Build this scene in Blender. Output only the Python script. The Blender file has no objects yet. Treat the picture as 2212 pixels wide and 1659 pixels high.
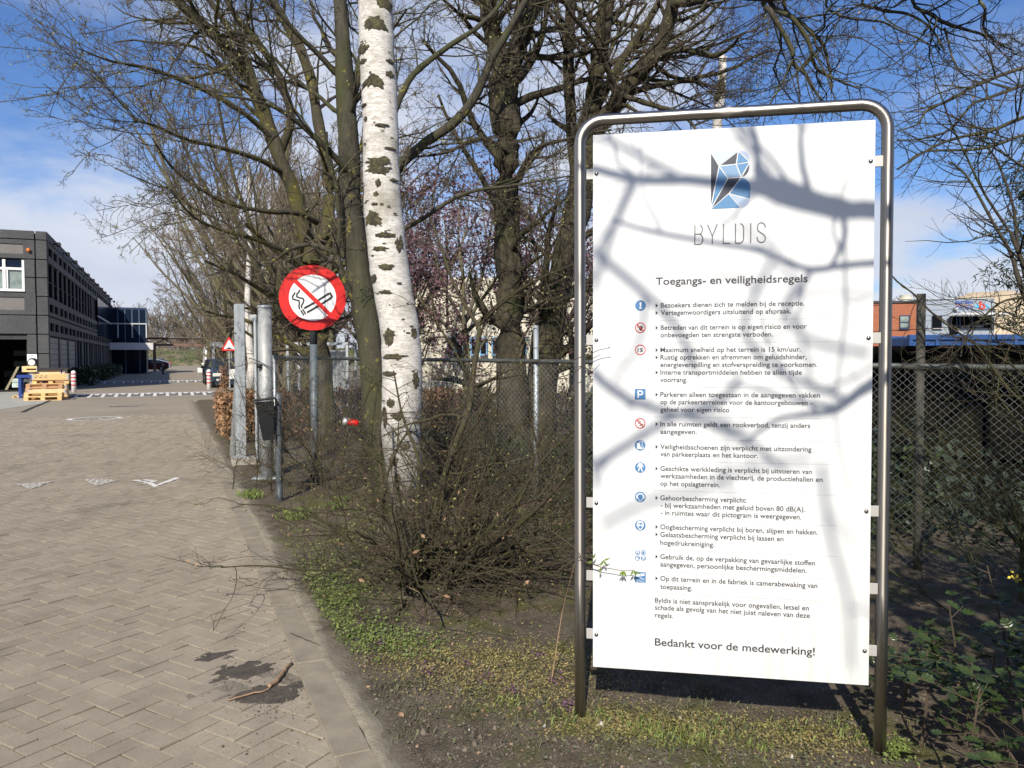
import bpy, math, random
import numpy as np
from mathutils import Vector, Matrix, noise as mnoise

SC = bpy.context.scene
COL = SC.collection
R = math.radians
rnd = random.Random(7)
NP = np.random.default_rng(11)

# ------------------------------------------------------------------ camera, world, sun, exposure
# World frame: +Y runs along the road, camera stands at the origin and looks 23.55 deg to the right of it.
FPX, PCX, PCY, EYE = 1700.0, 1106.0, 829.5, 1.55      # focal length and centre in units of a 2212 x 1659 picture
YAW, PIT, ROL = R(23.55), R(2.0), R(-0.2)
FWD = np.array([math.sin(YAW)*math.cos(PIT), math.cos(YAW)*math.cos(PIT), -math.sin(PIT)])
RGT0 = np.array([math.cos(YAW), -math.sin(YAW), 0.0])
UP0 = np.cross(RGT0, FWD)
RGT = RGT0*math.cos(ROL)+UP0*math.sin(ROL)
UPV = -RGT0*math.sin(ROL)+UP0*math.cos(ROL)
CAM = np.array([0.0, 0.0, EYE])
cam = bpy.data.objects.new('camera', bpy.data.cameras.new('camera'))
COL.objects.link(cam)
cam.data.sensor_width = 36.0
cam.data.lens = 36.0*FPX/2212.0
cam.data.clip_start = 0.05
cam.data.clip_end = 3000.0
cam.matrix_world = Matrix(((RGT[0], UPV[0], -FWD[0], CAM[0]), (RGT[1], UPV[1], -FWD[1], CAM[1]),
                           (RGT[2], UPV[2], -FWD[2], CAM[2]), (0, 0, 0, 1)))
SC.camera = cam

SUN_AZ, SUN_EL = 31.5, 37.0            # the light travels towards azimuth 31.5 deg (clockwise from +Y), 37 deg down
LDIR = np.array([math.sin(R(SUN_AZ))*math.cos(R(SUN_EL)), math.cos(R(SUN_AZ))*math.cos(R(SUN_EL)), -math.sin(R(SUN_EL))])
sun = bpy.data.objects.new('sun', bpy.data.lights.new('sun', 'SUN'))
COL.objects.link(sun)
sun.data.energy = 5.0
sun.data.angle = R(0.53)
sun.data.color = (1.0, 0.93, 0.80)
sun.rotation_euler = Vector(LDIR).to_track_quat('-Z', 'Y').to_euler()

world = bpy.data.worlds.new('World'); SC.world = world; world.use_nodes = True
wt = world.node_tree; wt.nodes.clear()
def wn(t, **k):
    n = wt.nodes.new(t)
    for a, b in k.items(): setattr(n, a, b)
    return n
sky = wn('ShaderNodeTexSky', sky_type='NISHITA', sun_disc=False, sun_elevation=R(SUN_EL), sun_rotation=R(SUN_AZ+180),
         altitude=10, air_density=1.0, dust_density=0.6, ozone_density=2.5)
tc = wn('ShaderNodeTexCoord'); sep = wn('ShaderNodeSeparateXYZ')
wt.links.new(tc.outputs['Generated'], sep.inputs[0])
zc = wn('ShaderNodeMath', operation='MAXIMUM'); zc.inputs[1].default_value = 0.0; wt.links.new(sep.outputs[2], zc.inputs[0])
zo = wn('ShaderNodeMath', operation='ADD'); zo.inputs[1].default_value = 0.22; wt.links.new(zc.outputs[0], zo.inputs[0])
dx = wn('ShaderNodeMath', operation='DIVIDE'); dy = wn('ShaderNodeMath', operation='DIVIDE')
wt.links.new(sep.outputs[0], dx.inputs[0]); wt.links.new(zo.outputs[0], dx.inputs[1])
wt.links.new(sep.outputs[1], dy.inputs[0]); wt.links.new(zo.outputs[0], dy.inputs[1])
cmb = wn('ShaderNodeCombineXYZ'); wt.links.new(dx.outputs[0], cmb.inputs[0]); wt.links.new(dy.outputs[0], cmb.inputs[1])
cmb.inputs[2].default_value = 3.3
n1 = wn('ShaderNodeTexNoise'); n1.inputs['Scale'].default_value = 1.15; n1.inputs['Detail'].default_value = 7; n1.inputs['Roughness'].default_value = 0.52
n1.inputs['Distortion'].default_value = 0.25
wt.links.new(cmb.outputs[0], n1.inputs['Vector'])
# clouds lie thicker low down and towards the left (north-west) of the view
lw = wn('ShaderNodeMapRange'); lw.inputs[1].default_value = 0.0; lw.inputs[2].default_value = 0.42; lw.inputs[3].default_value = 0.20; lw.inputs[4].default_value = -0.06
wt.links.new(zc.outputs[0], lw.inputs[0])
dl = wn('ShaderNodeVectorMath', operation='DOT_PRODUCT'); dl.inputs[1].default_value = (-math.cos(YAW), math.sin(YAW), 0)
wt.links.new(tc.outputs['Generated'], dl.inputs[0])
lf = wn('ShaderNodeMapRange'); lf.inputs[1].default_value = 0.05; lf.inputs[2].default_value = 0.6; lf.inputs[3].default_value = 0.0; lf.inputs[4].default_value = 0.12
wt.links.new(dl.outputs['Value'], lf.inputs[0])
a1 = wn('ShaderNodeMath', operation='ADD'); a2 = wn('ShaderNodeMath', operation='ADD')
wt.links.new(n1.outputs[0], a1.inputs[0]); wt.links.new(lw.outputs[0], a1.inputs[1])
wt.links.new(a1.outputs[0], a2.inputs[0]); wt.links.new(lf.outputs[0], a2.inputs[1])
cr = wn('ShaderNodeValToRGB'); cr.color_ramp.interpolation = 'EASE'
cr.color_ramp.elements[0].position = 0.48; cr.color_ramp.elements[1].position = 0.66
cr.color_ramp.elements[0].color = (0, 0, 0, 1); cr.color_ramp.elements[1].color = (0.95, 0.95, 0.95, 1)
wt.links.new(a2.outputs[0], cr.inputs[0])
n2 = wn('ShaderNodeTexNoise'); n2.inputs['Scale'].default_value = 1.6; n2.inputs['Detail'].default_value = 4
wt.links.new(cmb.outputs[0], n2.inputs['Vector'])
cc = wn('ShaderNodeMix', data_type='RGBA'); cc.inputs[6].default_value = (7.0, 7.9, 10.2, 1); cc.inputs[7].default_value = (12.4, 12.8, 13.6, 1)
wt.links.new(n2.outputs[0], cc.inputs[0])
mx = wn('ShaderNodeMix', data_type='RGBA')
tint = wn('ShaderNodeMix', data_type='RGBA', blend_type='MULTIPLY'); tint.inputs[0].default_value = 1.0
tint.inputs[7].default_value = (1.0, 1.32, 1.85, 1)
wt.links.new(sky.outputs[0], tint.inputs[6])
wt.links.new(cr.outputs[0], mx.inputs[0]); wt.links.new(tint.outputs[2], mx.inputs[6]); wt.links.new(cc.outputs[2], mx.inputs[7])
bg = wn('ShaderNodeBackground'); bg.inputs[1].default_value = 0.064
wo = wn('ShaderNodeOutputWorld')
wt.links.new(mx.outputs[2], bg.inputs[0]); wt.links.new(bg.outputs[0], wo.inputs[0])
SC.view_settings.view_transform = 'Standard'; SC.view_settings.look = 'None'
SC.view_settings.exposure = 0.17; SC.view_settings.gamma = 1.0; SC.view_settings.use_curve_mapping = False

# ------------------------------------------------------------------ surveying helpers
def ray(x, y): return RGT*((x-PCX)/FPX)+UPV*((PCY-y)/FPX)+FWD
def G(x, y, z=0.0):                    # point of the ground plane measured in the photograph
    r = ray(x, y); return CAM+r*((z-EYE)/r[2])
def P(x, y, d): return CAM+ray(x, y)*d
def W(cx, cy, z=0.0): return np.array([cx*math.cos(YAW)+cy*math.sin(YAW), -cx*math.sin(YAW)+cy*math.cos(YAW), z])
def vnoise(x, y, s, seed=0.0):
    v = np.vectorize(lambda a, b: mnoise.noise(Vector((a*s+seed, b*s-seed, seed*1.7))))
    return v(x, y)
def terr(x, y):                        # height of the verge
    x = np.asarray(x, float); y = np.asarray(y, float)
    pr = W(1.47, 3.09)
    h = 0.012*vnoise(x, y, 1.3, 3.1)+0.006*vnoise(x, y, 5.0, 9.2)
    h = h-0.055*np.exp(-((x-pr[0])**2+(y-pr[1])**2)/0.5)
    h = h+0.003*np.clip((x-0.7)/0.4, 0, 1)
    return h
def tz(x, y): return float(terr(x, y))

# ------------------------------------------------------------------ materials
MATS = {}
def new_mat(name):
    m = bpy.data.materials.new(name); m.use_nodes = True
    nt = m.node_tree; b = nt.nodes['Principled BSDF']; MATS[name] = m
    return m, nt, b
def nd(nt, t, **k):
    n = nt.nodes.new(t)
    for a, b in k.items(): setattr(n, a, b)
    return n
def ramp(nt, stops, src, interp='LINEAR'):
    c = nd(nt, 'ShaderNodeValToRGB'); c.color_ramp.interpolation = interp
    e = c.color_ramp.elements
    while len(e) < len(stops): e.new(0.5)
    for i, (p, col) in enumerate(stops):
        e[i].position = p; e[i].color = (*col, 1) if len(col) == 3 else col
    nt.links.new(src, c.inputs[0]); return c.outputs[0]
def noise(nt, vec, scale, detail=4, rough=0.55, dist=0.0):
    n = nd(nt, 'ShaderNodeTexNoise'); n.inputs['Scale'].default_value = scale
    n.inputs['Detail'].default_value = detail; n.inputs['Roughness'].default_value = rough
    n.inputs['Distortion'].default_value = dist
    if vec is not None: nt.links.new(vec, n.inputs['Vector'])
    return n.outputs[0]
def mix(nt, f, a, b, blend='MIX'):
    m = nd(nt, 'ShaderNodeMix', data_type='RGBA', blend_type=blend)
    for i, v in ((0, f), (6, a), (7, b)):
        if isinstance(v, (int, float)): m.inputs[i].default_value = v
        elif isinstance(v, tuple): m.inputs[i].default_value = (*v, 1) if len(v) == 3 else v
        else: nt.links.new(v, m.inputs[i])
    return m.outputs[2]
def mathn(nt, op, a, b=None):
    m = nd(nt, 'ShaderNodeMath', operation=op)
    for i, v in ((0, a), (1, b)):
        if v is None: continue
        if isinstance(v, (int, float)): m.inputs[i].default_value = v
        else: nt.links.new(v, m.inputs[i])
    return m.outputs[0]
def bump(nt, b, h, strength=0.3, dist=0.01):
    n = nd(nt, 'ShaderNodeBump'); n.inputs['Strength'].default_value = strength; n.inputs['Distance'].default_value = dist
    nt.links.new(h, n.inputs['Height']); nt.links.new(n.outputs[0], b.inputs['Normal'])
def pos(nt, scale=None):
    g = nd(nt, 'ShaderNodeNewGeometry').outputs['Position']
    if scale:
        m = nd(nt, 'ShaderNodeMapping'); m.inputs['Scale'].default_value = scale; nt.links.new(g, m.inputs[0]); g = m.outputs[0]
    return g
def pbr(name, col, rough=0.6, metal=0.0, var=0.0, scale=8.0, bmp=0.0, bscale=30.0, stretch=None, spec=0.5, col2=None, island=0.0, bd=0.01):
    m, nt, b = new_mat(name)
    b.inputs['Roughness'].default_value = rough; b.inputs['Metallic'].default_value = metal
    b.inputs['Specular IOR Level'].default_value = spec
    p = pos(nt, stretch)
    if var or col2:
        a = tuple(c*(1-var) for c in col); c2 = col2 or tuple(min(1, c*(1+var)) for c in col)
        out = ramp(nt, [(0.3, a), (0.7, c2)], noise(nt, p, scale, 6, 0.6))
    else: out = None
    if island:
        isl = nd(nt, 'ShaderNodeNewGeometry').outputs['Random Per Island']
        oi = nd(nt, 'ShaderNodeObjectInfo').outputs['Random']
        s = mathn(nt, 'FRACT', mathn(nt, 'ADD', isl, oi))
        k = ramp(nt, [(0, (1-island,)*3), (1, (1+island,)*3)], s)
        out = mix(nt, 1.0, out if out is not None else tuple(col), k, 'MULTIPLY')
    if out is not None: nt.links.new(out, b.inputs['Base Color'])
    else: b.inputs['Base Color'].default_value = (*col, 1)
    if bmp: bump(nt, b, noise(nt, p, bscale, 5), bmp, bd)
    return m

# ------------------------------------------------------------------ mesh building
class MB:
    def __init__(s, T=None): s.V = []; s.F = []; s.M = []; s.n = 0; s.T = T
    def add(s, V, F, m=0):
        V = np.asarray(V, float).reshape(-1, 3)
        if s.T is not None: V = V@np.asarray(s.T[0], float)+s.T[1]
        s.V.append(V); s.F += [tuple(i+s.n for i in f) for f in F]; s.M += [m]*len(F); s.n += len(V); return s
    def box(s, x0, x1, y0, y1, z0, z1, m=0):
        V = [(x0, y0, z0), (x1, y0, z0), (x1, y1, z0), (x0, y1, z0), (x0, y0, z1), (x1, y0, z1), (x1, y1, z1), (x0, y1, z1)]
        return s.add(V, [(3, 2, 1, 0), (4, 5, 6, 7), (0, 1, 5, 4), (1, 2, 6, 5), (2, 3, 7, 6), (3, 0, 4, 7)], m)
    def bbox(s, x0, x1, y0, y1, z0, z1, c=0.01, m=0):      # box with its vertical and top edges chamfered
        def ring(z, i): return [(x0+c+i, y0+i, z), (x1-c-i, y0+i, z), (x1-i, y0+c+i, z), (x1-i, y1-c-i, z), (x1-c-i, y1-i, z), (x0+c+i, y1-i, z), (x0+i, y1-c-i, z), (x0+i, y0+c+i, z)]
        V = ring(z0, 0)+ring(z1-c, 0)+ring(z1, c*0.8)
        F = [tuple(range(7, -1, -1)), tuple(range(16, 24))]
        for k in (0, 8):
            for i in range(8): j = (i+1) % 8; F.append((k+i, k+j, k+8+j, k+8+i))
        return s.add(V, F, m)
    def prism(s, pts, vec, m=0):
        pts = [tuple(p) for p in pts]; n = len(pts); v = np.array(vec)
        V = pts+[tuple(np.array(p)+v) for p in pts]
        F = [tuple(range(n-1, -1, -1)), tuple(range(n, 2*n))]+[(i, (i+1) % n, n+(i+1) % n, n+i) for i in range(n)]
        return s.add(V, F, m)
    def face(s, pts, m=0): return s.add(pts, [tuple(range(len(pts)))], m)
    def tube(s, pts, r, n=8, m=0, caps=True):
        pts = np.asarray(pts, float); K = len(pts)
        r = np.full(K, r, float) if np.isscalar(r) else np.asarray(r, float)
        V, F = tubes(pts[None], r[None], n)
        F = [tuple(f) for f in F]
        if caps: F += [tuple(range(n-1, -1, -1)), tuple(range((K-1)*n, K*n))]
        return s.add(V, F, m)
    def lathe(s, prof, c=(0, 0, 0), n=16, m=0):
        V = []; F = []
        for r, z in prof:
            for k in range(n):
                a = 2*math.pi*k/n; V.append((c[0]+r*math.cos(a), c[1]+r*math.sin(a), c[2]+z))
        for i in range(len(prof)-1):
            for k in range(n): j = (k+1) % n; F.append((i*n+k, i*n+j, (i+1)*n+j, (i+1)*n+k))
        F.append(tuple(range(n-1, -1, -1))); F.append(tuple(range((len(prof)-1)*n, len(prof)*n)))
        return s.add(V, F, m)
    def disc(s, c, r, n=40, m=0, a0=0, a1=2*math.pi):      # in the local x-y plane
        return s.face([(c[0]+r*math.cos(a0+(a1-a0)*k/n), c[1]+r*math.sin(a0+(a1-a0)*k/n), c[2]) for k in range(n)], m)
    def ringf(s, c, r0, r1, n=48, m=0):
        V = []; F = []
        for k in range(n):
            a = 2*math.pi*k/n
            V += [(c[0]+r0*math.cos(a), c[1]+r0*math.sin(a), c[2]), (c[0]+r1*math.cos(a), c[1]+r1*math.sin(a), c[2])]
            j = (k+1) % n; F.append((2*k, 2*k+1, 2*j+1, 2*j))
        return s.add(V, F, m)
    def stroke(s, pts, w, z, m=0):                         # flat band along a path in the local x-y plane
        pts = np.asarray(pts, float); V = []; n = len(pts)
        for i in range(n):
            d0 = pts[i]-pts[i-1] if i else pts[1]-pts[0]
            d1 = pts[i+1]-pts[i] if i < n-1 else d0
            d0 = d0/np.linalg.norm(d0); d1 = d1/np.linalg.norm(d1); t = d0+d1; t = t/max(1e-6, np.linalg.norm(t))
            q = np.array([-t[1], t[0]]); k = w/2/max(0.5, abs(q@np.array([-d1[1], d1[0]])))
            V += [(*(pts[i]+q*k), z), (*(pts[i]-q*k), z)]
        return s.add(V, [(2*i, 2*i+1, 2*i+3, 2*i+2) for i in range(n-1)], m)
    def build(s, name, mats, parent=None, smooth=False, world=True, kind=None, label=None):
        V = np.concatenate(s.V) if s.V else np.zeros((0, 3))
        if parent is not None and world:
            q = parent
            while q is not None: V = V-np.array(q.location); q = q.parent
        return mesh_obj(name, V, s.F, mats, parent, smooth, kind, label, s.M)
def mesh_obj(name, V, F, mats, parent=None, smooth=False, kind=None, label=None, M=None):
    me = bpy.data.meshes.new(name)
    if isinstance(F, np.ndarray):
        nv, nf, k = len(V), len(F), F.shape[1]
        me.vertices.add(nv); me.vertices.foreach_set('co', np.ascontiguousarray(V, dtype=np.float32).ravel())
        me.loops.add(nf*k); me.loops.foreach_set('vertex_index', F.astype(np.int32).ravel())
        me.polygons.add(nf); me.polygons.foreach_set('loop_start', np.arange(0, nf*k, k, dtype=np.int32))
        me.update(calc_edges=True)
    else:
        me.from_pydata([tuple(v) for v in V], [], F); me.update()
    if not isinstance(mats, (list, tuple)): mats = [mats]
    for m in mats: me.materials.append(MATS[m] if isinstance(m, str) else m)
    if M is not None and len(mats) > 1: me.polygons.foreach_set('material_index', np.array(M, dtype=np.int32))
    if smooth: me.polygons.foreach_set('use_smooth', np.ones(len(me.polygons), dtype=bool))
    o = bpy.data.objects.new(name, me); COL.objects.link(o)
    if parent is not None: o.parent = parent
    if kind: o['kind'] = kind
    if label: o['label'] = label
    return o
def thing(name, label, cat, loc=(0, 0, 0), rz=0.0, group=None):
    o = bpy.data.objects.new(name, None); COL.objects.link(o)
    o.location = tuple(float(v) for v in loc); o.rotation_euler = (0, 0, rz); o.empty_display_size = 0.2
    o['label'] = label; o['category'] = cat
    if group: o['group'] = group
    return o
def tag(o, label, cat, group=None):
    o['label'] = label; o['category'] = cat
    if group: o['group'] = group
    return o
def copy_tree(o, parent=None):
    c = o.copy(); COL.objects.link(c); c.parent = parent
    for ch in list(o.children): copy_tree(ch, c)
    return c
def place(o, loc, rz=0.0, label=None, group=None, scale=None):
    o.location = tuple(float(v) for v in loc); o.rotation_euler = (0, 0, rz)
    if scale: o.scale = (scale,)*3 if np.isscalar(scale) else scale
    if label: o['label'] = label
    if group: o['group'] = group
    return o

def tubes(Pt, Rd, n):
    """polylines (N,K,3) with radii (N,K) -> vertices and quads of n-sided tubes"""
    N, K, _ = Pt.shape
    T = np.gradient(Pt, axis=1); T /= np.maximum(np.linalg.norm(T, axis=2, keepdims=True), 1e-9)
    ref = np.where(np.abs(T[:, :1, 2:3]) > 0.8, np.array([1.0, 0.05, 0.0]), np.array([0.03, 0.04, 1.0]))
    ref = np.broadcast_to(ref, T.shape)
    A = np.cross(T, ref); A /= np.maximum(np.linalg.norm(A, axis=2, keepdims=True), 1e-9)
    B = np.cross(T, A)
    a = np.arange(n)*2*np.pi/n
    V = Pt[:, :, None]+Rd[:, :, None, None]*(A[:, :, None]*np.cos(a)[None, None, :, None]+B[:, :, None]*np.sin(a)[None, None, :, None])
    i = np.arange(N)[:, None, None]*K*n; k = np.arange(K-1)[None, :, None]*n; j = np.arange(n)[None, None, :]; j2 = (j+1) % n
    F = np.stack([i+k+j, i+k+j2, i+k+n+j2, i+k+n+j], axis=-1).reshape(-1, 4)
    return V.reshape(-1, 3), F

# ------------------------------------------------------------------ bare trees
def nrm(v): return v/np.maximum(np.linalg.norm(v, axis=-1, keepdims=True), 1e-9)
def resample(pts, rad, K, wob=0.0, rng=NP):
    pts = np.asarray(pts, float); rad = np.asarray(rad, float); n = len(pts)
    t = np.linspace(0, n-1, K); i = np.minimum(t.astype(int), n-2); f = (t-i)[:, None]
    p0 = pts[np.maximum(i-1, 0)]; p1 = pts[i]; p2 = pts[i+1]; p3 = pts[np.minimum(i+2, n-1)]
    q = 0.5*((2*p1)+(-p0+p2)*f+(2*p0-5*p1+4*p2-p3)*f**2+(-p0+3*p1-3*p2+p3)*f**3)
    r = rad[i]*(1-f[:, 0])+rad[i+1]*f[:, 0]
    if wob: q[1:-1] += rng.normal(0, wob, (K-2, 3))*r[1:-1, None]
    return q, r*(1+(rng.normal(0, 0.05, K) if wob else 0))
def grow(Pp, Rp, cnt, lr, ang, ratio, K, wob=0.25, trop=(0, 0, 0.1), t0=0.25, taper=0.7, rng=NP, absl=None, flat=0.0, rmin=0.0, away=None):
    N, Kp, _ = Pp.shape
    idx = np.repeat(np.arange(N), cnt); n = len(idx)
    if n == 0: return np.zeros((0, K, 3)), np.zeros((0, K))
    t = t0+(1-t0)*(rng.random(n)); u = t*(Kp-1); i = np.minimum(u.astype(int), Kp-2); f = (u-i)[:, None]
    p = Pp[idx, i]*(1-f)+Pp[idx, i+1]*f
    r = Rp[idx, i]*(1-f[:, 0])+Rp[idx, i+1]*f[:, 0]
    T = nrm(Pp[idx, i+1]-Pp[idx, i])
    plen = np.linalg.norm(np.diff(Pp, axis=1), axis=2).sum(1)[idx]
    L = (absl if absl is not None else plen*lr)*(1-0.45*t)*rng.uniform(0.55, 1.3, n)
    q = rng.normal(0, 1, (n, 3)); q[:, 2] *= (1-flat)
    if away is not None: q += np.asarray(away)
    q = nrm(q-(q*T).sum(1, keepdims=True)*T)
    a = np.radians(rng.uniform(ang[0], ang[1], n))[:, None]
    d = nrm(T*np.cos(a)+q*np.sin(a))
    out = np.zeros((n, K, 3)); out[:, 0] = p
    st = (L/(K-1))[:, None]
    for k in range(1, K):
        d = nrm(d+rng.normal(0, wob, (n, 3))+np.asarray(trop)); p = p+d*st; out[:, k] = p
    r0 = np.maximum(r*ratio*rng.uniform(0.75, 1.15, n), rmin)
    rr = r0[:, None]*(1-taper*np.linspace(0, 1, K)[None])
    return out, np.maximum(rr, rmin*0.6)
def quads(C, A, B):
    """centres with half-axis vectors -> separate quads"""
    n = len(C); V = np.stack([C-A-B, C+A-B, C+A+B, C-A+B], 1).reshape(-1, 3)
    return V, np.arange(4*n).reshape(-1, 4)
def rand_leaves(C, size, rng=NP, aspect=0.6, droop=0.0):
    n = len(C); a = nrm(rng.normal(0, 1, (n, 3))+np.array([0, 0, -droop])); b = nrm(np.cross(a, rng.normal(0, 1, (n, 3))))
    s = size*rng.uniform(0.6, 1.3, (n, 1))
    A = a*s; B = b*s*aspect
    V = np.stack([C, C+A*0.9-B, C+A*2, C+A*0.9+B], 1).reshape(-1, 3)
    return V, np.arange(4*n).reshape(-1, 4)
def join(parts):
    Vs, Fs, o = [], [], 0
    for V, F in parts:
        if len(V) == 0: continue
        Vs.append(V); Fs.append(F+o); o += len(V)
    return np.concatenate(Vs), np.concatenate(Fs)
def tree(name, label, cat, trunk, limbs, levels, bark, twigm, base=None, leaf=None, group=None, seed=1, nside=9):
    """trunk: (points, radii); limbs: list of (points, radii); levels: list of grow settings for branch orders"""
    rng = np.random.default_rng(seed)
    loc = np.array(base if base is not None else trunk[0][0], float)
    o = thing(name, label, cat, loc, group=group)
    K0 = 26
    stems = [resample(p, r, K0, 0.06, rng) for p, r in [trunk]+limbs]
    SP = np.stack([s[0] for s in stems]); SR = np.stack([s[1] for s in stems])
    V, F = tubes(SP[:1], SR[:1], nside+4); mesh_obj('trunk', V-loc, F, bark, o, True)
    big = []
    if len(limbs): big.append(tubes(SP[1:], SR[1:], nside))
    cur, cr_ = SP, SR; fine = []
    for li, kw in enumerate(levels):
        kw = dict(kw); only = kw.pop('only', None)
        if only is not None and li == 0: c0, r0 = cur[only], cr_[only]
        else: c0, r0 = cur, cr_
        nx, nr = grow(c0, r0, rng=rng, **kw)
        (big if li == 0 else fine).append(tubes(nx, nr, 6 if li == 0 else (4 if li == 1 else 3)))
        cur, cr_ = nx, nr
    V, F = join(big); mesh_obj('branches', V-loc, F, bark, o, True)
    if fine:
        V, F = join(fine); mesh_obj('twigs', V-loc, F, twigm, o, True, kind='stuff')
    if leaf:
        m, sz, frac = leaf
        C = cur[rng.random(len(cur)) < frac][:, -1]
        if frac > 1: C = np.concatenate([cur[:, -1]]+[cur[:, k] for k in range(1, cur.shape[1]-1)])
        V, F = rand_leaves(C, sz, rng, 0.5, 0.6); mesh_obj('leaf_buds', V-loc, F, m, o, kind='stuff')
    return o, cur, cr_
def stem(pts, depth, widths):
    """points measured in the photograph at a forward depth, widths in the same units -> world points and radii"""
    n = len(pts); d = np.interp(np.arange(n), [0, n-1], depth) if not np.isscalar(depth) else np.full(n, depth)
    w = np.interp(np.linspace(0, 1, n), np.linspace(0, 1, len(widths)), widths)
    return [P(x, y, dd) for (x, y), dd in zip(pts, d)], list(w/2*d/FPX)

# ------------------------------------------------------------------ material set
m, nt, b = new_mat('paver')
b.inputs['Roughness'].default_value = 0.9; b.inputs['Specular IOR Level'].default_value = 0.25
p_ = pos(nt)
isl = nd(nt, 'ShaderNodeNewGeometry').outputs['Random Per Island']; oi = nd(nt, 'ShaderNodeObjectInfo').outputs['Random']
s_ = mathn(nt, 'FRACT', mathn(nt, 'ADD', isl, oi))
brick = ramp(nt, [(0, (.245, .207, .158)), (0.5, (.272, .231, .178)), (1, (.300, .256, .198))], s_)
fine = ramp(nt, [(0.34, (.60, .59, .57)), (0.48, (.98, .98, .98)), (0.62, (1.05, 1.04, 1.0)), (0.72, (1.6, 1.6, 1.5))], noise(nt, p_, 125, 4, 0.72))
c1 = mix(nt, 1.0, brick, fine, 'MULTIPLY')
big_ = noise(nt, p_, 0.9, 5, 0.6)
c1 = mix(nt, ramp(nt, [(0.35, (0, 0, 0)), (0.75, (.7, .7, .7))], big_), c1, (.335, .285, .218))
sx = nd(nt, 'ShaderNodeSeparateXYZ'); nt.links.new(p_, sx.inputs[0])          # pale dust gathers towards the kerb
kx = nd(nt, 'ShaderNodeMapRange'); nt.links.new(sx.outputs[0], kx.inputs[0])
kx.inputs[1].default_value = -0.7; kx.inputs[2].default_value = 0.45; kx.inputs[3].default_value = 0; kx.inputs[4].default_value = 0.75
ky = nd(nt, 'ShaderNodeMapRange'); nt.links.new(sx.outputs[1], ky.inputs[0])
ky.inputs[1].default_value = 6; ky.inputs[2].default_value = 20; ky.inputs[3].default_value = 0; ky.inputs[4].default_value = 0.85
dust = mathn(nt, 'MULTIPLY', mathn(nt, 'MAXIMUM', kx.outputs[0], ky.outputs[0]), ramp(nt, [(0.36, (0.15,)*3), (0.62, (1, 1, 1))], noise(nt, p_, 2.3, 6, 0.65)))
dustc = mix(nt, 1.0, (.36, .308, .235), ramp(nt, [(0.3, (.8, .8, .8)), (0.7, (1.12, 1.12, 1.12))], noise(nt, p_, 60, 4)), 'MULTIPLY')
c1 = mix(nt, dust, c1, dustc)
st = ramp(nt, [(0.56, (0, 0, 0)), (0.70, (.55, .55, .55))], noise(nt, p_, 0.75, 7, 0.68, 0.6))
c1 = mix(nt, st, c1, (.12, .105, .085))
c1 = mix(nt, 1.0, c1, ramp(nt, [(0.3, (.86, .86, .86)), (0.7, (1.12, 1.12, 1.12))], noise(nt, p_, 4.5, 5, 0.7)), 'MULTIPLY')
nt.links.new(c1, b.inputs['Base Color']); bump(nt, b, noise(nt, p_, 170, 4, 0.7), 0.5, 0.004)

m, nt, b = new_mat('paving_far')
b.inputs['Roughness'].default_value = 0.92; b.inputs['Specular IOR Level'].default_value = 0.2
p_ = pos(nt)
c1 = ramp(nt, [(0.25, (.255, .217, .168)), (0.5, (.298, .254, .198)), (0.75, (.335, .287, .223))], noise(nt, p_, 0.35, 8, 0.62))
c1 = mix(nt, 1.0, c1, ramp(nt, [(0.3, (.86, .86, .86)), (0.7, (1.1, 1.1, 1.1))], noise(nt, p_, 9, 6, 0.7)), 'MULTIPLY')
c1 = mix(nt, 1.0, c1, ramp(nt, [(0.3, (.8, .8, .8)), (0.7, (1.18, 1.18, 1.18))], noise(nt, p_, 120, 3)), 'MULTIPLY')
c1 = mix(nt, ramp(nt, [(0.62, (0, 0, 0)), (0.72, (.5, .5, .5))], noise(nt, p_, 0.7, 5, 0.7, 0.5)), c1, (.40, .35, .28))
nt.links.new(c1, b.inputs['Base Color']); bump(nt, b, noise(nt, p_, 60, 5), 0.4, 0.005)

pbr('joint_sand', (.13, .105, .08), 0.95, var=0.35, scale=30, bmp=0.6, bscale=200)
pbr('kerb_concrete', (.25, .215, .16), 0.9, var=0.22, scale=7, bmp=0.5, bscale=120, bd=0.006)
pbr('apron', (.36, .35, .31), 0.85, var=0.14, scale=2.0, bmp=0.3, bscale=60)
pbr('damp_soil', (.20, .17, .13), 0.95, var=0.3, scale=30, bmp=0.6, bscale=150)
pbr('dark_soil', (.075, .061, .048), 0.95, var=0.4, scale=20, bmp=0.8, bscale=120)
m, nt, b = new_mat('verge_soil')
b.inputs['Roughness'].default_value = 0.95; b.inputs['Specular IOR Level'].default_value = 0.15
p_ = pos(nt)
soil = ramp(nt, [(0.3, (.075, .06, .044)), (0.5, (.14, .115, .085)), (0.72, (.22, .185, .14))], noise(nt, p_, 5.5, 9, 0.72))
soil = mix(nt, 1.0, soil, ramp(nt, [(0.35, (.5, .5, .5)), (0.55, (1.05, 1.05, 1.05)), (0.72, (1.7, 1.65, 1.6))], noise(nt, p_, 110, 5, 0.7)), 'MULTIPLY')
moss = ramp(nt, [(0.52, (0, 0, 0)), (0.62, (.75, .75, .75))], noise(nt, p_, 1.7, 6, 0.7))
soil = mix(nt, moss, soil, mix(nt, noise(nt, p_, 60, 3), (.07, .085, .02), (.15, .14, .04)))
sx = nd(nt, 'ShaderNodeSeparateXYZ'); nt.links.new(p_, sx.inputs[0])
kx = nd(nt, 'ShaderNodeMapRange'); nt.links.new(mathn(nt, 'ADD', sx.outputs[0], mathn(nt, 'MULTIPLY', noise(nt, p_, 5, 5, 0.7), 0.35)), kx.inputs[0])
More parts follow.
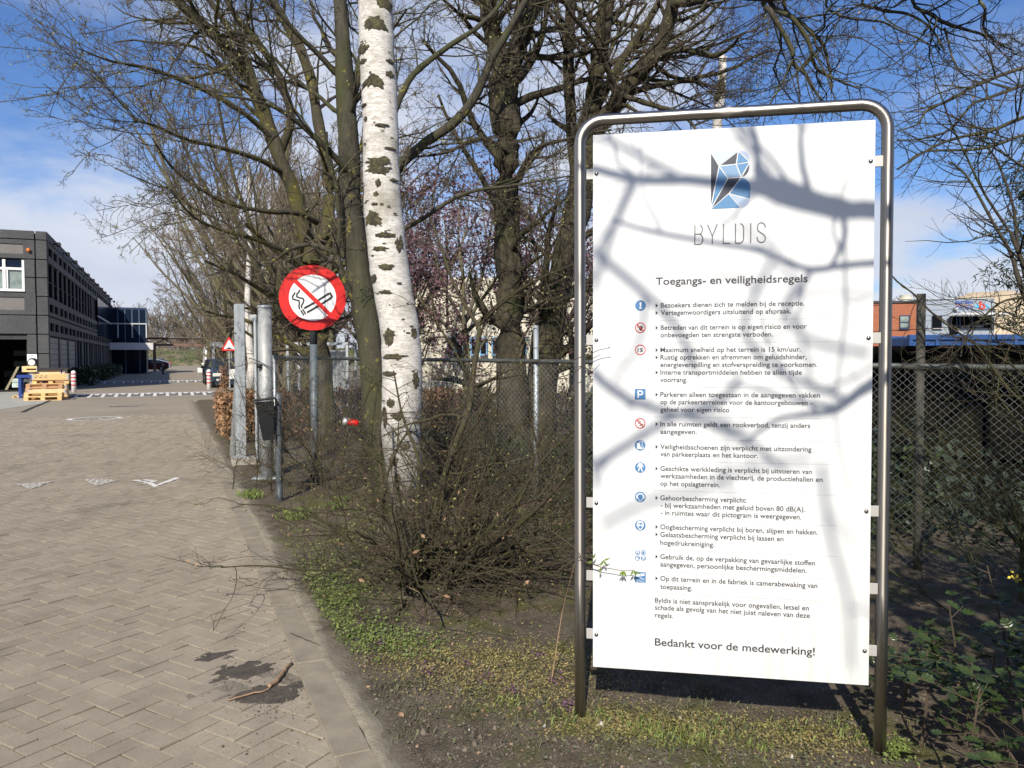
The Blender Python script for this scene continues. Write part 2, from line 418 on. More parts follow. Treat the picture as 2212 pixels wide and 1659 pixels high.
kx.inputs[1].default_value = 0.90; kx.inputs[2].default_value = 1.04; kx.inputs[3].default_value = 1; kx.inputs[4].default_value = 0
soil = mix(nt, kx.outputs[0], soil, mix(nt, noise(nt, p_, 40, 5), (.19, .16, .12), (.31, .27, .21)))
nt.links.new(soil, b.inputs['Base Color']); bump(nt, b, noise(nt, p_, 45, 8, 0.75), 0.9, 0.02)
pbr('field', (.075, .085, .035), 0.95, var=0.5, scale=0.4, col2=(.12, .10, .06), bmp=0.5, bscale=4)
m, nt, b = new_mat('bank_green')
b.inputs['Roughness'].default_value = 0.95
p_ = pos(nt)
nt.links.new(ramp(nt, [(0.35, (.05, .085, .02)), (0.5, (.085, .12, .03)), (0.62, (.22, .18, .12)), (0.8, (.3, .26, .2))], noise(nt, p_, 0.45, 6, 0.6)), b.inputs['Base Color'])
m, nt, b = new_mat('road_paint')
b.inputs['Roughness'].default_value = 0.8
p_ = pos(nt)
nt.links.new(ramp(nt, [(0.40, (.30, .26, .21)), (0.5, (.72, .70, .66))], noise(nt, p_, 14, 8, 0.75)), b.inputs['Base Color'])
m, nt, b = new_mat('road_paint_worn')
b.inputs['Roughness'].default_value = 0.8
p_ = pos(nt, (5, 1, 1))
nt.links.new(ramp(nt, [(0.43, (.24, .205, .16)), (0.60, (.60, .57, .52))], noise(nt, p_, 6, 8, 0.8)), b.inputs['Base Color'])
pbr('hump_stone', (.13, .125, .12), 0.9, var=0.2, scale=6)

# metals, paints
pbr('galv', (.42, .45, .47), 0.5, 0.5, var=0.14, scale=22, bmp=0.12, bscale=16, stretch=(1, 1, .5))
m, nt, b = new_mat('galv_pole')
p_ = pos(nt, (1, 1, .6)); b.inputs['Metallic'].default_value = 0.4; b.inputs['Roughness'].default_value = 0.6
nt.links.new(ramp(nt, [(0.3, (.27, .28, .28)), (0.5, (.38, .39, .39)), (0.72, (.50, .50, .49))], noise(nt, p_, 9, 7, 0.6, 0.5)), b.inputs['Base Color'])
bump(nt, b, noise(nt, pos(nt, (1, 1, 8)), 6, 4), 0.1, 0.01)
m, nt, b = new_mat('stainless')
b.inputs['Metallic'].default_value = 1.0
p_ = pos(nt, (60, 60, 60)); b.inputs['Roughness'].default_value = 0.26
b.inputs['Base Color'].default_value = (.46, .43, .385, 1); b.inputs['Anisotropic'].default_value = 0.7; b.inputs['Anisotropic Rotation'].default_value = 0.25
tg_ = nd(nt, 'ShaderNodeTangent'); tg_.direction_type = 'RADIAL'; tg_.axis = 'Z'; nt.links.new(tg_.outputs[0], b.inputs['Tangent'])
rr = ramp(nt, [(0.3, (.42,)*3), (0.7, (.52,)*3)], noise(nt, pos(nt, (30, 30, 1.5)), 6, 5)); nt.links.new(rr, b.inputs['Roughness'])
bump(nt, b, noise(nt, pos(nt), 700, 2), 0.05, 0.001)
m, nt, b = new_mat('panel_white')
b.inputs['Roughness'].default_value = 0.38
p_ = pos(nt); sx = nd(nt, 'ShaderNodeSeparateXYZ'); nt.links.new(p_, sx.inputs[0])
kx = nd(nt, 'ShaderNodeMapRange'); nt.links.new(sx.outputs[2], kx.inputs[0]); kx.inputs[1].default_value = .23; kx.inputs[2].default_value = .85; kx.inputs[3].default_value = 0.45; kx.inputs[4].default_value = 0.06
f_ = mathn(nt, 'MULTIPLY', kx.outputs[0], ramp(nt, [(0.4, (0, 0, 0)), (0.7, (1, 1, 1))], noise(nt, pos(nt, (1, 1, .12)), 34, 6, 0.7)))
nt.links.new(mix(nt, f_, (.70, .715, .73), (.52, .50, .42)), b.inputs['Base Color'])
pbr('tab_metal', (.5, .49, .47), 0.5, 0.3)
pbr('bolt_metal', (.30, .28, .27), 0.3, 1.0)
pbr('print_dark', (.045, .042, .06), 0.5)
pbr('print_grey', (.12, .12, .13), 0.5)
pbr('print_red', (.50, .05, .05), 0.5)
pbr('print_blue', (.07, .20, .42), 0.5)
pbr('print_white', (.80, .81, .81), 0.4)
pbr('logo_dark', (.045, .05, .075), 0.45)
pbr('logo_blue', (.09, .235, .44), 0.45)
pbr('logo_mid', (.20, .33, .52), 0.45)
pbr('logo_pale', (.37, .46, .63), 0.45)
pbr('logo_ice', (.50, .60, .72), 0.45)
pbr('sign_red', (.60, .010, .008), 0.4, var=0.08, scale=30)
pbr('sign_white', (.78, .79, .80), 0.32)
pbr('sign_black', (.02, .022, .026), 0.4)
pbr('grey_paint', (.105, .125, .14), 0.5, var=0.12, scale=12)
pbr('pole_dark', (.05, .06, .068), 0.5, var=0.1, scale=12)
pbr('bin_dark', (.010, .011, .012), 0.42, var=0.2, scale=10)
pbr('old_concrete', (.33, .30, .25), 0.9, var=0.25, scale=9, bmp=0.5, bscale=60)
pbr('wire', (.42, .44, .44), 0.45, 0.8)
pbr('rail_dark', (.10, .11, .105), 0.6, 0.4, var=0.3, scale=8)
pbr('rust_wire', (.035, .028, .024), 0.8)
pbr('post_weathered', (.06, .057, .045), 0.85, var=0.4, scale=10, bmp=0.4, bscale=30)
# plants
def bark_mat(name, a, c, moss_, lichen, mossat=0.5, sc=1.0):
    m, nt, b = new_mat(name); b.inputs['Roughness'].default_value = 0.92; b.inputs['Specular IOR Level'].default_value = 0.15
    p_ = pos(nt, (1, 1, .35))
    base = ramp(nt, [(0.3, a), (0.7, c)], noise(nt, p_, 14*sc, 7, 0.7))
    base = mix(nt, ramp(nt, [(mossat-0.08, (0, 0, 0)), (mossat+0.10, (.9, .9, .9))], noise(nt, p_, 3.2*sc, 5, 0.6)), base, moss_)
    base = mix(nt, ramp(nt, [(0.60, (0, 0, 0)), (0.66, (1, 1, 1))], noise(nt, pos(nt), 7*sc, 6, 0.65)), base, lichen)
    nt.links.new(base, b.inputs['Base Color']); bump(nt, b, noise(nt, pos(nt, (1, 1, .22)), 40*sc, 6, 0.7), 0.9, 0.02)
bark_mat('bark_green', (0.043, 0.039, 0.030), (0.098, 0.090, 0.066), (0.066, 0.070, 0.033), (.24, .21, .05), .53)
bark_mat('bark_lichen', (0.047, 0.041, 0.030), (0.101, 0.090, 0.062), (0.101, 0.094, 0.031), (.27, .23, .05), 0.52)
bark_mat('bark_ridged', (0.035, 0.030, 0.022), (0.105, 0.090, 0.066), (0.058, 0.061, 0.023), (.14, .135, .06), 0.56, 1.4)
bark_mat('bark_oak', (0.047, 0.041, 0.031), (0.101, 0.090, 0.070), (0.078, 0.078, 0.039), (.2, .2, .1), 0.52, 1.5)
bark_mat('bark_shrub', (0.058, 0.047, 0.033), (0.109, 0.090, 0.062), (0.078, 0.078, 0.035), (.16, .15, .08), 0.5, 3)
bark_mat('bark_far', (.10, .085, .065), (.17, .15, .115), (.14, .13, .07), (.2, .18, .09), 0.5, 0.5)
pbr('twig_olive', (.105, .087, .062), 0.85, var=0.35, scale=3, spec=0.25)
pbr('twig_brown', (.09, .068, .048), 0.85, var=0.35, scale=3, spec=0.25)
pbr('twig_shrub', (.085, .062, .042), 0.8, var=0.5, scale=4, spec=0.25, island=.45)
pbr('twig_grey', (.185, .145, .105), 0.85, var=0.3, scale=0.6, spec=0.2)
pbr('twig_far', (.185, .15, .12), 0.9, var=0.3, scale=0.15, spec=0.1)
pbr('twig_green', (.055, .055, .022), 0.8, var=0.35, scale=4)
pbr('bud_green', (.22, .22, .07), 0.7, var=0.3, scale=30)
pbr('leaf_fresh', (.16, .24, .03), 0.6, var=0.35, scale=40)
pbr('leaf_beech', (.22, .115, .055), 0.75, var=0.35, scale=25, col2=(.36, .205, .105), island=0.35)
pbr('leaf_dry', (.30, .19, .11), 0.8, var=0.25, scale=30)
pbr('leaf_purple', (.105, .045, .06), 0.6, var=0.3, scale=15, col2=(.19, .10, .12))
pbr('leaf_gloss', (.022, .045, .013), 0.3, var=0.3, scale=10, col2=(.05, .072, .02), island=0.3)
pbr('leaf_conifer', (.022, .035, .02), 0.7, var=0.4, scale=5)
pbr('leaf_ivy', (.02, .034, .011), 0.45, var=0.4, scale=6, col2=(.05, .075, .022), island=0.3)
pbr('petal_yellow', (.75, .60, .05), 0.6)
pbr('weed_green', (.115, .175, .035), 0.65, var=0.3, scale=5, col2=(.20, .24, .06), island=0.3)
pbr('weed_yellow', (.21, .205, .06), 0.7, var=0.3, scale=4, col2=(.29, .22, .09), island=0.35)
pbr('weed_grey', (.10, .105, .055), 0.75, var=0.3, scale=9, island=0.3)
pbr('weed_purple', (.12, .05, .11), 0.7, var=0.3, scale=9)
pbr('crumb', (.13, .108, .082), 0.95, island=0.45)
m, nt, b = new_mat('birch_bark')
b.inputs['Roughness'].default_value = 0.75; b.inputs['Specular IOR Level'].default_value = 0.2
w = ramp(nt, [(0.3, (.46, .43, .39)), (0.5, (.64, .61, .57)), (0.7, (.76, .74, .70))], noise(nt, pos(nt, (1, 1, 5)), 9, 7, 0.65))
w = mix(nt, ramp(nt, [(0.56, (0, 0, 0)), (0.64, (.8, .8, .8))], noise(nt, pos(nt, (1, 1, 7)), 22, 5, 0.65)), w, (.23, .19, .15))
w = mix(nt, ramp(nt, [(0.50, (0, 0, 0)), (0.66, (.75, .75, .75))], noise(nt, pos(nt), 3.4, 7, 0.7)), w, (.27, .25, .19))
sx = nd(nt, 'ShaderNodeSeparateXYZ'); nt.links.new(pos(nt), sx.inputs[0]); kx = nd(nt, 'ShaderNodeMapRange'); nt.links.new(sx.outputs[2], kx.inputs[0])
kx.inputs[1].default_value = .15; kx.inputs[2].default_value = 1.5; kx.inputs[3].default_value = .30; kx.inputs[4].default_value = 0.0
fis = ramp(nt, [(0.52, (0, 0, 0)), (0.60, (1, 1, 1))], mathn(nt, 'ADD', noise(nt, pos(nt, (1, 1, .4)), 20, 7, 0.7, 0.4), kx.outputs[0]))
w = mix(nt, mathn(nt, 'MULTIPLY', fis, mathn(nt, 'MULTIPLY', kx.outputs[0], 3.2)), w, (.06, .052, .04))
w = mix(nt, ramp(nt, [(0.60, (0, 0, 0)), (0.66, (.85, .85, .85))], noise(nt, pos(nt, (1, 1, 11)), 11, 6, 0.72)), w, (.16, .14, .11))
nt.links.new(w, b.inputs['Base Color']); bump(nt, b, noise(nt, pos(nt, (1, 1, 5)), 22, 6, 0.7), 0.6, 0.008)
m, nt, b = new_mat('birch_scar')
b.inputs['Roughness'].default_value = 0.95
w = ramp(nt, [(0.3, (.035, .03, .022)), (0.5, (.085, .075, .045)), (0.62, (.15, .135, .06)), (0.8, (.26, .24, .12))], noise(nt, pos(nt), 26, 6, 0.7))
nt.links.new(w, b.inputs['Base Color']); bump(nt, b, noise(nt, pos(nt), 70, 6, 0.8), 1.0, 0.02)
# buildings
m, nt, b = new_mat('facade_concrete')
b.inputs['Roughness'].default_value = 0.85
p_ = pos(nt); c1 = ramp(nt, [(0.3, (.055, .056, .058)), (0.7, (.080, .081, .083))], noise(nt, p_, 1.2, 6, 0.6))
c1 = mix(nt, 1.0, c1, ramp(nt, [(0.35, (.8, .8, .8)), (0.6, (1.1, 1.1, 1.1)), (0.72, (2.0, 2.0, 1.95))], noise(nt, p_, 14, 5, 0.7)), 'MULTIPLY')
nt.links.new(c1, b.inputs['Base Color'])
pbr('facade_light', (.17, .16, .15), 0.8, var=0.1, scale=4)
pbr('facade_joint', (.018, .018, .018), 0.9)
pbr('facade_grey', (.135, .130, .125), 0.8, var=0.12, scale=3)
pbr('shutter_panel', (.26, .26, .25), 0.5, var=0.2, scale=5)
pbr('frame_white', (.78, .78, .76), 0.45)
pbr('glass_dark', (.008, .009, .012), 0.2, spec=0.0)
pbr('glass_blue', (.010, .018, .036), 0.12, spec=0.05)
pbr('glass_curtain', (.20, .25, .24), 0.12, var=0.3, scale=2.5, col2=(.30, .36, .33))
pbr('mullion_blue', (.10, .16, .25), 0.4)
pbr('mullion_pale', (.55, .56, .57), 0.5)
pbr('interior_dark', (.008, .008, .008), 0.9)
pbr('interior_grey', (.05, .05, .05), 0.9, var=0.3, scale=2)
pbr('canopy_white', (.62, .60, .60), 0.6)
pbr('roof_dark', (.05, .05, .05), 0.8)
pbr('gantry_brown', (.20, .12, .095), 0.75, var=0.15, scale=2)
pbr('pine', (.72, .49, .22), 0.75, var=0.14, scale=5, stretch=(1, 1, 6), island=0.18)
pbr('pine_pale', (.78, .58, .32), 0.75, var=0.12, scale=5, island=0.15)
pbr('pine_orange', (.50, .29, .16), 0.75, var=0.12, scale=5, island=0.15)
pbr('wood_grey', (.22, .19, .12), 0.85, var=0.3, scale=6)
pbr('hinge_metal', (.6, .6, .6), 0.4, 0.6)
pbr('blue_paint', (.018, .055, .26), 0.45, var=0.15, scale=6)
pbr('lid_black', (.02, .02, .022), 0.6)
pbr('foil', (.48, .56, .52), 0.35, var=0.3, scale=8, col2=(.6, .72, .66), bmp=0.6, bscale=14)
pbr('bag_white', (.7, .7, .66), 0.6)
pbr('bollard_white', (.80, .79, .77), 0.4)
pbr('bollard_red', (.52, .03, .03), 0.4)
pbr('orange_lamp', (.85, .20, .03), 0.4)
pbr('car_blue', (.035, .055, .08), 0.25, 0.3)
pbr('car_black', (.010, .011, .013), 0.25, 0.2)
pbr('car_red', (.055, .008, .012), 0.25, 0.3)
pbr('car_silver', (.38, .41, .46), 0.3, 0.6)
pbr('car_grey', (.10, .11, .12), 0.3, 0.5)
pbr('van_white', (.75, .75, .75), 0.35)
pbr('car_glass', (.015, .02, .025), 0.05, spec=0.8)
pbr('tyre', (.012, .012, .012), 0.85)
pbr('rim', (.35, .35, .36), 0.4, 0.7)
pbr('lamp_clear', (.65, .65, .60), 0.15)
pbr('lamp_red', (.55, .02, .02), 0.2)
pbr('plastic_black', (.015, .015, .016), 0.6)
pbr('shelter_frame', (.36, .42, .48), 0.5, 0.3)
pbr('shelter_glass', (.025, .025, .025), 0.1)
m, nt, b = new_mat('brick_red')
b.inputs['Roughness'].default_value = 0.85
bk = nd(nt, 'ShaderNodeTexBrick'); bk.inputs['Scale'].default_value = 1.0; bk.inputs['Brick Width'].default_value = 0.22; bk.inputs['Row Height'].default_value = 0.065
bk.inputs['Mortar Size'].default_value = 0.006; bk.inputs[1].default_value = (.33, .105, .05, 1); bk.inputs[2].default_value = (.38, .13, .065, 1); bk.inputs[3].default_value = (.30, .14, .09, 1)
tcn = nd(nt, 'ShaderNodeTexCoord'); mp = nd(nt, 'ShaderNodeMapping'); mp.inputs['Rotation'].default_value = (R(90), 0, 0)
nt.links.new(tcn.outputs['Object'], mp.inputs[0]); nt.links.new(mp.outputs[0], bk.inputs[0]); nt.links.new(bk.outputs[0], b.inputs['Base Color'])
pbr('cladding_grey', (.30, .34, .40), 0.5, var=0.05, scale=2)
pbr('frame_navy', (.03, .045, .10), 0.4)
pbr('letter_blue', (.02, .09, .42), 0.5)
pbr('logo_cyan', (.10, .42, .72), 0.5)
pbr('logo_orange', (.72, .07, .035), 0.5)
pbr('vent_cream', (.55, .53, .44), 0.6)
pbr('sand', (.50, .40, .27), 0.95, var=0.1, scale=0.3, bmp=0.4, bscale=2)
pbr('skip_blue', (.02, .07, .22), 0.5, var=0.25, scale=2)
pbr('skip_dark', (.008, .02, .07), 0.6)
pbr('cream_wall', (.62, .58, .46), 0.8, var=0.06, scale=0.8)
pbr('frame_lightblue', (.16, .36, .60), 0.5)
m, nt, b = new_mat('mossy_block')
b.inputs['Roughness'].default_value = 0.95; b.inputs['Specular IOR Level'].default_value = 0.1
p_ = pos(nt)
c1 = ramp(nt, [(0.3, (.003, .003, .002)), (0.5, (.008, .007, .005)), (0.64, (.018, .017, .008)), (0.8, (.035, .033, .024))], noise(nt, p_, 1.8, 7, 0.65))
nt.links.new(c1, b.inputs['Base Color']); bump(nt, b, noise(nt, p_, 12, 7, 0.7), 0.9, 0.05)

# ------------------------------------------------------------------ ground, road, kerb, verge
mesh_obj('ground', [(-900, -300, -.09), (900, -300, -.09), (900, 1500, -.09), (-900, 1500, -.09)], [(0, 1, 2, 3)], 'field', kind='structure')
YB = 23.5
road = mesh_obj('road', [(-7, -4, -.0075), (.57, -4, -.0075), (.57, YB+.3, -.0075), (-7, YB+.3, -.0075)], [(0, 1, 2, 3)], 'joint_sand', kind='structure')
mesh_obj('far_road', [(-60, YB, 0), (.565, YB, 0), (.565, 27, 0), (1.0, 31, 0), (9, 31.2, 0), (30, 31.2, 0), (30, 168, 0), (-60, 168, 0), (-60, 27, 0)], [(0, 1, 2, 3, 8), (8, 3, 4, 5, 6, 7)], 'paving_far', kind='structure')
AX = R(54.8); av = np.array([math.sin(AX), math.cos(AX)]); bv = np.array([-math.cos(AX), math.sin(AX)])
LW = 0.0995
def paver_mb(mb, cx, cy, vert, dz=0.0, tx=0.0, ty=0.0, L=.199, Wd=.0995):
    g = .0036; c = .0012
    hx, hy = (Wd/2-g, L/2-g) if vert else (L/2-g, Wd/2-g)
    V = []
    for z, i in ((-.03, 0), (-.0014, 0), (0, c)):
        for sx_, sy_ in ((-1, -1), (1, -1), (1, 1), (-1, 1)):
            a, b_ = sx_*(hx-i), sy_*(hy-i)
            w2 = av*a+bv*b_; V.append((cx+w2[0], cy+w2[1], z+dz+tx*a+ty*b_))
    F = [(8, 9, 10, 11)]+[(k+i, k+(i+1) % 4, k+4+(i+1) % 4, k+4+i) for k in (0, 4) for i in range(4)]
    mb.add(V, F)
cells = []
for i in range(-280, 300):
    for j in range(-185, 185):
        a0 = (i+2*j)*LW; b0 = (i-2*j)*LW
        for vert, (ca, cb) in ((0, (a0+LW, b0+LW/2)), (1, (a0+LW/2, b0+2*LW))):
            q = av*ca+bv*cb
            if -6.9 < q[0] < .64 and -1.0 < q[1] < YB+.1:
                X, Y = q; cxx = X*math.cos(YAW)-Y*math.sin(YAW); cyy = X*math.sin(YAW)+Y*math.cos(YAW)
                if cyy > .4 and abs(cxx) < cyy*.66+1.0: cells.append((cyy, X, Y, vert))
cells.sort()
pm = {}
for v in (0, 1):
    mb = MB(); paver_mb(mb, 0, 0, v); o = mb.build('paver', 'paver'); pm[v] = o.data; bpy.data.objects.remove(o)
vis = [c for c in cells if c[0] > 2.2 and abs(c[1]*math.cos(YAW)-c[2]*math.sin(YAW)) < c[0]*.66]
near = set(map(id, vis[:300]))
mb = MB()
for c in cells:
    dz = rnd.gauss(0, .0016)
    dip = -.0018*math.exp(-((c[1]+.12)**2/.10+(c[2]-3.72)**2/.16))
    if id(c) in near:
        o = bpy.data.objects.new('paver', pm[c[3]]); COL.objects.link(o); o.parent = road
        o.location = (c[1], c[2], dz+dip); o.rotation_euler = (rnd.gauss(0, .012), rnd.gauss(0, .012), rnd.gauss(0, .006))
    else: paver_mb(mb, c[1], c[2], c[3], dz+dip, rnd.gauss(0, .012), rnd.gauss(0, .012))
mb.build('pavers', 'paver', road, kind='stuff')

kerb = mesh_obj('kerb', [(.55, -2, -.02), (.72, -2, -.02), (.72, 31, -.02), (.55, 31, -.02)], [(0, 1, 2, 3)], 'joint_sand', kind='structure')
for k in range(33):
    y0 = -2+k; sh = rnd.uniform(-.006, .006); mb = MB()
    mb.bbox(.560+sh, .705+sh, y0+.002, y0+.998, -.1, .016+rnd.uniform(-.002, .002), .004); mb.build('kerb_stone', 'kerb_concrete', kerb)
xs = np.concatenate([np.arange(.70, 3.2, .045), np.arange(3.2, 6.5, .12), np.arange(6.5, 14.1, .5)])
ys = np.concatenate([np.arange(-3, 1.4, .3), np.arange(1.4, 8, .045), np.arange(8, 14, .12), np.arange(14, 31.3, .5)])
XX, YY = np.meshgrid(xs, ys); ZZ = terr(XX, YY)+.006*vnoise(XX, YY, 14, 5.0)*(YY < 12)
ZZ[:, 0] = .002; ZZ[:, 1] = .006
V = np.stack([XX, YY, ZZ], -1).reshape(-1, 3); nx, ny = len(xs), len(ys)
I = (np.arange(ny-1)[:, None]*nx+np.arange(nx-1)[None]).reshape(-1)
mesh_obj('verge', V, np.stack([I, I+1, I+nx+1, I+nx], 1), 'verge_soil', smooth=True, kind='structure')
mesh_obj('yard_ground', [(14, -3, -.01), (60, -3, -.01), (60, 140, -.01), (9.01, 140, -.01), (9.01, 31.3, -.01), (14, 31.3, -.01)], [(0, 1, 2, 3, 4, 5)], 'field', kind='structure')
# sandy spill hugging the kerb and covering parts of it
N_ = 620; V = []; F = []
for i in range(N_):
    y = 1.4+i*.03; a = .69+.03*mnoise.noise(Vector((y*1.1, 0, 0))); w_ = .06+.07*mnoise.noise(Vector((y*.9, 7, 0)))
    w_ = max(.02, w_*.6+.022*mnoise.noise(Vector((y*7, 2, 0)))); V += [(a+.012*mnoise.noise(Vector((y*9, 0, 5))), y, .010), (a+.03, y, .021), (a+w_+.03, y, tz(a+w_, y)+.010), (a+w_+.07, y, tz(a+w_+.05, y)-.008)]
    if i: F += [(4*i-4+k, 4*i-4+k+1, 4*i+k+1, 4*i+k) for k in range(3)]
pbr('spill_sand', (.27, .235, .17), 0.95, var=0.25, scale=14, bmp=0.8, bscale=70)
mesh_obj('sand_strip', V, F, 'spill_sand', smooth=True, kind='structure')

# dark soil lying in the sunken spot of the paving
def mound(name, c, rx, ry, h, matn, seed, n=46, rot=0.0, lo=-.006):
    V = []; F = []
    for i in range(n):
        for j in range(n):
            u, v = (i/(n-1)*2-1), (j/(n-1)*2-1); rr = math.hypot(u, v)
            k = (1-rr)+.55*mnoise.noise(Vector((u*2.2+seed, v*2.2, seed)))+.2*mnoise.noise(Vector((u*8, v*8, seed)))
            x, y = u*rx, v*ry; x, y = x*math.cos(rot)-y*math.sin(rot), x*math.sin(rot)+y*math.cos(rot)
            V.append((c[0]+x, c[1]+y, c[2]+lo-.012+min(h+.012, max(0, k*h*7))+.0015*mnoise.noise(Vector((u*16, v*16, 0)))))
    for i in range(n-1):
        for j in range(n-1): F.append((i*n+j, (i+1)*n+j, (i+1)*n+j+1, i*n+j+1))
    return mesh_obj(name, V, F, matn, smooth=True, kind='stuff')
g = G(560, 1480); mound('soil', (g[0], g[1], -.0015), .42, .27, .006, 'damp_soil', 11.0, 70)
g = G(588, 1497); mound('soil', (g[0], g[1], .001), .235, .15, .008, 'dark_soil', 3.0)
g = G(520, 1450); mound('soil', (g[0], g[1], .001), .19, .15, .007, 'dark_soil', 8.0)
g = G(470, 1418); mound('soil', (g[0], g[1], .001), .20, .08, .006, 'dark_soil', 5.0)

# ------------------------------------------------------------------ big information sign
pl = W(.34, 3.30); prr = W(1.42, 3.10)
u_ = (prr-pl); PW = float(np.linalg.norm(u_)); u_ /= PW; PH = 2.235; PZ = .232
n_ = np.array([u_[1], -u_[0], 0.0])            # towards the camera side
if n_@(CAM-pl) < 0: n_ = -n_
PO = np.array([pl[0], pl[1], PZ]); PT = (np.array([u_, [0, 0, 1], n_]), PO)
Hq = [(1279.8, 290.3), (1895.5, 258.2), (1885.8, 1481.9), (1278.9, 1438.4)]; Hd = [(0, PH), (PW, PH), (PW, 0), (0, 0)]
A_ = []; B_ = []
for (x, y), (X, Y) in zip(Hq, Hd):
    A_ += [[x, y, 1, 0, 0, 0, -X*x, -X*y], [0, 0, 0, x, y, 1, -Y*x, -Y*y]]; B_ += [X, Y]
hh = np.linalg.solve(np.array(A_, float), np.array(B_, float)); HM = np.append(hh, 1).reshape(3, 3)
def uv(x, y):
    q = HM@np.array([x, y, 1.0]); return q[:2]/q[2]
def zc(z, x, y):                                # readings taken from enlarged crops of the photograph
    ox, oy = {1: (2250, 380), 2: (2250, 1130), 3: (2250, 1680), 4: (2250, 2250)}[z]
    return uv((ox+.59222*x)/1.8228, (oy+.59222*y)/1.8228)
info = thing('information_sign', 'tall white panel of access and safety rules in a bent stainless steel tube frame', 'sign', (*W(.88, 3.2)[:2], 0))
tl = W(.288, 3.335); tr = W(1.476, 3.115); zt_ = 2.535; fr = MB()
a, b2 = np.array([*tl[:2], 0.]), np.array([*tr[:2], 0.]); d_ = (b2-a)/np.linalg.norm(b2-a); rc = .10
path = [a+[0, 0, -.25], a+[0, 0, .6], a+[0, 0, 1.5]]
for k in range(9):
    t = k/8*math.pi/2; path.append(a+d_*rc*(1-math.cos(t))+np.array([0, 0, zt_-rc+rc*math.sin(t)]))
for k in range(8, -1, -1):
    t = k/8*math.pi/2; path.append(b2-d_*rc*(1-math.cos(t))+np.array([0, 0, zt_-rc+rc*math.sin(t)]))
path += [b2+[0, 0, 1.5], b2+[0, 0, .6], b2+[0, 0, -.25]]
fr.tube(path, .0235, 28); fr.build('frame', 'stainless', info, True)
pn = MB(PT); pn.box(0, PW, 0, PH, -.004, 0); panel = pn.build('panel', 'panel_white', info)
ys_l = [zc(1, 118, 507)[1], zc(2, 115, 339)[1], zc(3, 115, 494)[1], zc(3, 115, 982)[1], zc(4, 115, 410)[1]]
for k, v in enumerate(ys_l):
    for s_ in (0, 1):
        x0, x1 = (-.029, .055) if s_ == 0 else (PW-.055, PW+.032)
        mb = MB(PT); mb.bbox(x0, x1, v-.022, v+.022, -.011, -.005, .002); mb.build('bracket', 'tab_metal', info)
        if k != 3:
            xb = .014 if s_ == 0 else PW-.016
            mb = MB(PT); mb.lathe([(.0085, 0), (.0085, .002), (.0065, .005), (.003, .0065)], (xb, v, .0002), 14); mb.build('bolt', 'bolt_metal', info, True)
def text_mb(mb, s, p0, p1, h, z, m=0, off=0.0, centre=False):
    cu = bpy.data.curves.new('t', 'FONT'); cu.body = s; cu.size = 1.0; cu.resolution_u = 3; cu.offset = off
    ob = bpy.data.objects.new('t', cu); COL.objects.link(ob); dg = bpy.context.evaluated_depsgraph_get(); dg.update()
    me = bpy.data.meshes.new_from_object(ob.evaluated_get(dg)); V = np.array([v.co[:] for v in me.vertices])
    Fc = [tuple(p.vertices) for p in me.polygons]
    bpy.data.objects.remove(ob); bpy.data.curves.remove(cu); bpy.data.meshes.remove(me)
    x0, x1 = V[:, 0].min(), V[:, 0].max(); sx = (p1[0]-p0[0])/(x1-x0)
    base = (p0[1]+p1[1])/2; q = np.zeros_like(V); q[:, 0] = p0[0]+(V[:, 0]-x0)*sx; q[:, 1] = base+V[:, 1]*h/.729; q[:, 2] = z
    mb.add(q, Fc, m)
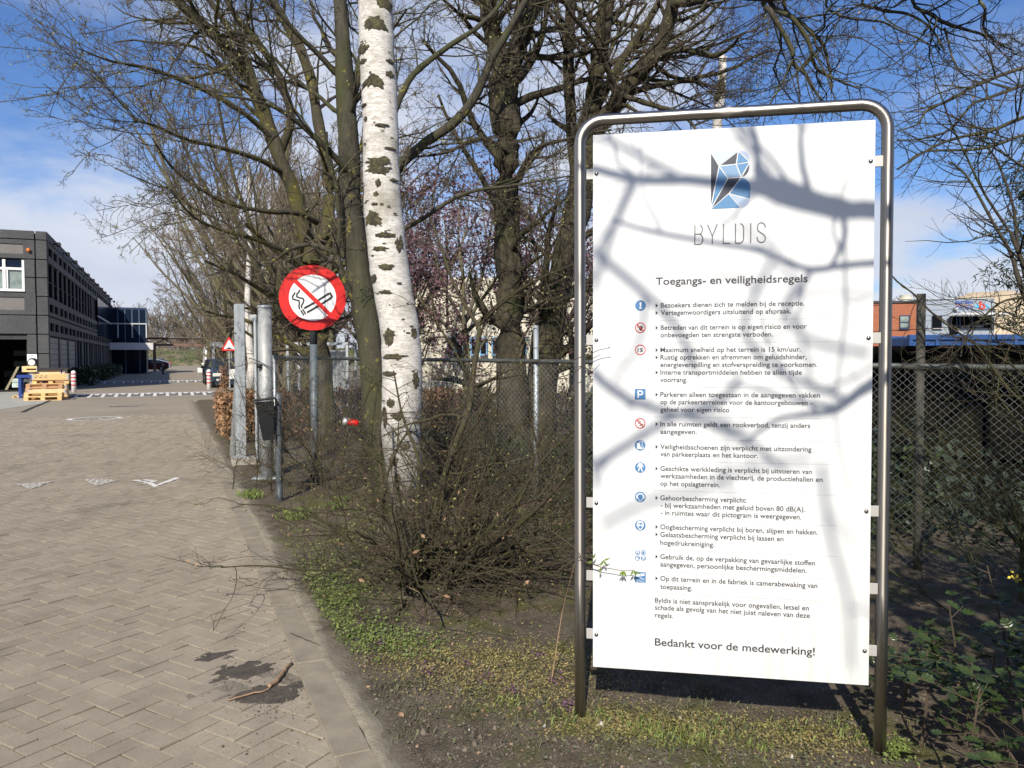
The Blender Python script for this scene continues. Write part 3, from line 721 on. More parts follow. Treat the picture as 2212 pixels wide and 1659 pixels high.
rules = [
 (1, 'Toegangs- en veiligheidsregels', (560, 1243), (1582, 1222), 51, 0),
 (2, 'Bezoekers dienen zich te melden bij de receptie.', (594, 125), (1560, 113), 33, 1),
 (2, 'Vertegenwoordigers uitsluitend op afspraak.', (594, 174), (1472, 165), 33, 1),
 (2, 'Betreden van dit terrein is op eigen risico en voor', (594, 273), (1578, 266), 33, 1),
 (2, 'onbevoegden ten strengste verboden.', (592, 322), (1350, 318), 33, 0),
 (2, 'Maximum snelheid op het terrein is 15 km/uur.', (592, 421), (1537, 418), 33, 1),
 (2, 'Rustig optrekken en afremmen om geluidshinder,', (592, 470), (1578, 469), 33, 1),
 (2, 'energieverspilling en stofverspreiding te voorkomen.', (592, 520), (1650, 520), 33, 0),
 (2, 'Interne transportmiddelen hebben te allen tijde', (592, 571), (1545, 571), 33, 1),
 (2, 'voorrang.', (592, 619), (773, 620), 33, 0),
 (2, 'Parkeren alleen toegestaan in de aangegeven vakken', (592, 718), (1667, 724), 33, 1),
 (2, 'op de parkeerterreinen voor de kantoorgebouwen -', (592, 767), (1617, 775), 33, 0),
 (2, 'geheel voor eigen risico', (592, 817), (1057, 820), 33, 0),
 (2, 'In alle ruimten geldt een rookverbod, tenzij anders', (592, 914), (1603, 926), 33, 1),
 (2, 'aangegeven.', (592, 963), (838, 967), 33, 0),
 (3, 'Veiligheidsschoenen zijn verplicht met uitzondering', (592, 138), (1612, 154), 33, 1),
 (3, 'van parkeerplaats en het kantoor.', (592, 186), (1252, 196), 33, 0),
 (3, 'Geschikte werkkleding is verplicht bij uitvoeren van', (592, 282), (1615, 305), 33, 1),
 (3, 'werkzaamheden in de vlechterij, de productiehallen en', (592, 332), (1688, 356), 33, 0),
 (3, 'op het opslagterrein.', (592, 381), (995, 390), 33, 0),
 (3, 'Gehoorbescherming verplicht:', (592, 478), (1175, 494), 34, 1),
 (3, '- bij werkzaamheden met geluid boven 80 dB(A).', (594, 526), (1570, 558), 34, 0),
 (3, '- in ruimtes waar dit pictogram is weergegeven.', (594, 576), (1545, 608), 34, 0),
 (3, 'Oogbescherming verplicht bij boren, slijpen en hakken.', (592, 672), (1658, 710), 34, 1),
 (3, 'Gelaatsbescherming verplicht bij lassen en', (592, 722), (1425, 754), 34, 1),
 (3, 'hogedrukreiniging.', (592, 776), (957, 790), 34, 0),
 (3, 'Gebruik de, op de verpakking van gevaarlijke stoffen', (592, 872), (1638, 915), 34, 1),
 (3, 'aangegeven, persoonlijke beschermingsmiddelen.', (592, 924), (1582, 962), 34, 0),
 (3, 'Op dit terrein en in de fabriek is camerabewaking van', (592, 1018), (1655, 1066), 34, 1),
 (3, 'toepassing.', (592, 1070), (808, 1080), 34, 0),
 (3, 'Byldis is niet aansprakelijk voor ongevallen, letsel en', (556, 1165), (1598, 1215), 34, 0),
 (4, 'schade als gevolg van het niet juist naleven van deze', (556, 250), (1605, 303), 34, 0),
 (4, 'regels.', (556, 298), (680, 305), 34, 0),
 (4, 'Bedankt voor de medewerking!', (556, 490), (1640, 555), 52, 0)]
for z, s, p0, p1, h, bul in rules:
    q0, q1 = zc(z, *p0), zc(z, *p1); hv = abs(zc(z, p0[0], p0[1]-h)[1]-q0[1])
    mb = MB(PT); text_mb(mb, s, q0, q1, hv, .0012, 0, .010 if h < 45 else .012)
    if bul:
        c = (q0[1]+q1[1])/2+hv*.42; x = zc(z, 560, p0[1])[0]; e = zc(z, 576, p0[1])[0]
        mb.face([(x, c-hv*.42, .0012), (e, c, .0012), (x, c+hv*.42, .0012)])
    mb.build('text_line', 'print_dark', info)
for z, p0, p1 in [(2, (555, 212), (1797, 198)), (2, (555, 360), (1795, 352)), (2, (553, 655), (1792, 660)), (2, (552, 852), (1790, 866)), (2, (552, 998), (1790, 1020)),
                  (3, (552, 216), (1788, 245)), (3, (552, 412), (1787, 450)), (3, (555, 608), (1785, 653)), (3, (555, 804), (1783, 858)), (3, (555, 952), (1782, 1010)), (3, (555, 1098), (1782, 1162))]:
    q0, q1 = zc(z, *p0), zc(z, *p1); mb = MB(PT); yv = (q0[1]+q1[1])/2
    for k in range(120):
        x = q0[0]+(q1[0]-q0[0])*k/119; mb.disc((x, yv, .0012), .0011, 6)
    mb.build('dotted_line', 'print_grey', info)
# pictograms, drawn in a unit circle
PM = ['print_blue', 'print_white', 'print_red', 'sign_black']
def boots(mb, X, S, z):
    mb.face([X(p) for p in [(-.62, .45), (-.05, .5), (-.02, -.12), (.35, -.48), (.52, -.62), (.52, -.72), (.05, -.72), (-.12, -.62), (-.2, -.7), (-.55, -.68)]], 1)
    mb.stroke([X(p)[:2] for p in [(-.1, .62), (-.08, .78), (.45, .72), (.38, .35), (.32, 0), (.42, -.2), (.65, -.32), (.72, -.5), (.55, -.6)]], .09*S, z, 1)
def suit(mb, X, S, z):
    mb.face([X(p) for p in [(-.3, .82), (-.02, .86), (-.02, -.02), (-.28, -.75), (-.48, -.72), (-.2, .1), (-.25, .45), (-.48, .02), (-.62, .08)]], 1)
    mb.face([X(p) for p in [(.3, .82), (.68, .08), (.52, 0), (.28, .45), (.22, .1), (.5, -.72), (.3, -.78), (.02, -.02), (.02, .86)]][::-1], 1)
def head(mb, X, S, z, mode):
    def ov(cx, cy, rx, ry, m, n=28, dz=0.0): mb.face([(X((cx+rx*math.cos(k/n*2*math.pi), cy+ry*math.sin(k/n*2*math.pi)))[0], X((cx+rx*math.cos(k/n*2*math.pi), cy+ry*math.sin(k/n*2*math.pi)))[1], z+dz) for k in range(n)], m)
    if mode == 'ear':
        ov(0, .12, .68, .62, 1); ov(0, .1, .5, .42, 0, dz=.0006); mb.face([(*X(p)[:2], z+.0004) for p in [(-.52, .3), (-.42, -.45), (-.1, -.82), (.15, -.82), (.45, -.45), (.52, .3)]], 1)
        mb.face([(*X(p)[:2], z+.0009) for p in [(-.42, .35), (-.34, -.4), (-.05, -.7), (.1, -.7), (.36, -.4), (.42, .35), (.1, .5), (-.2, .42)]], 0)
        for s in (-1, 1): mb.face([(*X(p)[:2], z+.0012) for p in ([(s*.78, .3), (s*.5, .34), (s*.46, -.28), (s*.74, -.3)] if s < 0 else [(.5, .34), (.78, .3), (.74, -.3), (.46, -.28)])], 1)
    else:
        mb.face([(*X(p)[:2], z+.0003) for p in [(-.6, .5), (-.68, 0), (-.42, -.5), (-.15, -.85), (.15, -.85), (.42, -.5), (.68, 0), (.6, .5), (.3, .85), (-.3, .85)]], 1)
        mb.face([(*X(p)[:2], z+.0006) for p in [(-.45, .42), (-.5, -.05), (-.32, -.4), (-.1, -.66), (.1, -.66), (.32, -.4), (.5, -.05), (.45, .42), (.1, .5), (-.2, .38)]], 0)
        for s in (-1, 1): ov(s*.25, .02, .22, .2, 1, dz=.0010)
def nosmoke_small(mb, X, S, z):
    mb.stroke([X(p)[:2] for p in [(-.1, -.42), (.62, -.08)]], .13*S, z, 3)
    mb.stroke([X(p)[:2] for p in [(-.4, -.3), (-.32, 0), (-.05, .05), (.1, .25), (-.1, .5), (-.35, .55)]], .06*S, z, 3)
def hand(mb, X, S, z):
    mb.face([X(p) for p in [(-.3, .1), (-.18, -.35), (.05, -.6), (.25, -.45), (.42, -.1), (.1, .15), (-.05, .0)]], 3)
    for p, q in (((.02, .05), (.08, .42)), ((.12, .05), (.28, .48)), ((.22, .02), (.45, .35)), ((.3, -.1), (.62, .12))): mb.stroke([X(p)[:2], X(q)[:2]], .1*S, z, 3)
    mb.stroke([X(p)[:2] for p in [(-.62, .0), (-.6, .2), (-.45, .25), (-.38, .05), (-.5, -.1), (-.62, 0)]], .03*S, z, 3); mb.stroke([X(p)[:2] for p in [(-.55, -.55), (-.3, -.35)]], .03*S, z, 3)
def picto(z, x, y, rpx, kind):
    c = zc(z, x, y); S = abs(zc(z, x+rpx, y)[0]-c[0]); Z = .0012
    mb = MB(PT); X = lambda p, zz=.0018: (c[0]+p[0]*S, c[1]+p[1]*S, zz)
    if kind in ('P', 'cam'):
        mb.face([(c[0]-S, c[1]-S, Z), (c[0]+S, c[1]-S, Z), (c[0]+S, c[1]+S, Z), (c[0]-S, c[1]+S, Z)], 0)
        if kind == 'P':
            mb.face([X(p) for p in [(-.5, -.7), (-.26, -.7), (-.26, .7), (-.5, .7)]], 1)
            mb.stroke([X(p)[:2] for p in [(-.26, .6), (.15, .6), (.38, .5), (.45, .27), (.36, .02), (.12, -.08), (-.26, -.08)]], .24*S, .0018, 1)
        else:
            mb.face([X(p) for p in [(-.8, .1), (.0, .2), (.05, .72), (-.72, .55)]], 1); mb.face([X(p) for p in [(.1, .22), (.42, .25), (.46, .76), (.14, .72)]], 1)
            mb.face([X(p) for p in [(.5, .3), (.75, .3), (.78, .78), (.52, .76)]], 1); mb.stroke([X(p)[:2] for p in [(-.1, .1), (.0, -.1), (.8, -.42)]], .1*S, .0018, 1)
            text_mb(mb, 'CAMERA', X((-.7, -.56))[:2], X((.35, -.56))[:2], .16*S, .0018, 1); text_mb(mb, 'BEWAKING', X((-.7, -.86))[:2], X((.8, -.86))[:2], .16*S, .0018, 1)
    elif kind in ('hand', '15', 'smoke'):
        mb.ringf((c[0], c[1], Z), S*.82, S, 40, 2)
        if kind == '15': text_mb(mb, '15', X((-.52, -.34))[:2], X((.5, -.34))[:2], .68*S, .0018, 3, .02)
        else:
            (hand if kind == 'hand' else nosmoke_small)(mb, X, S, .0018)
            mb.stroke([X((-.62, .62))[:2], X((.62, -.62))[:2]], .2*S, .0024, 2)
    else:
        mb.disc((c[0], c[1], Z), S, 40, 0)
        if kind == '!':
            mb.face([X(p) for p in [(-.13, -.2), (.13, -.2), (.19, .6), (-.19, .6)]], 1); mb.face([X(p) for p in [(-.2, -.62), (.2, -.62), (.2, -.3), (-.2, -.3)]], 1)
        elif kind == 'boot': boots(mb, X, S, .0018)
        elif kind == 'suit': suit(mb, X, S, .0018)
        elif kind in ('ear', 'eye'): head(mb, X, S, .0018, kind)
    mb.build('pictogram', PM, info)
for a in [(2, 458, 111, 36, '!'), (2, 457, 258, 36, 'hand'), (2, 457, 405, 36, '15'), (2, 456, 700, 36, 'P'), (2, 456, 893, 36, 'smoke'), (2, 456, 1040, 36, 'boot'),
          (3, 457, 259, 36, 'suit'), (3, 457, 455, 36, 'ear'), (3, 457, 645, 36, 'eye'), (3, 439, 826, 17, 'eye'), (3, 478, 826, 17, 'ear'), (3, 439, 864, 17, 'boot'), (3, 478, 864, 17, 'suit'), (3, 458, 992, 36, 'cam')]: picto(*a)
# faceted emblem (readings from another crop: origin 2700,560, scale .25316)
def lz(x, y): return uv((2700+.25316*x)/1.8228, (560+.25316*y)/1.8228)
def facet(pts, mt):
    mb = MB(PT); mb.face([(*lz(*p), .0013) for p in pts][::-1]); mb.build('emblem_facet', mt, info)
arcT = [(845, 128), (880, 124), (920, 130), (960, 155), (985, 190), (998, 235), (1002, 270)]
facet([(410, 145), (812, 128), (535, 340)], 'logo_ice')
facet([(400, 165), (520, 360), (450, 700), (400, 960)], 'logo_dark')
facet([(555, 342), (817, 142), (790, 318)], 'logo_dark')
facet([(834, 140), (988, 288), (806, 320)], 'logo_blue')
facet(arcT, 'logo_pale')
facet([(548, 362), (790, 336), (862, 522), (668, 536)], 'logo_mid')
facet([(808, 334), (996, 305), (878, 505)], 'logo_blue')
facet([(1002, 325), (1004, 370), (996, 420), (975, 465), (940, 500), (892, 522)], 'logo_dark')
facet([(532, 380), (655, 545), (560, 720), (412, 975)], 'logo_blue')
facet([(672, 550), (862, 540), (680, 770), (418, 1000)], 'logo_dark')
facet([(880, 541), (920, 548), (960, 570), (995, 610), (1014, 660), (1019, 720), (1018, 780), (1014, 858), (700, 775)], 'logo_blue')
facet([(412, 1019), (678, 795), (858, 1000)], 'logo_blue')
facet([(700, 795), (1010, 875), (995, 920), (965, 960), (925, 988), (878, 998)], 'logo_pale')
def arc(cx, cy, rx, ry, a0, a1, n=10): return [(cx+rx*math.cos(R(a0+(a1-a0)*k/n)), cy-ry*math.sin(R(a0+(a1-a0)*k/n))) for k in range(n+1)]
word = [[[(145, 1570), (150, 1270), (215, 1268)]+arc(215, 1338, 52, 70, 90, -90)+[(150, 1408)], [(215, 1408)]+arc(218, 1488, 54, 80, 90, -90)+[(145, 1568)]],
        [[(347, 1262), (423, 1440), (421, 1563)], [(500, 1256), (423, 1440)]], [[(598, 1252), (593, 1556), (706, 1552)]],
        [[(785, 1550), (785, 1248), (850, 1246)]+arc(850, 1320, 64, 74, 90, 0)+arc(850, 1475, 64, 74, 0, -90)+[(785, 1550)]], [[(1027, 1240), (1025, 1546)]],
        [[(1257, 1308)]+arc(1192, 1300, 62, 66, 0, 180)+[(1140, 1360), (1235, 1420)]+arc(1192, 1475, 64, 66, 20, -180)+[(1128, 1455)]]]
for L in word:
    mb = MB(PT)
    for s in L: mb.stroke([lz(*p) for p in s], .0042, .0013)
    mb.build('thin_letter', 'print_grey', info)

# ------------------------------------------------------------------ round no-smoking sign on its pole
sg = G(681, 1048)[:2]; sgz = tz(*sg)
ns = thing('no_smoking_sign', 'round red and white no smoking sign with a black cigarette on a grey pole', 'sign', (*sg, sgz))
mb = MB(); mb.tube([(*sg, sgz-.2), (*sg, sgz+1.72)], .044, 20); mb.build('pole', 'grey_paint', ns, True)
mb = MB(); mb.tube([(*sg, sgz+1.7), (*sg, sgz+2.35)], .045, 20); mb.build('pole_sleeve', 'pole_dark', ns, True)
zc0 = P(678, 643.5, 9.0)[2]; SR = .39
zc0 = EYE+(770.8-643.5)/FPX*(sg@[math.sin(YAW), math.cos(YAW)])
nv = W(0, -1)-W(0, 0); nv = np.array([*nv[:2], 0]); nv /= np.linalg.norm(nv)
th = R(10); nv = np.array([nv[0]*math.cos(th)-nv[1]*math.sin(th), nv[0]*math.sin(th)+nv[1]*math.cos(th), 0])
uu = np.array([-nv[1], nv[0], 0.0])
if uu@RGT < 0: uu = -uu
ST = (np.array([uu, [0, 0, 1], nv]), np.array([*sg, zc0])+nv*.06)
mb = MB(ST); n_s = 64
V = []; 
for r_, z_ in ((SR-.004, -.028), (SR, -.026), (SR, 0.0), (SR-.004, .0)):
    V += [(r_*math.cos(2*math.pi*k/n_s), r_*math.sin(2*math.pi*k/n_s), z_) for k in range(n_s)]
mb.add(V, [(q*n_s+k, q*n_s+(k+1) % n_s, (q+1)*n_s+(k+1) % n_s, (q+1)*n_s+k) for q in range(3) for k in range(n_s)]+[tuple(range(3*n_s, 4*n_s)), tuple(range(n_s-1, -1, -1))])
disc = mb.build('disc', 'sign_white', ns)
mb = MB(ST); mb.ringf((0, 0, .002), SR*.705, SR, 72); mb.stroke([(-.51*SR, .51*SR), (.51*SR, -.51*SR)], .095*SR*1.35, .0044); mb.build('prohibition_ring', 'sign_red', ns)
# cigarette graphic, read from the crop centred (640,830), radius 605
def cg(x, y): return ((x-643)/605*SR, (830-y)/605*SR)
mb = MB(ST)
for q in ([(487, 1028), (680, 920), (945, 745)], [(538, 1105), (735, 990), (1000, 815)], [(955, 730), (1000, 815)]): mb.stroke([cg(*p) for p in q], .048*SR*1.3, .003)
for q in ([(428, 1065), (483, 1158)], [(462, 1042), (516, 1136)]): mb.stroke([cg(*p) for p in q], .04*SR*1.2, .003)
mb.stroke([cg(*p) for p in [(407, 1048), (395, 990), (405, 930), (395, 885), (340, 875), (290, 860), (283, 810), (310, 775), (328, 735)]], .045*SR, .003)
mb.stroke([cg(*p) for p in [(447, 1025), (440, 980), (470, 930), (485, 880), (470, 845), (410, 835), (360, 815), (362, 765), (400, 725), (410, 685)]], .045*SR, .003)
mb.build('cigarette_symbol', 'sign_black', ns)
mb = MB(ST)
for v in (-.14, .14): mb.bbox(-.1, .1, v-.02, v+.02, -.05, -.028, .004); mb.bbox(-.06, .06, v-.016, v+.016, -.112, -.05, .004)
mb.build('clamp', 'galv', ns)

# ------------------------------------------------------------------ dark letter bin on a grey post
g = G(604, 1083); gz = tz(g[0], g[1]); dB = g[:2]@[math.sin(YAW), math.cos(YAW)]
wb = thing('waste_bin', 'tapered dark grey bin hung on the left of a short grey post', 'bin', (g[0], g[1], gz))
topz = EYE+(771-848)/FPX*dB
mb = MB(); mb.tube([(g[0], g[1], gz-.2), (g[0], g[1], topz-.01), (g[0], g[1], topz)], [.036, .036, .03], 20); mb.build('post', 'grey_paint', wb, True)
mb = MB(); mb.tube([(g[0], g[1], gz-.15), (g[0], g[1], gz+.19)], .0375, 20); mb.build('post_foot', 'pole_dark', wb, True)
bu = (W(-1, -.35)-W(0, 0)); bu /= np.linalg.norm(bu); bw = np.array([-bu[1], bu[0], 0]); BT = (np.array([bu, bw, [0, 0, 1]]), np.array([g[0], g[1], 0]))
z1 = EYE+(771-866)/FPX*dB; z0 = EYE+(771-948)/FPX*dB
mb = MB(BT)
t0, t1, b0, b1, hw = .045, .235, .055, .165, .125
V = [(b0, -hw*.85, z0), (b1, -hw*.85, z0), (b1, hw*.85, z0), (b0, hw*.85, z0), (t0, -hw, z1), (t1, -hw, z1-.01), (t1, hw, z1-.01), (t0, hw, z1)]
mb.add(V, [(3, 2, 1, 0), (4, 5, 6, 7), (0, 1, 5, 4), (1, 2, 6, 5), (2, 3, 7, 6), (3, 0, 4, 7)]); body = mb.build('bin_body', 'bin_dark', wb)
mb = MB(BT); mb.add([(.03, -hw-.012, z1+.03), (t1+.025, -hw-.012, z1+.004), (t1+.025, hw+.012, z1+.004), (.03, hw+.012, z1+.03), (.03, -hw-.012, z1+.045), (t1+.022, -hw-.012, z1+.018), (t1+.022, hw+.012, z1+.018), (.03, hw+.012, z1+.045)],
                  [(3, 2, 1, 0), (4, 5, 6, 7), (0, 1, 5, 4), (1, 2, 6, 5), (2, 3, 7, 6), (3, 0, 4, 7)]); mb.build('lid', 'bin_dark', wb)
mb = MB(BT); mb.box(-.01, .05, -.05, .05, z0+.05, z1-.05); mb.build('bracket', 'pole_dark', wb)

# ------------------------------------------------------------------ sliding gate posts
gp = G(524, 1002); gd = gp[:2]@[math.sin(YAW), math.cos(YAW)]
gt = thing('gate_guide_post', 'square galvanised gate guide post on a concrete footing beside the road', 'gate post', (gp[0], gp[1], 0))
ztop = EYE+(772-657)/FPX*gd; c_ = gp[:2]; mb = MB()
mb.bbox(c_[0]-.055, c_[0]+.055, c_[1]-.055, c_[1]+.055, .1, ztop, .008); mb.build('column', 'galv', gt)
mb = MB(); mb.box(c_[0]-.075, c_[0]-.055, c_[1]-.035, c_[1]+.03, .12, ztop-.0); mb.box(c_[0]-.09, c_[0]-.075, c_[1]-.035, c_[1]-.03, .12, ztop-.01); mb.build('side_rail', 'galv', gt)
for zz in (.35, 1.9):
    mb = MB(); mb.tube([(c_[0]-.06, c_[1]-.03, zz), (c_[0]-.095, c_[1]-.03, zz)], .012, 10); mb.build('bolt', 'bolt_metal', gt)
mb = MB(); mb.bbox(c_[0]-.16, c_[0]+.2, c_[1]-.14, c_[1]+.16, -.2, .1, .012); mb.build('footing', 'old_concrete', gt)
mb = MB(); mb.bbox(c_[0]-.12, c_[0]+.12, c_[1]-.09, c_[1]+.1, .1, .112, .003); mb.build('base_plate', 'galv', gt)
ls = thing('leaning_steel_strip', 'flat galvanised strip standing aslant left of the square gate post', 'steel strip', (gp[0]-.2, gp[1], 0))
q0 = G(501, 990); q1 = P(512, 806, gd+.1); mb = MB(); w1 = RGT*.04
mb.add([q0-w1, q0+w1, q1+w1*.9, q1-w1*.9, q0-w1+FWD*.012, q0+w1+FWD*.012, q1+w1*.9+FWD*.012, q1-w1*.9+FWD*.012], [(0, 1, 2, 3), (7, 6, 5, 4), (0, 3, 7, 4), (1, 5, 6, 2), (3, 2, 6, 7), (0, 4, 5, 1)]); mb.build('strip', 'galv', ls)
cb = P(502, 808, gd+.2); mb = MB(); mb.bbox(cb[0]-.04, cb[0]+.05, cb[1]-.03, cb[1]+.03, cb[2]-.07, cb[2]+.07, .01); mb.build('junction_box', 'bag_white', ls)
bp = G(577, 1033); bd = bp[:2]@[math.sin(YAW), math.cos(YAW)]; zt2 = EYE+(772-660)/FPX*bd
gc = thing('gate_column', 'thick round galvanised gate column with a cap and a black knob', 'gate post', (bp[0], bp[1], 0))
mb = MB(); mb.tube([(*bp[:2], -.2), (*bp[:2], zt2-.04)], .083, 36); mb.build('pipe', 'galv_pole', gc, True)
mb = MB(); mb.lathe([(.083, 0), (.091, .005), (.091, .03), (.08, .04)], (*bp[:2], zt2-.04), 36); mb.build('cap', 'galv', gc, True)
mb = MB(); q = bp+(W(-.1, -.02)-W(0, 0)); e1 = W(1, 0); e2 = W(0, 1)
CT = (np.array([e1, e2, [0, 0, 1]]), np.array([bp[0], bp[1], 0]))
mb = MB(CT); mb.box(-.125, -.10, -.06, .1, .25, zt2-.16); mb.box(-.10, -.075, .0, .02, .25, zt2-.16)
for k in range(4): mb.add([(-.165+.018*k, -.06, zt2-.16), (-.147+.018*k, -.06, zt2-.16), (-.156+.018*k, -.06, zt2-.21), (-.165+.018*k, .1, zt2-.16), (-.147+.018*k, .1, zt2-.16), (-.156+.018*k, .1, zt2-.21)], [(0, 1, 2), (5, 4, 3), (0, 3, 4, 1), (1, 4, 5, 2), (2, 5, 3, 0)])
mb.box(-.17, -.09, -.062, .102, zt2-.16, zt2-.12); mb.build('guide_plate', 'galv', gc)
mb = MB(CT); kz = EYE+(772-790)/FPX*bd; mb.tube([(-.045, -.09, kz), (-.05, -.125, kz)], [.03, .03], 18); mb.build('knob', 'plastic_black', gc, True)
mb = MB(CT); mb.tube([(-.17, -.12, kz+.1), (-.05, -.125, kz+.06), (.11, -.1, kz-.03)], .006, 6); mb.build('cable', 'plastic_black', gc)
mb = MB(CT); mb.bbox(-.16, .16, -.13, .13, -.1, .02, .005); mb.build('base_plate', 'galv', gc)
for dz_, sx_ in ((.12, -.08), (.12, .07), (zt2-.14, -.07), (zt2-.14, .07)):
    mb = MB(CT); yy = -math.sqrt(.083**2-sx_**2); mb.tube([(sx_, yy+.004, dz_), (sx_*1.03, yy-.006, dz_)], .007, 8); mb.build('bolt', 'bolt_metal', gc)

# ------------------------------------------------------------------ chain-link fence
f0 = G(596, 1018); f1 = G(1990, 1236); f0 = np.array([*f0[:2], 0]); f1 = np.array([*f1[:2], 0]); fd = f1-f0; FL0 = np.linalg.norm(fd); fd /= FL0
FL = FL0+1.9
def fh(s): return 1.545-.075*s/FL0
fence = thing('chain_link_fence', 'wire mesh fence with a dark top rail running behind the signs to the right', 'fence', f0)
fn = np.array([-fd[1], fd[0], 0])
if fn@FWD < 0: fn = -fn
MS = .057; nz = 27; ncol = int(FL/(MS))
Z = np.arange(0, nz*2+1); lines = []
for c in range(ncol+1):
    for ph in (0,):
        s = c*MS; zz = .03+Z*(1.0/(nz*2))
        off = np.where(Z % 2 == 0, 0, MS/2) * 1.0
        for sg_ in (1, -1):
            x = s+off*sg_
            pts = f0[None]+fd[None]*x[:, None]; pts[:, 2] = zz*(fh(s)-.03); pts += fn[None]*(.004*sg_*np.where(Z % 2 == 0, 1, -1))[:, None]
            if s+MS/2 < FL and s-MS/2 > 0: lines.append(pts)
lines = np.array(lines[::1]); V, F = tubes(lines[::2] if False else lines, np.full(lines.shape[:2], .0017), 3)
mesh_obj('wire_mesh', V-f0, F, 'wire', fence, kind='stuff')
mb = MB(); mb.tube([f0+[0, 0, fh(0)], f0+fd*FL+[0, 0, fh(FL)]], .021, 12); mb.build('top_rail', 'rail_dark', fence, True)
for s in (.0, ):
    q = f0+fd*s; mb = MB(); mb.tube([q+[0, 0, -.2], q+[0, 0, 1.58]], .022, 12); mb.build('fence_post', 'galv', fence, True)
sp = [((1154-PCX)/FPX, 'galv', 1.86), ((1986-PCX)/FPX, 'post_weathered', 1.985)]
posts = []
for k_, mt, hgt in sp:
    # intersection of the fence line with the sight line
    c, s_ = f0, fd; fx = lambda v: (v@RGT0, v@np.array([math.sin(YAW), math.cos(YAW), 0]))
    a_, b_ = fx(c); p_, q_ = fx(s_); S = (k_*b_-a_)/(p_-k_*q_); q = f0+fd*S+fn*.03; posts.append((S, hgt))
    mb = MB(); mb.tube([q+[0, 0, -.2], q+[0, 0, hgt]], .030 if mt != 'galv' else .026, 14); mb.build('fence_post', mt, fence, True)
q = f0+fd*(FL-.05)+fn*.03; mb = MB(); mb.tube([q+[0, 0, -.2], q+[0, 0, 1.95]], .036, 12); mb.build('fence_post', 'post_weathered', fence, True)
S1 = posts[1][0]
for zz, sag in ((1.93, .05), (1.735, .02)):                        # two strands of barbed wire
    pts = []
    for k in range(41):
        s = posts[0][0]+(FL-posts[0][0])*k/40; w_ = (s-S1)/(FL-S1) if s > S1 else (S1-s)/(S1-posts[0][0])
        base = zz+(.12*(s-S1)/(FL-S1) if s > S1 else -.10*(S1-s)/(S1-posts[0][0])); pts.append(f0+fd*s+fn*.0+np.array([0, 0, base-sag*4*w_*(1-w_)*.4]))
    mb = MB(); mb.tube(pts, .0024, 4)
    for k in range(60):
        s = k/60*40; i = int(s); q = pts[i]*(1-(s-i))+pts[min(i+1, 40)]*(s-i)
        for r_ in range(2): v = NP.normal(0, 1, 3); v = v/np.linalg.norm(v)*.013; mb.tube([q-v, q+v], .0014, 3)
    mb.build('barbed_wire', 'rust_wire', fence)

# red and chrome lantern hooked on the mesh
lq = P(757, 912, 8.75); lt = thing('warning_lantern', 'small red lantern with a clear chrome end stuck sideways in the wire mesh', 'lantern', lq)
LT = (np.array([RGT, UPV, -FWD]), lq)
mb = MB(LT); mb.tube([(-.02, .0, 0), (.0, -.002, 0), (.085, -.012, 0), (.09, -.012, 0)], [.03, .034, .034, .026], 16); mb.build('lantern_body', 'sign_red', lt, True)
mb = MB(LT); mb.tube([(-.085, .012, 0), (-.075, .01, 0), (-.04, .005, 0), (-.022, .002, 0)], [.02, .045, .047, .034], 16); mb.build('lantern_cap', 'hinge_metal', lt, True)

# ------------------------------------------------------------------ dark mossy block wall behind the fence
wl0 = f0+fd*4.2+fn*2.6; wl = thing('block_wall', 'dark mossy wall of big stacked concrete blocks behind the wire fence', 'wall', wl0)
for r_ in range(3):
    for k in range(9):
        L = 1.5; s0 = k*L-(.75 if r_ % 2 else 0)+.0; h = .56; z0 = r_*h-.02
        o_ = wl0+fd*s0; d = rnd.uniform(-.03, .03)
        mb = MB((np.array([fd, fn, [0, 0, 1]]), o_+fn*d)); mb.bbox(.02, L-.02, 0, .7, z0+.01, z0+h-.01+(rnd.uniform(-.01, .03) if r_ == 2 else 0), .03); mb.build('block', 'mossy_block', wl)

# ------------------------------------------------------------------ dark concrete-panel hall on the left
BX, BY, BE, BW = -5.1, 42.3, 87.0, -16.0
HB = 7.42
hall = thing('factory_hall', 'long two-storey hall of dark concrete panels with an open gateway and rows of dark windows', 'building', (BX, BY, 0))
def part(name, mats, f, parent=hall, **k):
    mb = MB(); f(mb); return mb.build(name, mats, parent, **k)
part('roof', 'roof_dark', lambda mb: mb.box(BW, BX-.12, BY+.12, BE, HB-.35, HB-.1))
part('wall_core', 'facade_joint', lambda mb: (mb.box(BX-.30, BX-.115, BY+.2, BE, 0, HB-.36), mb.box(BW, BX-.30, BY+.115, BY+.3, 3.0, HB-.36), mb.box(-6.0, BX-.3, BY+.115, BY+.3, 0, 3.0), mb.box(BW, BX-.3, BE-.2, BE, 0, HB-.36), mb.box(BW, BW+.2, BY+.3, BE-.2, 0, HB-.36)))
lv = [-.02, .88, 1.76, 2.66, 3.54, 4.41, 5.28, 6.12, 7.02]
g_ = .022
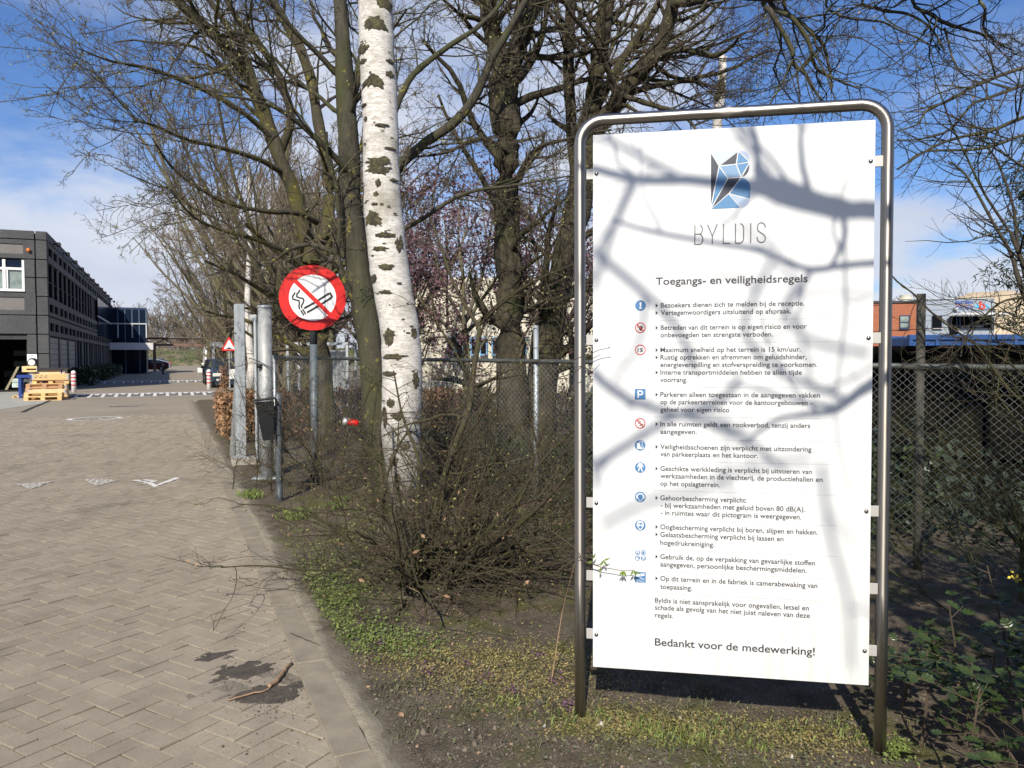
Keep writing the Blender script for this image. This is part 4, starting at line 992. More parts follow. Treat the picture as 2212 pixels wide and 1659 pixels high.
# front: two columns of panels beside the gateway
for i in range(8):
    z0, z1 = lv[i]+g_, lv[i+1]-g_
    part('concrete_panel', 'facade_concrete', lambda mb: mb.bbox(-5.55, BX, BY, BY+.11, z0, z1, .02))
    if i < 3: part('concrete_panel', 'facade_concrete', lambda mb: mb.bbox(-5.985, -5.60, BY, BY+.11, z0, z1, .02))
    elif i in (5, 6): part('concrete_panel', 'facade_concrete', lambda mb: mb.bbox(-6.0, -5.60, BY, BY+.11, z0, z1, .02))
for x0, x1 in ((-9.6, -5.60), (-13.6, -9.65)):
    part('concrete_panel', 'facade_concrete', lambda mb: mb.bbox(x0, x1, BY, BY+.11, lv[3]+g_, lv[4]-g_, .02))
    for z0, z1 in ((lv[4], lv[5]), (lv[7], 7.02)):
        pass
    part('concrete_panel', 'facade_concrete', lambda mb: mb.bbox(x0, x1, BY, BY+.11, lv[8]+g_, HB, .02))
    # framed spandrels with a paler sunken field
    for z0, z1 in ((lv[4]+g_, 4.56), (lv[7]+g_, lv[8]-g_)):
        xe = x1; xa = x0; fx1 = -6.05 if x1 > -6 else x1-.45; fx0 = x0+.45
        a0, a1 = z0+.2, z1-.2
        def spandrel(mb):
            mb.box(xa, xe, BY, BY+.11, z0, a0); mb.box(xa, xe, BY+.001, BY+.11, a1, z1); mb.box(xa, fx0, BY+.002, BY+.109, a0, a1); mb.box(fx1, xe, BY+.002, BY+.109, a0, a1)
        part('spandrel_panel', 'facade_concrete', spandrel)
        part('spandrel_field', 'facade_light', lambda mb: mb.box(fx0, fx1, BY+.05, BY+.10, a0, a1))
part('parapet_panel', 'facade_concrete', lambda mb: mb.bbox(-5.55, BX, BY, BY+.11, lv[8]+g_, HB, .02))
for x0, x1 in ((-9.3, -6.02), (-13.2, -10.1)):
    wz0, wz1 = 4.62, 6.06
    def fr_(mb):
        for a, b_ in ((x0, x0+.09), (x1-.1, x1), ((x0+x1)/2+.78, (x0+x1)/2+.90), ((x0+x1)/2-.9, (x0+x1)/2-.78)): mb.box(a, b_, BY-.01, BY+.08, wz0, wz1)
        mb.box(x0, x1, BY-.008, BY+.078, wz0-.0, wz0+.11); mb.box(x0, x1, BY-.008, BY+.078, wz0+.98, wz0+1.09)
        for a in (x0+.12, (x0+x1)/2-.75, (x0+x1)/2+.93):
            mb.box(a, a+.06, BY+.0, BY+.076, wz0+.11, wz0+.98)
    w_ = part('window', 'frame_white', fr_)
    part('pane', 'glass_curtain', lambda mb: mb.box(x0+.02, x1-.02, BY+.082, BY+.10, wz0+.02, wz0+1.02), w_)
    part('pane', 'glass_blue', lambda mb: mb.box(x0+.02, x1-.02, BY+.082, BY+.10, wz0+1.04, wz1), w_)
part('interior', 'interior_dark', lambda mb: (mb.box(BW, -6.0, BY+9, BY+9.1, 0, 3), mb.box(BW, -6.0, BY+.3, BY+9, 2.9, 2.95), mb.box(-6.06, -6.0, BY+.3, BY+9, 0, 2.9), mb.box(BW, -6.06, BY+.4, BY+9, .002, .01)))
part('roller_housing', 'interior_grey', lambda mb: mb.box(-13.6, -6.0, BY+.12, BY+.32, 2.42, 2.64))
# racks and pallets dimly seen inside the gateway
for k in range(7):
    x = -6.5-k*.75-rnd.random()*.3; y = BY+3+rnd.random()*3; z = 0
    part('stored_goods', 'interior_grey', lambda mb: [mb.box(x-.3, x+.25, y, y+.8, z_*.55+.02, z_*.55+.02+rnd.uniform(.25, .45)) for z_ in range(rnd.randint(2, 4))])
# long side: repeated bays 3.9 m apart
bay = 3.905; nb = 12; Y0 = BY+.25
def parts(name, mt, boxes, parent=hall):
    for q in boxes: part(name, mt, lambda mb: mb.box(*q), parent)
def side_panel(mb, y0, y1, z0, z1, holes=()):
    """panel in the plane x = BX with rectangular openings given as (ya, yb, za, zb)"""
    if not holes: mb.box(BX-.11, BX, y0, y1, z0, z1); return
    za, zb = holes[0][2], holes[0][3]
    mb.box(BX-.11, BX, y0, y1, z0, za); mb.box(BX-.11, BX, y0, y1, zb, z1)
    e = [y0]+[v for h in holes for v in h[:2]]+[y1]
    for i in range(0, len(e), 2): mb.box(BX-.109, BX-.001, e[i], e[i+1], za, zb)
parts('corner_return', 'facade_concrete', [(BX-.11, BX-.004, BY+.112, BY+.38, lv[i]+g_, lv[i+1]-g_) for i in range(8)])
for k in range(nb):
    ya = BY+.385+bay*k; yb = min(ya+bay-.02, BE)
    if ya > BE-1: break
    part('parapet_panel', 'facade_grey', lambda mb: mb.box(BX-.11, BX, ya-(.27 if k == 0 else 0), yb, lv[8]+g_, HB))
    w1 = (ya+.12, ya+1.42); w2 = (ya+1.78, ya+3.15)
    w1 = (ya+.15, ya+1.62); w2 = (ya+1.95, ya+3.45)
    for z0, z1, za, zb in ((6.06, 6.98, 6.36, 6.78), (3.56, 4.42, 3.72, 4.12), (2.62, 3.48, 2.84, 3.23)):
        hs = [(w1[0], w1[1], za, zb), (w2[0], w2[1], za, zb)]
        o = part('window_panel', 'facade_grey', lambda mb: side_panel(mb, ya, yb, z0, z1, hs))
        parts('pane', 'glass_dark', [(BX-.10, BX-.08, h[0], h[1], za, zb) for h in hs], o)
    if ya < 66:
        parts('pillar', 'facade_light', [(BX-.10, BX-.02, y_, y_+w_, 4.45, 6.03) for y_, w_ in ((ya+1.66, .24), (ya+3.5, .38))])
        parts('tall_window', 'glass_dark', [(BX-.10, BX-.075, a, b_, 4.5, 6.0) for a, b_ in ((ya+.06, ya+1.64), (ya+1.92, ya+3.48))])
        part('window_bar', 'facade_joint', lambda mb: mb.box(BX-.105, BX-.03, ya+.06, ya+3.48, 5.12, 5.18))
    if k < 3:
        parts('shutter_slat', 'shutter_panel', [(BX-.09, BX-.05, ya+.35, ya+3.3, .12+.27*q, .12+.27*q+.25) for q in range(9)])
        part('pillar', 'facade_grey', lambda mb: mb.box(BX-.11, BX-.0, ya+3.36, ya+3.75, 0, 2.58))
    elif not (66 < ya < 70):
        part('plinth', 'facade_light', lambda mb: mb.box(BX-.11, BX, ya, yb, 0, .78))
        parts('ground_window', 'glass_dark', [(BX-.105, BX-.08, a, b_, .8, 2.56) for a, b_ in ((ya+.4, ya+1.75), (ya+2.05, ya+3.4))])
        parts('pillar', 'facade_light', [(BX-.105, BX-.02, y_, y_+w_, .78, 2.58) for y_, w_ in ((ya, .38), (ya+1.78, .22), (ya+3.42, .4))])
    part('floodlight', 'plastic_black', lambda mb: (mb.box(BX, BX+.2, ya+2.0, ya+2.14, 7.14, 7.2), mb.bbox(BX+.14, BX+.3, ya+1.86, ya+2.28, 7.05, 7.24, .02)))
part('beacon', 'orange_lamp', lambda mb: mb.tube([(-5.83, BY-.001, 6.52), (-5.83, BY-.05, 6.52), (-5.83, BY-.13, 6.53), (-5.83, BY-.16, 6.53)], [.085, .085, .075, .03], 14), smooth=True)
sgn = thing('wall_notice', 'white rectangular notice on the dark pillar beside the open gateway', 'sign', (-5.8, BY-.03, 1.9))
# reads off the same pillar
part('board', 'sign_white', lambda mb: mb.box(-5.99, -5.60, BY-.05, BY-.004, 1.42, 1.74), sgn)
part('emblem', 'logo_blue', lambda mb: mb.box(-5.82, -5.77, BY-.055, BY-.0505, 1.63, 1.69), sgn)
part('small_print', 'print_grey', lambda mb: mb.box(-5.87, -5.72, BY-.055, BY-.0505, 1.465, 1.475), sgn)
# glazed entrance block
ax1 = -1.95; ay = 85.3
ent = thing('glass_entrance_block', 'blue glazed two-storey entrance block with a white canopy at the far end of the hall', 'building', (BX, ay, 0))
part('core', 'interior_grey', lambda mb: mb.box(BX+.02, ax1-.3, ay+.6, ay+8, 0, 6.2), ent)
part('flat_roof', 'frame_navy', lambda mb: mb.box(BX, ax1, ay, ay+9, 6.25, 6.45), ent)
for r_, (z0, z1) in enumerate(((4.95, 6.22), (3.55, 4.8), (2.95, 3.52), (.1, 2.3))):
    for c in range(5):
        a = BX+.02+c*(ax1-BX-.04)/5; b_ = BX+.02+(c+1)*(ax1-BX-.04)/5
        part('pane', 'glass_blue', lambda mb: mb.box(a+.04, b_-.04, ay+.04, ay+.08, z0, z1), ent)
parts('mullion', 'mullion_blue', [(BX+.02+c*(ax1-BX-.04)/5-.035, BX+.02+c*(ax1-BX-.04)/5+.035, ay-.02, ay+.1, 4.94, 6.25) for c in range(6)], ent)
parts('mullion', 'mullion_pale', [(BX+.02+c*(ax1-BX-.04)/5-.05, BX+.02+c*(ax1-BX-.04)/5+.05, ay-.05, ay+.1, 3.5, 4.81) for c in (1, 3, 5)], ent)
parts('mullion', 'mullion_blue', [(BX+.02+c*(ax1-BX-.04)/5-.035, BX+.02+c*(ax1-BX-.04)/5+.035, ay-.02, ay+.1, 0, 4.81) for c in (0, 2, 4)], ent)
part('transom', 'mullion_pale', lambda mb: mb.box(BX-.02, ax1+.04, ay-.08, ay+.12, 4.82, 4.93), ent)
part('canopy', 'canopy_white', lambda mb: mb.box(BX+.03, -1.35, ay-2.6, ay-.12, 2.32, 2.98), ent)
part('canopy_post', 'mullion_pale', lambda mb: mb.box(-1.98, -1.88, ay-.3, ay-.2, 0, 2.3), ent)
for k in range(4):
    part('side_glass', 'glass_blue', lambda mb: mb.box(ax1-.06, ax1-.02, ay+.2+k*2.1, ay+2.1+k*2.1, .2, 6.2), ent)
for c in range(5):
    for z0, z1 in ((3.3, 4.75), (4.9, 6.3)):
        part('curtain_pane', 'glass_curtain' if False else 'glass_blue', lambda mb: mb.box(BX+.03, BX+.07, 69.8+c*3.1, 72.8+c*3.1, z0, z1), ent)
part('curtain_rail', 'mullion_pale', lambda mb: mb.box(BX+.01, BX+.10, 69.8, 85.2, 4.77, 4.88), ent)

# concrete apron in front of the gateway with its dark joint
ap = [G(-60, 893), G(93, 872), G(121, 859.5), G(150, 853)]
apron = mesh_obj('apron', [(*p[:2], .006) for p in [ap[0], ap[1], ap[2], ap[3], (-5.0, 41.5), (-5.0, BY), (-22, BY), (-22, 20)]], [tuple(range(8))], 'apron', kind='structure')
mb = MB()
jp = [G(48, 891), G(70, 881), G(93, 872), G(108, 865), G(121, 859.5)]
for i in range(len(jp)-1):
    a, b_ = jp[i][:2], jp[i+1][:2]; d = (b_-a)/np.linalg.norm(b_-a); q = np.array([-d[1], d[0]])*.055
    mb.face([(*(a-q), .010), (*(b_-q), .010), (*(b_+q), .010), (*(a+q), .010)])
mb.build('apron_joint', 'facade_joint', apron)

# ------------------------------------------------------------------ road markings
def poly_mark(name, pts, mt, z=.0065, parent=None):
    mb = MB(); mb.face([(p[0], p[1], z) for p in pts]); return mb.build(name, mt, parent, kind='structure')
def s8(x, y): return G((.3617*x)/1.8228, (1600+.3617*y)/1.8228)
poly_mark('yield_triangle', [s8(*p) for p in [(165, 850), (325, 905), (430, 880), (500, 840), (635, 818)]], 'road_paint_worn')
poly_mark('yield_triangle', [s8(*p) for p in [(890, 798), (1050, 872), (1150, 845), (1305, 806), (1040, 795)]], 'road_paint_worn')
mb = MB(); mb.stroke([s8(*p)[:2] for p in [(1465, 806), (1600, 826), (1690, 872), (1940, 780)]], .085, .0065); mb.stroke([s8(*p)[:2] for p in [(1560, 805), (1680, 822)]], .10, .0065); mb.stroke([s8(*p)[:2] for p in [(1560, 845), (1700, 820)]], .06, .0073)
mb.build('yield_triangle', 'road_paint', kind='structure')
rc_ = G(205, 904.6)
mb = MB(); mb.ringf((rc_[0], rc_[1], .0065), .52, .64, 60)
e1 = W(1, 0); e2 = W(0, 1); T0 = (np.array([[*e1[:2], 0], [*e2[:2], 0], [0, 0, 1.]]), np.array([rc_[0], rc_[1], 0]))
mb2 = MB(T0); text_mb(mb2, '15', (-.30, -.26), (.30, -.26), .55, .0065, 0, .02)
rd15 = mb.build('speed_roundel', 'road_paint', kind='structure'); mb2.build('roundel_digits', 'road_paint_worn', rd15, world=False)
def hump(name, Y0_, Y1_, X0_, X1_, n, z=.03, soft=1.1):
    mb = MB(); mb.add([(X0_, Y0_, .001), (X1_, Y0_, .001), (X1_, Y0_+soft, z), (X0_, Y0_+soft, z), (X1_, Y1_-soft*.3, z), (X0_, Y1_-soft*.3, z), (X1_, Y1_+.7, .001), (X0_, Y1_+.7, .001)], [(0, 1, 2, 3), (3, 2, 4, 5), (5, 4, 6, 7)])
    h = mb.build(name, 'hump_stone', kind='structure')
    sl = lambda y: .001+(z-.001)*min(1, (y-Y0_)/soft)+.006
    def quad(x0, x1, y0, y1):
        return [(x0, y0, sl(y0)), (x1, y0, sl(y0)), (x1, y1, sl(y1)), (x0, y1, sl(y1))]
    mb = MB(); ym = Y0_+soft; mb.face(quad(X0_, X1_, Y0_+.02, Y0_+.10)); mb.face(quad(X0_, X1_, ym-.2, ym))
    pt = (X1_-X0_)/n
    for k in range(n):
        x = X0_+k*pt; mb.face(quad(x, x+pt*.27, Y0_+.10, ym-.2)); mb.face(quad(x+pt*.45, x+pt*.78, Y0_+.62*soft, ym-.2))
    mb.build('hump_marking', 'road_paint', h)
hump('speed_hump', 34.6, 37.0, -3.9, 1.75, 12, .09, 1.5)
hump('far_speed_hump', 53.5, 56, -4.2, 2.0, 12, .09, 1.4)
dr = thing('drain_cover', 'flat rectangular drain cover in the road surface', 'drain cover', (-1.3, 28.2, 0))
part('grate', 'plastic_black', lambda mb: (mb.box(-1.75, -.85, 27.9, 28.0, .004, .012), mb.box(-1.65, -.75, 28.5, 28.56, .004, .012)), dr); part('cover_plate', 'old_concrete', lambda mb: mb.box(-1.7, -.8, 28.01, 28.49, .003, .010), dr)

# ------------------------------------------------------------------ bollards
def bollard(loc, label):
    o = thing('bollard', label, 'bollard', (0, 0, 0), group='striped bollards beside the speed hump')
    mb = MB(); mb.lathe([(.10, -.1), (.10, .86), (.09, .93), (.06, .975), (.0, .99)], n=20); mb.build('post', 'bollard_white', o, True)
    for z in (.30, .48, .64, .80):
        mb = MB(); mb.lathe([(.1012, z), (.1018, z+.005), (.1018, z+.055), (.1012, z+.06)], n=20); mb.build('red_band', 'bollard_red', o, True)
    return place(o, loc)
g = G(159.6, 847.5); bollard((g[0], g[1], 0), 'clean red and white striped bollard beside the wooden pallets')
g = G(451.5, 841.4); b2_ = bollard((g[0], g[1], 0), 'scratched red and white striped bollard in front of the parked cars')

# ------------------------------------------------------------------ pallets, collars, table
def pallet(mt='pine'):
    o = thing('wooden_pallet', '', 'pallet'); w, d = 1.2, .8
    for y in (0, .33, .66): 
        mb = MB(); mb.box(0, w, y, y+.14, 0, .022); mb.build('bottom_board', mt, o, world=False)
    for x in (0, .53, 1.06):
        for y in (0, .33, .66): mb = MB(); mb.box(x, x+.14, y+.003, y+.137, .022, .10); mb.build('block', mt, o, world=False)
    for x in (0, .53, 1.06): mb = MB(); mb.box(x+.002, x+.138, 0, d, .10, .122); mb.build('stringer_board', mt, o, world=False)
    for y in (0, .17, .34, .51, .68): mb = MB(); mb.box(0, w, y, y+.12, .122, .144); mb.build('deck_board', mt, o, world=False)
    return o
def collar(mt='pine', h=.195):
    o = thing('pallet_collar', '', 'pallet collar'); w, d = 1.2, .8
    for nm, a in (('side_board', (0, w, 0, .02)), ('side_board', (0, w, d-.02, d)), ('end_board', (0, .02, .02, d-.02)), ('end_board', (w-.02, w, .02, d-.02))):
        mb = MB(); mb.box(*a, 0, h); mb.build(nm, mt, o, world=False)
    for x in (-.003, w-.055):
        mb = MB(); mb.box(x, x+.058, -.004, -.0005, .015, h-.015); mb.box(x if x < 0 else w+.0005, (x+.0025) if x < 0 else w+.004, -.003, .06, .015, h-.015); mb.build('hinge', 'hinge_metal', o, world=False)
    return o
pal0 = {}; G1 = 'pallets and collars stacked by the gateway'
def put(kind, mt, x, y, z, label, rz=0.0, h=.195):
    k = (kind, mt)
    if k not in pal0: o = pal0[k] = (pallet if kind == 'p' else collar)(mt)
    else: o = copy_tree(pal0[k])
    return place(o, (x, y, z), rz, label, G1, scale=(1, 1, h/.195) if kind == 'c' else None)
def at36(zx, zy, Y):                                # crop (0,1350) scale .14466 -> point on the plane y = Y
    r = ray(.14466*zx/1.8228, (1350+.14466*zy)/1.8228); t = Y/r[1]; return CAM+r*t
Yf = 33.1; a = at36(640, 1490, Yf)
put('p', 'pine', a[0], Yf, 0, 'lowest pallet of the nearest low stack in front of the gateway')
put('p', 'pine', a[0]+.01, Yf+.02, .146, 'second pallet of the nearest low stack in front of the gateway')
put('c', 'pine_pale', a[0]+.12, Yf+.05, .292, 'shallow pale collar lying on the nearest low pallet stack', h=.10)
put('p', 'pine_orange', a[0]-.12, Yf+1.1, 0, 'lowest orange-tinted pallet of the left rear stack')
for k in range(3): put('p', 'pine_orange', a[0]-.12+.02*k, Yf+1.1, .146*(k+1), ['second orange-tinted pallet of the left rear stack', 'third orange-tinted pallet of the left rear stack', 'topmost orange-tinted pallet of the left rear stack'][k])
a2 = at36(960, 1290, Yf+1.3); X2 = a2[0]-.18
put('p', 'pine', X2+.05, Yf+1.2, 0, 'bottom pallet of the tall stack left of the bollard')
put('c', 'pine', X2+.02, Yf+1.2, .146, 'lower wooden collar of the tall stack left of the bollard', h=.42)
put('p', 'pine', X2+.1, Yf+1.2, .575, 'middle pallet of the tall stack, its gaps showing between two collars')
put('c', 'pine', X2+.10, Yf+1.15, .725, 'upper wooden collar with burnt marks on the tall stack', h=.22)
mb = MB()
for k in range(3):
    x = X2+.15+.16*k; z = .86; mb.face([(x, Yf+1.146, z), (x+.1, Yf+1.146, z-.02), (x+.13, Yf+1.146, z-.06), (x+.05, Yf+1.146, z-.05)][::-1]); mb.face([(x+.08, Yf+1.146, z+.06), (x+.15, Yf+1.146, z+.02), (x+.1, Yf+1.146, z)][::-1])
bm = mb.build('chalk_mark', 'wood_grey'); tag(bm, 'dark arrow marks printed on the upper wooden collar', 'mark')
X3 = X2-.14
put('p', 'pine', X3, Yf+2.4, 0, 'bottom pallet of the strapped rear crate under the black lid')
put('c', 'pine_orange', X3, Yf+2.4, .146, 'bottom collar of the strapped rear crate', h=.33)
put('c', 'pine_orange', X3+.0, Yf+2.4, .48, 'middle collar of the strapped rear crate', h=.33)
put('c', 'pine_pale', X3, Yf+2.4, .815, 'top collar of the strapped rear crate', h=.27)
ld = thing('black_lid', 'wide flat black lid covering the strapped rear crate', 'lid', (X3, Yf+2.4, 1.09)); part('lid_board', 'lid_black', lambda mb: mb.bbox(X3-.1, X3+1.32, Yf+2.3, Yf+3.3, 1.09, 1.16, .01), ld)
for x in (.18, 1.05):
    part('strap', 'blue_paint', lambda mb: mb.box(X3+x, X3+x+.05, Yf+2.388, Yf+2.394, .78, 1.085), ld)
tb = at36(530, 1270, Yf+2.2); tX = tb[0]-.1
tbl = thing('blue_steel_table', 'dark blue steel work table left of the crates', 'table', (tX, Yf+2.2, 0))
part('table_top', 'blue_paint', lambda mb: mb.bbox(tX, tX+1.0, Yf+2.2, Yf+3.0, .80, .90, .01), tbl)
for x, y in ((.06, .04), (.86, .04), (.06, .7), (.86, .7)): part('leg', 'blue_paint', lambda mb: mb.box(tX+x, tX+x+.09, Yf+2.2+y, Yf+2.28+y, 0, .80), tbl)
put('c', 'pine', tX+.18, Yf+2.3, 1.02, 'single wooden collar up on the blue steel table', h=.22).scale = (.42, .8, 1.13)
dm = thing('drum', 'round white-ended dark drum lying on top of the raised collar', 'drum', (tX+.48, Yf+2.6, 1.4))
part('drum_body', 'plastic_black', lambda mb: mb.tube([(tX+.5, Yf+2.45, 1.42), (tX+.5, Yf+2.9, 1.42)], .135, 24), dm, smooth=True); part('drum_end', 'bag_white', lambda mb: mb.tube([(tX+.49, Yf+2.43, 1.385), (tX+.49, Yf+2.449, 1.385)], .12, 24), dm)
wp = at36(165, 1275, Yf+1.9); wq = at36(495, 650, Yf+2.3); d = RGT0*.05
pk = thing('leaning_plank', 'weathered plank leaning from the ground against the blue table', 'plank', wp); part('board', 'wood_grey', lambda mb: mb.add([wp-d, wp+d, wq+d, wq-d, wp-d+[0, .04, 0], wp+d+[0, .04, 0], wq+d+[0, .04, 0], wq-d+[0, .04, 0]], [(0, 1, 2, 3), (7, 6, 5, 4), (0, 3, 7, 4), (1, 5, 6, 2), (3, 2, 6, 7), (0, 4, 5, 1)]), pk)
for nm, (x0, x1, z0, z1), lab in (('wrapped_bundle', (325, 515, 975, 1075), 'upper silvery wrapped bundle under the leaning plank'), ('wrapped_bundle', (325, 515, 1085, 1215), 'lower pale green wrapped bundle on its small pallet'), ('wrapped_bundle', (645, 840, 965, 1065), 'grey wrapped bundle behind the blue table legs')):
    p0, p1 = at36(x0, z1, Yf+2.6), at36(x1, z0, Yf+2.6); o = thing(nm, lab, 'bundle', (p0[0], Yf+2.6, 0)); part('wrapping', 'foil', lambda mb: mb.bbox(p0[0], p1[0], Yf+2.6, Yf+3.2, p0[2], p1[2], .03), o)
p0 = at36(320, 1275, Yf+2.55); put('p', 'pine', p0[0], Yf+2.6, 0, 'small pallet under the wrapped bundles by the plank').scale = (.33, .7, .62)

# ------------------------------------------------------------------ vehicles
def car(name, label, paint, L=4.2, Wd=1.72, H=1.45, kind='hatch', cat='car', group=None):
    o = thing(name, label, cat, group=group)
    hw = Wd/2
    if kind == 'mpv': prof = [(0, .35), (0, .62), (.10, .78), (.95, .98), (1.75, H-.08), (2.3, H), (3.5, H-.01), (4.0, H-.12), (4.15, .95), (4.2, .6), (4.2, .35)]; gl = [(1.12, 1.0), (1.83, H-.13), (3.75, H-.10), (3.98, 1.0)]
    elif kind == 'coupe': prof = [(0, .38), (0, .62), (.15, .72), (1.2, .92), (2.0, H-.04), (2.5, H), (3.2, H-.12), (4.0, 1.02), (4.2, .85), (4.2, .38)]; gl = [(1.4, .95), (2.08, H-.09), (3.0, H-.13), (3.75, .98)]
    elif kind == 'van': prof = [(0, .4), (0, .85), (.2, 1.05), (.7, 1.2), (1.3, H-.15), (1.7, H), (4.1, H), (4.2, H-.1), (4.2, .4)]; gl = [(.85, 1.22), (1.36, H-.28), (2.0, H-.28), (2.0, 1.22)]
    else: prof = [(0, .36), (0, .6), (.12, .74), (1.0, .93), (1.75, H-.06), (2.2, H), (3.3, H-.03), (3.9, .98), (4.15, .9), (4.2, .6), (4.2, .36)]; gl = [(1.15, .96), (1.83, H-.12), (3.3, H-.12), (3.7, .98)]
    k = L/4.2; n = len(prof); mb = MB(); V = []
    for sx_, ins in ((-1, 0), (-1, 1), (1, 1), (1, 0)):
        for y, z in prof:
            up = max(0, (z-.9)/(H-.9)) if H > .9 else 0; x = hw*(1-.16*up)-.0
            if ins == 0: V.append((sx_*x, y*k+(.05 if y < 1 else -.05)*(1), z-.0))
            else: V.append((sx_*(x-.07), y*k, z+.02*(z > .5)))
    F = []
    for r_ in range(3):
        for i in range(n-1): F.append((r_*n+i, r_*n+i+1, (r_+1)*n+i+1, (r_+1)*n+i))
    F.append(tuple(range(n))); F.append(tuple(range(4*n-1, 3*n-1, -1))); F.append((0, n, 2*n, 3*n)); F.append((n-1, 4*n-1, 3*n-1, 2*n-1))
    mb.add(V, F); mb.build('body', paint, o, world=False)
    for sx_ in (-1, 1):
        xx = lambda z: sx_*(hw*(1-.16*max(0, (z-.9)/(H-.9)))+.004)
        mb = MB(); mb.face([(xx(z), y*k, z) for y, z in gl][::(1 if sx_ > 0 else -1)]); mb.build('side_window', 'car_glass', o, world=False)
        mb = MB(); mb.bbox(sx_*hw-(.02 if sx_ > 0 else .18), sx_*hw+(.18 if sx_ > 0 else .02), 1.28*k, 1.4*k, .93, 1.07, .02); mb.build('mirror', paint, o, world=False)
        for y in (.75*k, L-.75*k):
            mb = MB(); mb.tube([(sx_*(hw-.20), y, .31), (sx_*(hw+.006), y, .31)], .31, 22); w = mb.build('wheel', 'tyre', o, world=False)
            mb = MB(); mb.tube([(sx_*(hw+.006), y, .31), (sx_*(hw+.012), y, .31)], .19, 16); mb.build('rim', 'rim', w, world=False)
        x0, x1 = sorted((sx_*(hw-.05), sx_*(hw-.52)))
        mb = MB(); mb.bbox(x0, x1, -.015, .1, .60, .76, .02); mb.build('headlight', 'lamp_clear', o, world=False)
        x0, x1 = sorted((sx_*(hw-.03), sx_*(hw-.26))); mb = MB(); mb.bbox(x0, x1, L-.12, L+.012, .78, .98, .02); mb.build('tail_light', 'lamp_red', o, world=False)
        x0, x1 = sorted((sx_*(hw-.22), sx_*(hw-.42))); mb = MB(); mb.bbox(x0, x1, -.012, .05, .38, .47, .01); mb.build('fog_light', 'lamp_clear', o, world=False)
    i0 = [i for i, p in enumerate(prof) if p[1] > .9][0] if kind != 'van' else 3
    (ya, za), (yb, zb) = prof[3], prof[4]; e = .12
    def on(t, off=.012): return (ya+(yb-ya)*t)*k-off, za+(zb-za)*t+.03
    y0, z0 = on(e); y1, z1 = on(1-e*.5); ws = hw*.80
    mb = MB(); mb.face([(-ws, y0-.02, z0), (ws, y0-.02, z0), (ws*.88, y1-.02, z1), (-ws*.88, y1-.02, z1)]); mb.build('windscreen', 'car_glass', o, world=False)
    mb = MB(); mb.box(-hw*.55, hw*.55, -.012, .05, .50, .60); mb.build('grille', 'plastic_black', o, world=False)
    mb = MB(); mb.box(-hw*.85, hw*.85, .0, .2, .2, .37); mb.box(-hw+.1, hw-.1, .3, L-.3, .22, .37); mb.build('bumper', paint if kind == 'mpv' else 'plastic_black', o, world=False)
    mb = MB(); mb.face([(hw*.68, L+.004, .98), (-hw*.68, L+.004, .98), (-hw*.62, L-.16, H-.14), (hw*.62, L-.16, H-.14)]); mb.build('rear_window', 'car_glass', o, world=False)
    return o
g = G(496, 838.4); place(car('parked_car', 'dark blue people carrier facing the camera behind the brown hedge', 'car_blue', 4.3, 1.70, 1.47, 'mpv'), (g[0]+.02, g[1]+.1, 0))
g = G(470, 828); place(car('parked_car', 'black hatchback parked behind the dark blue people carrier', 'car_black', 4.1, 1.7, 1.44, 'hatch'), (2.72, 47.6, 0))
place(car('parked_car', 'dark red coupe parked nose-in beside the glazed entrance', 'car_red', 4.2, 1.72, 1.36, 'coupe'), (-4.2, 98, 0), R(-90))
place(car('parked_car', 'silver car parked just beyond the dark red coupe', 'car_silver', 4.3, 1.72, 1.40, 'coupe'), (-4.1, 103, 0), R(-90))
place(car('parked_car', 'dark grey hatchback with a bright red tail light beyond the silver car', 'car_grey', 4.3, 1.74, 1.48, 'hatch'), (-4.0, 109, 0), R(-90))
place(car('delivery_van', 'white delivery van standing behind the open shelter', 'van_white', 5.4, 1.95, 2.55, 'van', 'van'), (3.85, 74, 0))

# open shelter with a pale steel frame
sh = thing('smoking_shelter', 'open shelter with a pale blue-grey steel frame behind the parked cars', 'shelter', (3, 62, 0))
x0, x1, y0, y1 = 2.95, 6.6, 60.5, 62.5
part('roof_frame', 'shelter_frame', lambda mb: (mb.box(x0-.1, x1+.1, y0-.1, y0+.0, 2.36, 2.66), mb.box(x0-.1, x0, y0, y1, 2.36, 2.66), mb.box(x1, x1+.1, y0, y1, 2.36, 2.66), mb.box(x0-.1, x1+.1, y1, y1+.1, 2.36, 2.66)), sh)
part('roof_sheet', 'shelter_glass', lambda mb: mb.box(x0, x1, y0, y1, 2.50, 2.54), sh)
for x in (x0, (x0+x1)/2, x1-.08):
    for y in (y0, y1-.08): part('post', 'shelter_frame', lambda mb: mb.box(x, x+.08, y, y+.08, 0, 2.36), sh)
part('rear_panel', 'shelter_glass', lambda mb: mb.box(x0+.1, x1-.1, y1-.05, y1-.03, .9, 2.3), sh); part('lower_panel', 'facade_light', lambda mb: mb.box(x0+.1, x1-.1, y1-.06, y1-.02, .1, .88), sh)
sb = G(435, 816.5); sm = thing('small_white_sign', 'low white sign on two thin legs left of the black car', 'sign', (sb[0], sb[1], 0))
part('board', 'sign_white', lambda mb: mb.box(sb[0]-.26, sb[0]+.24, sb[1], sb[1]+.02, .42, .78), sm)
for x in (-.22, .20): part('leg', 'galv', lambda mb: mb.box(sb[0]+x, sb[0]+x+.02, sb[1]+.02, sb[1]+.04, 0, .6), sm)
bn = G(352, 809); bs = thing('barrier_post', 'small dark barrier post with pale cross bars in the shade by the cars', 'post', (bn[0], bn[1], 0))
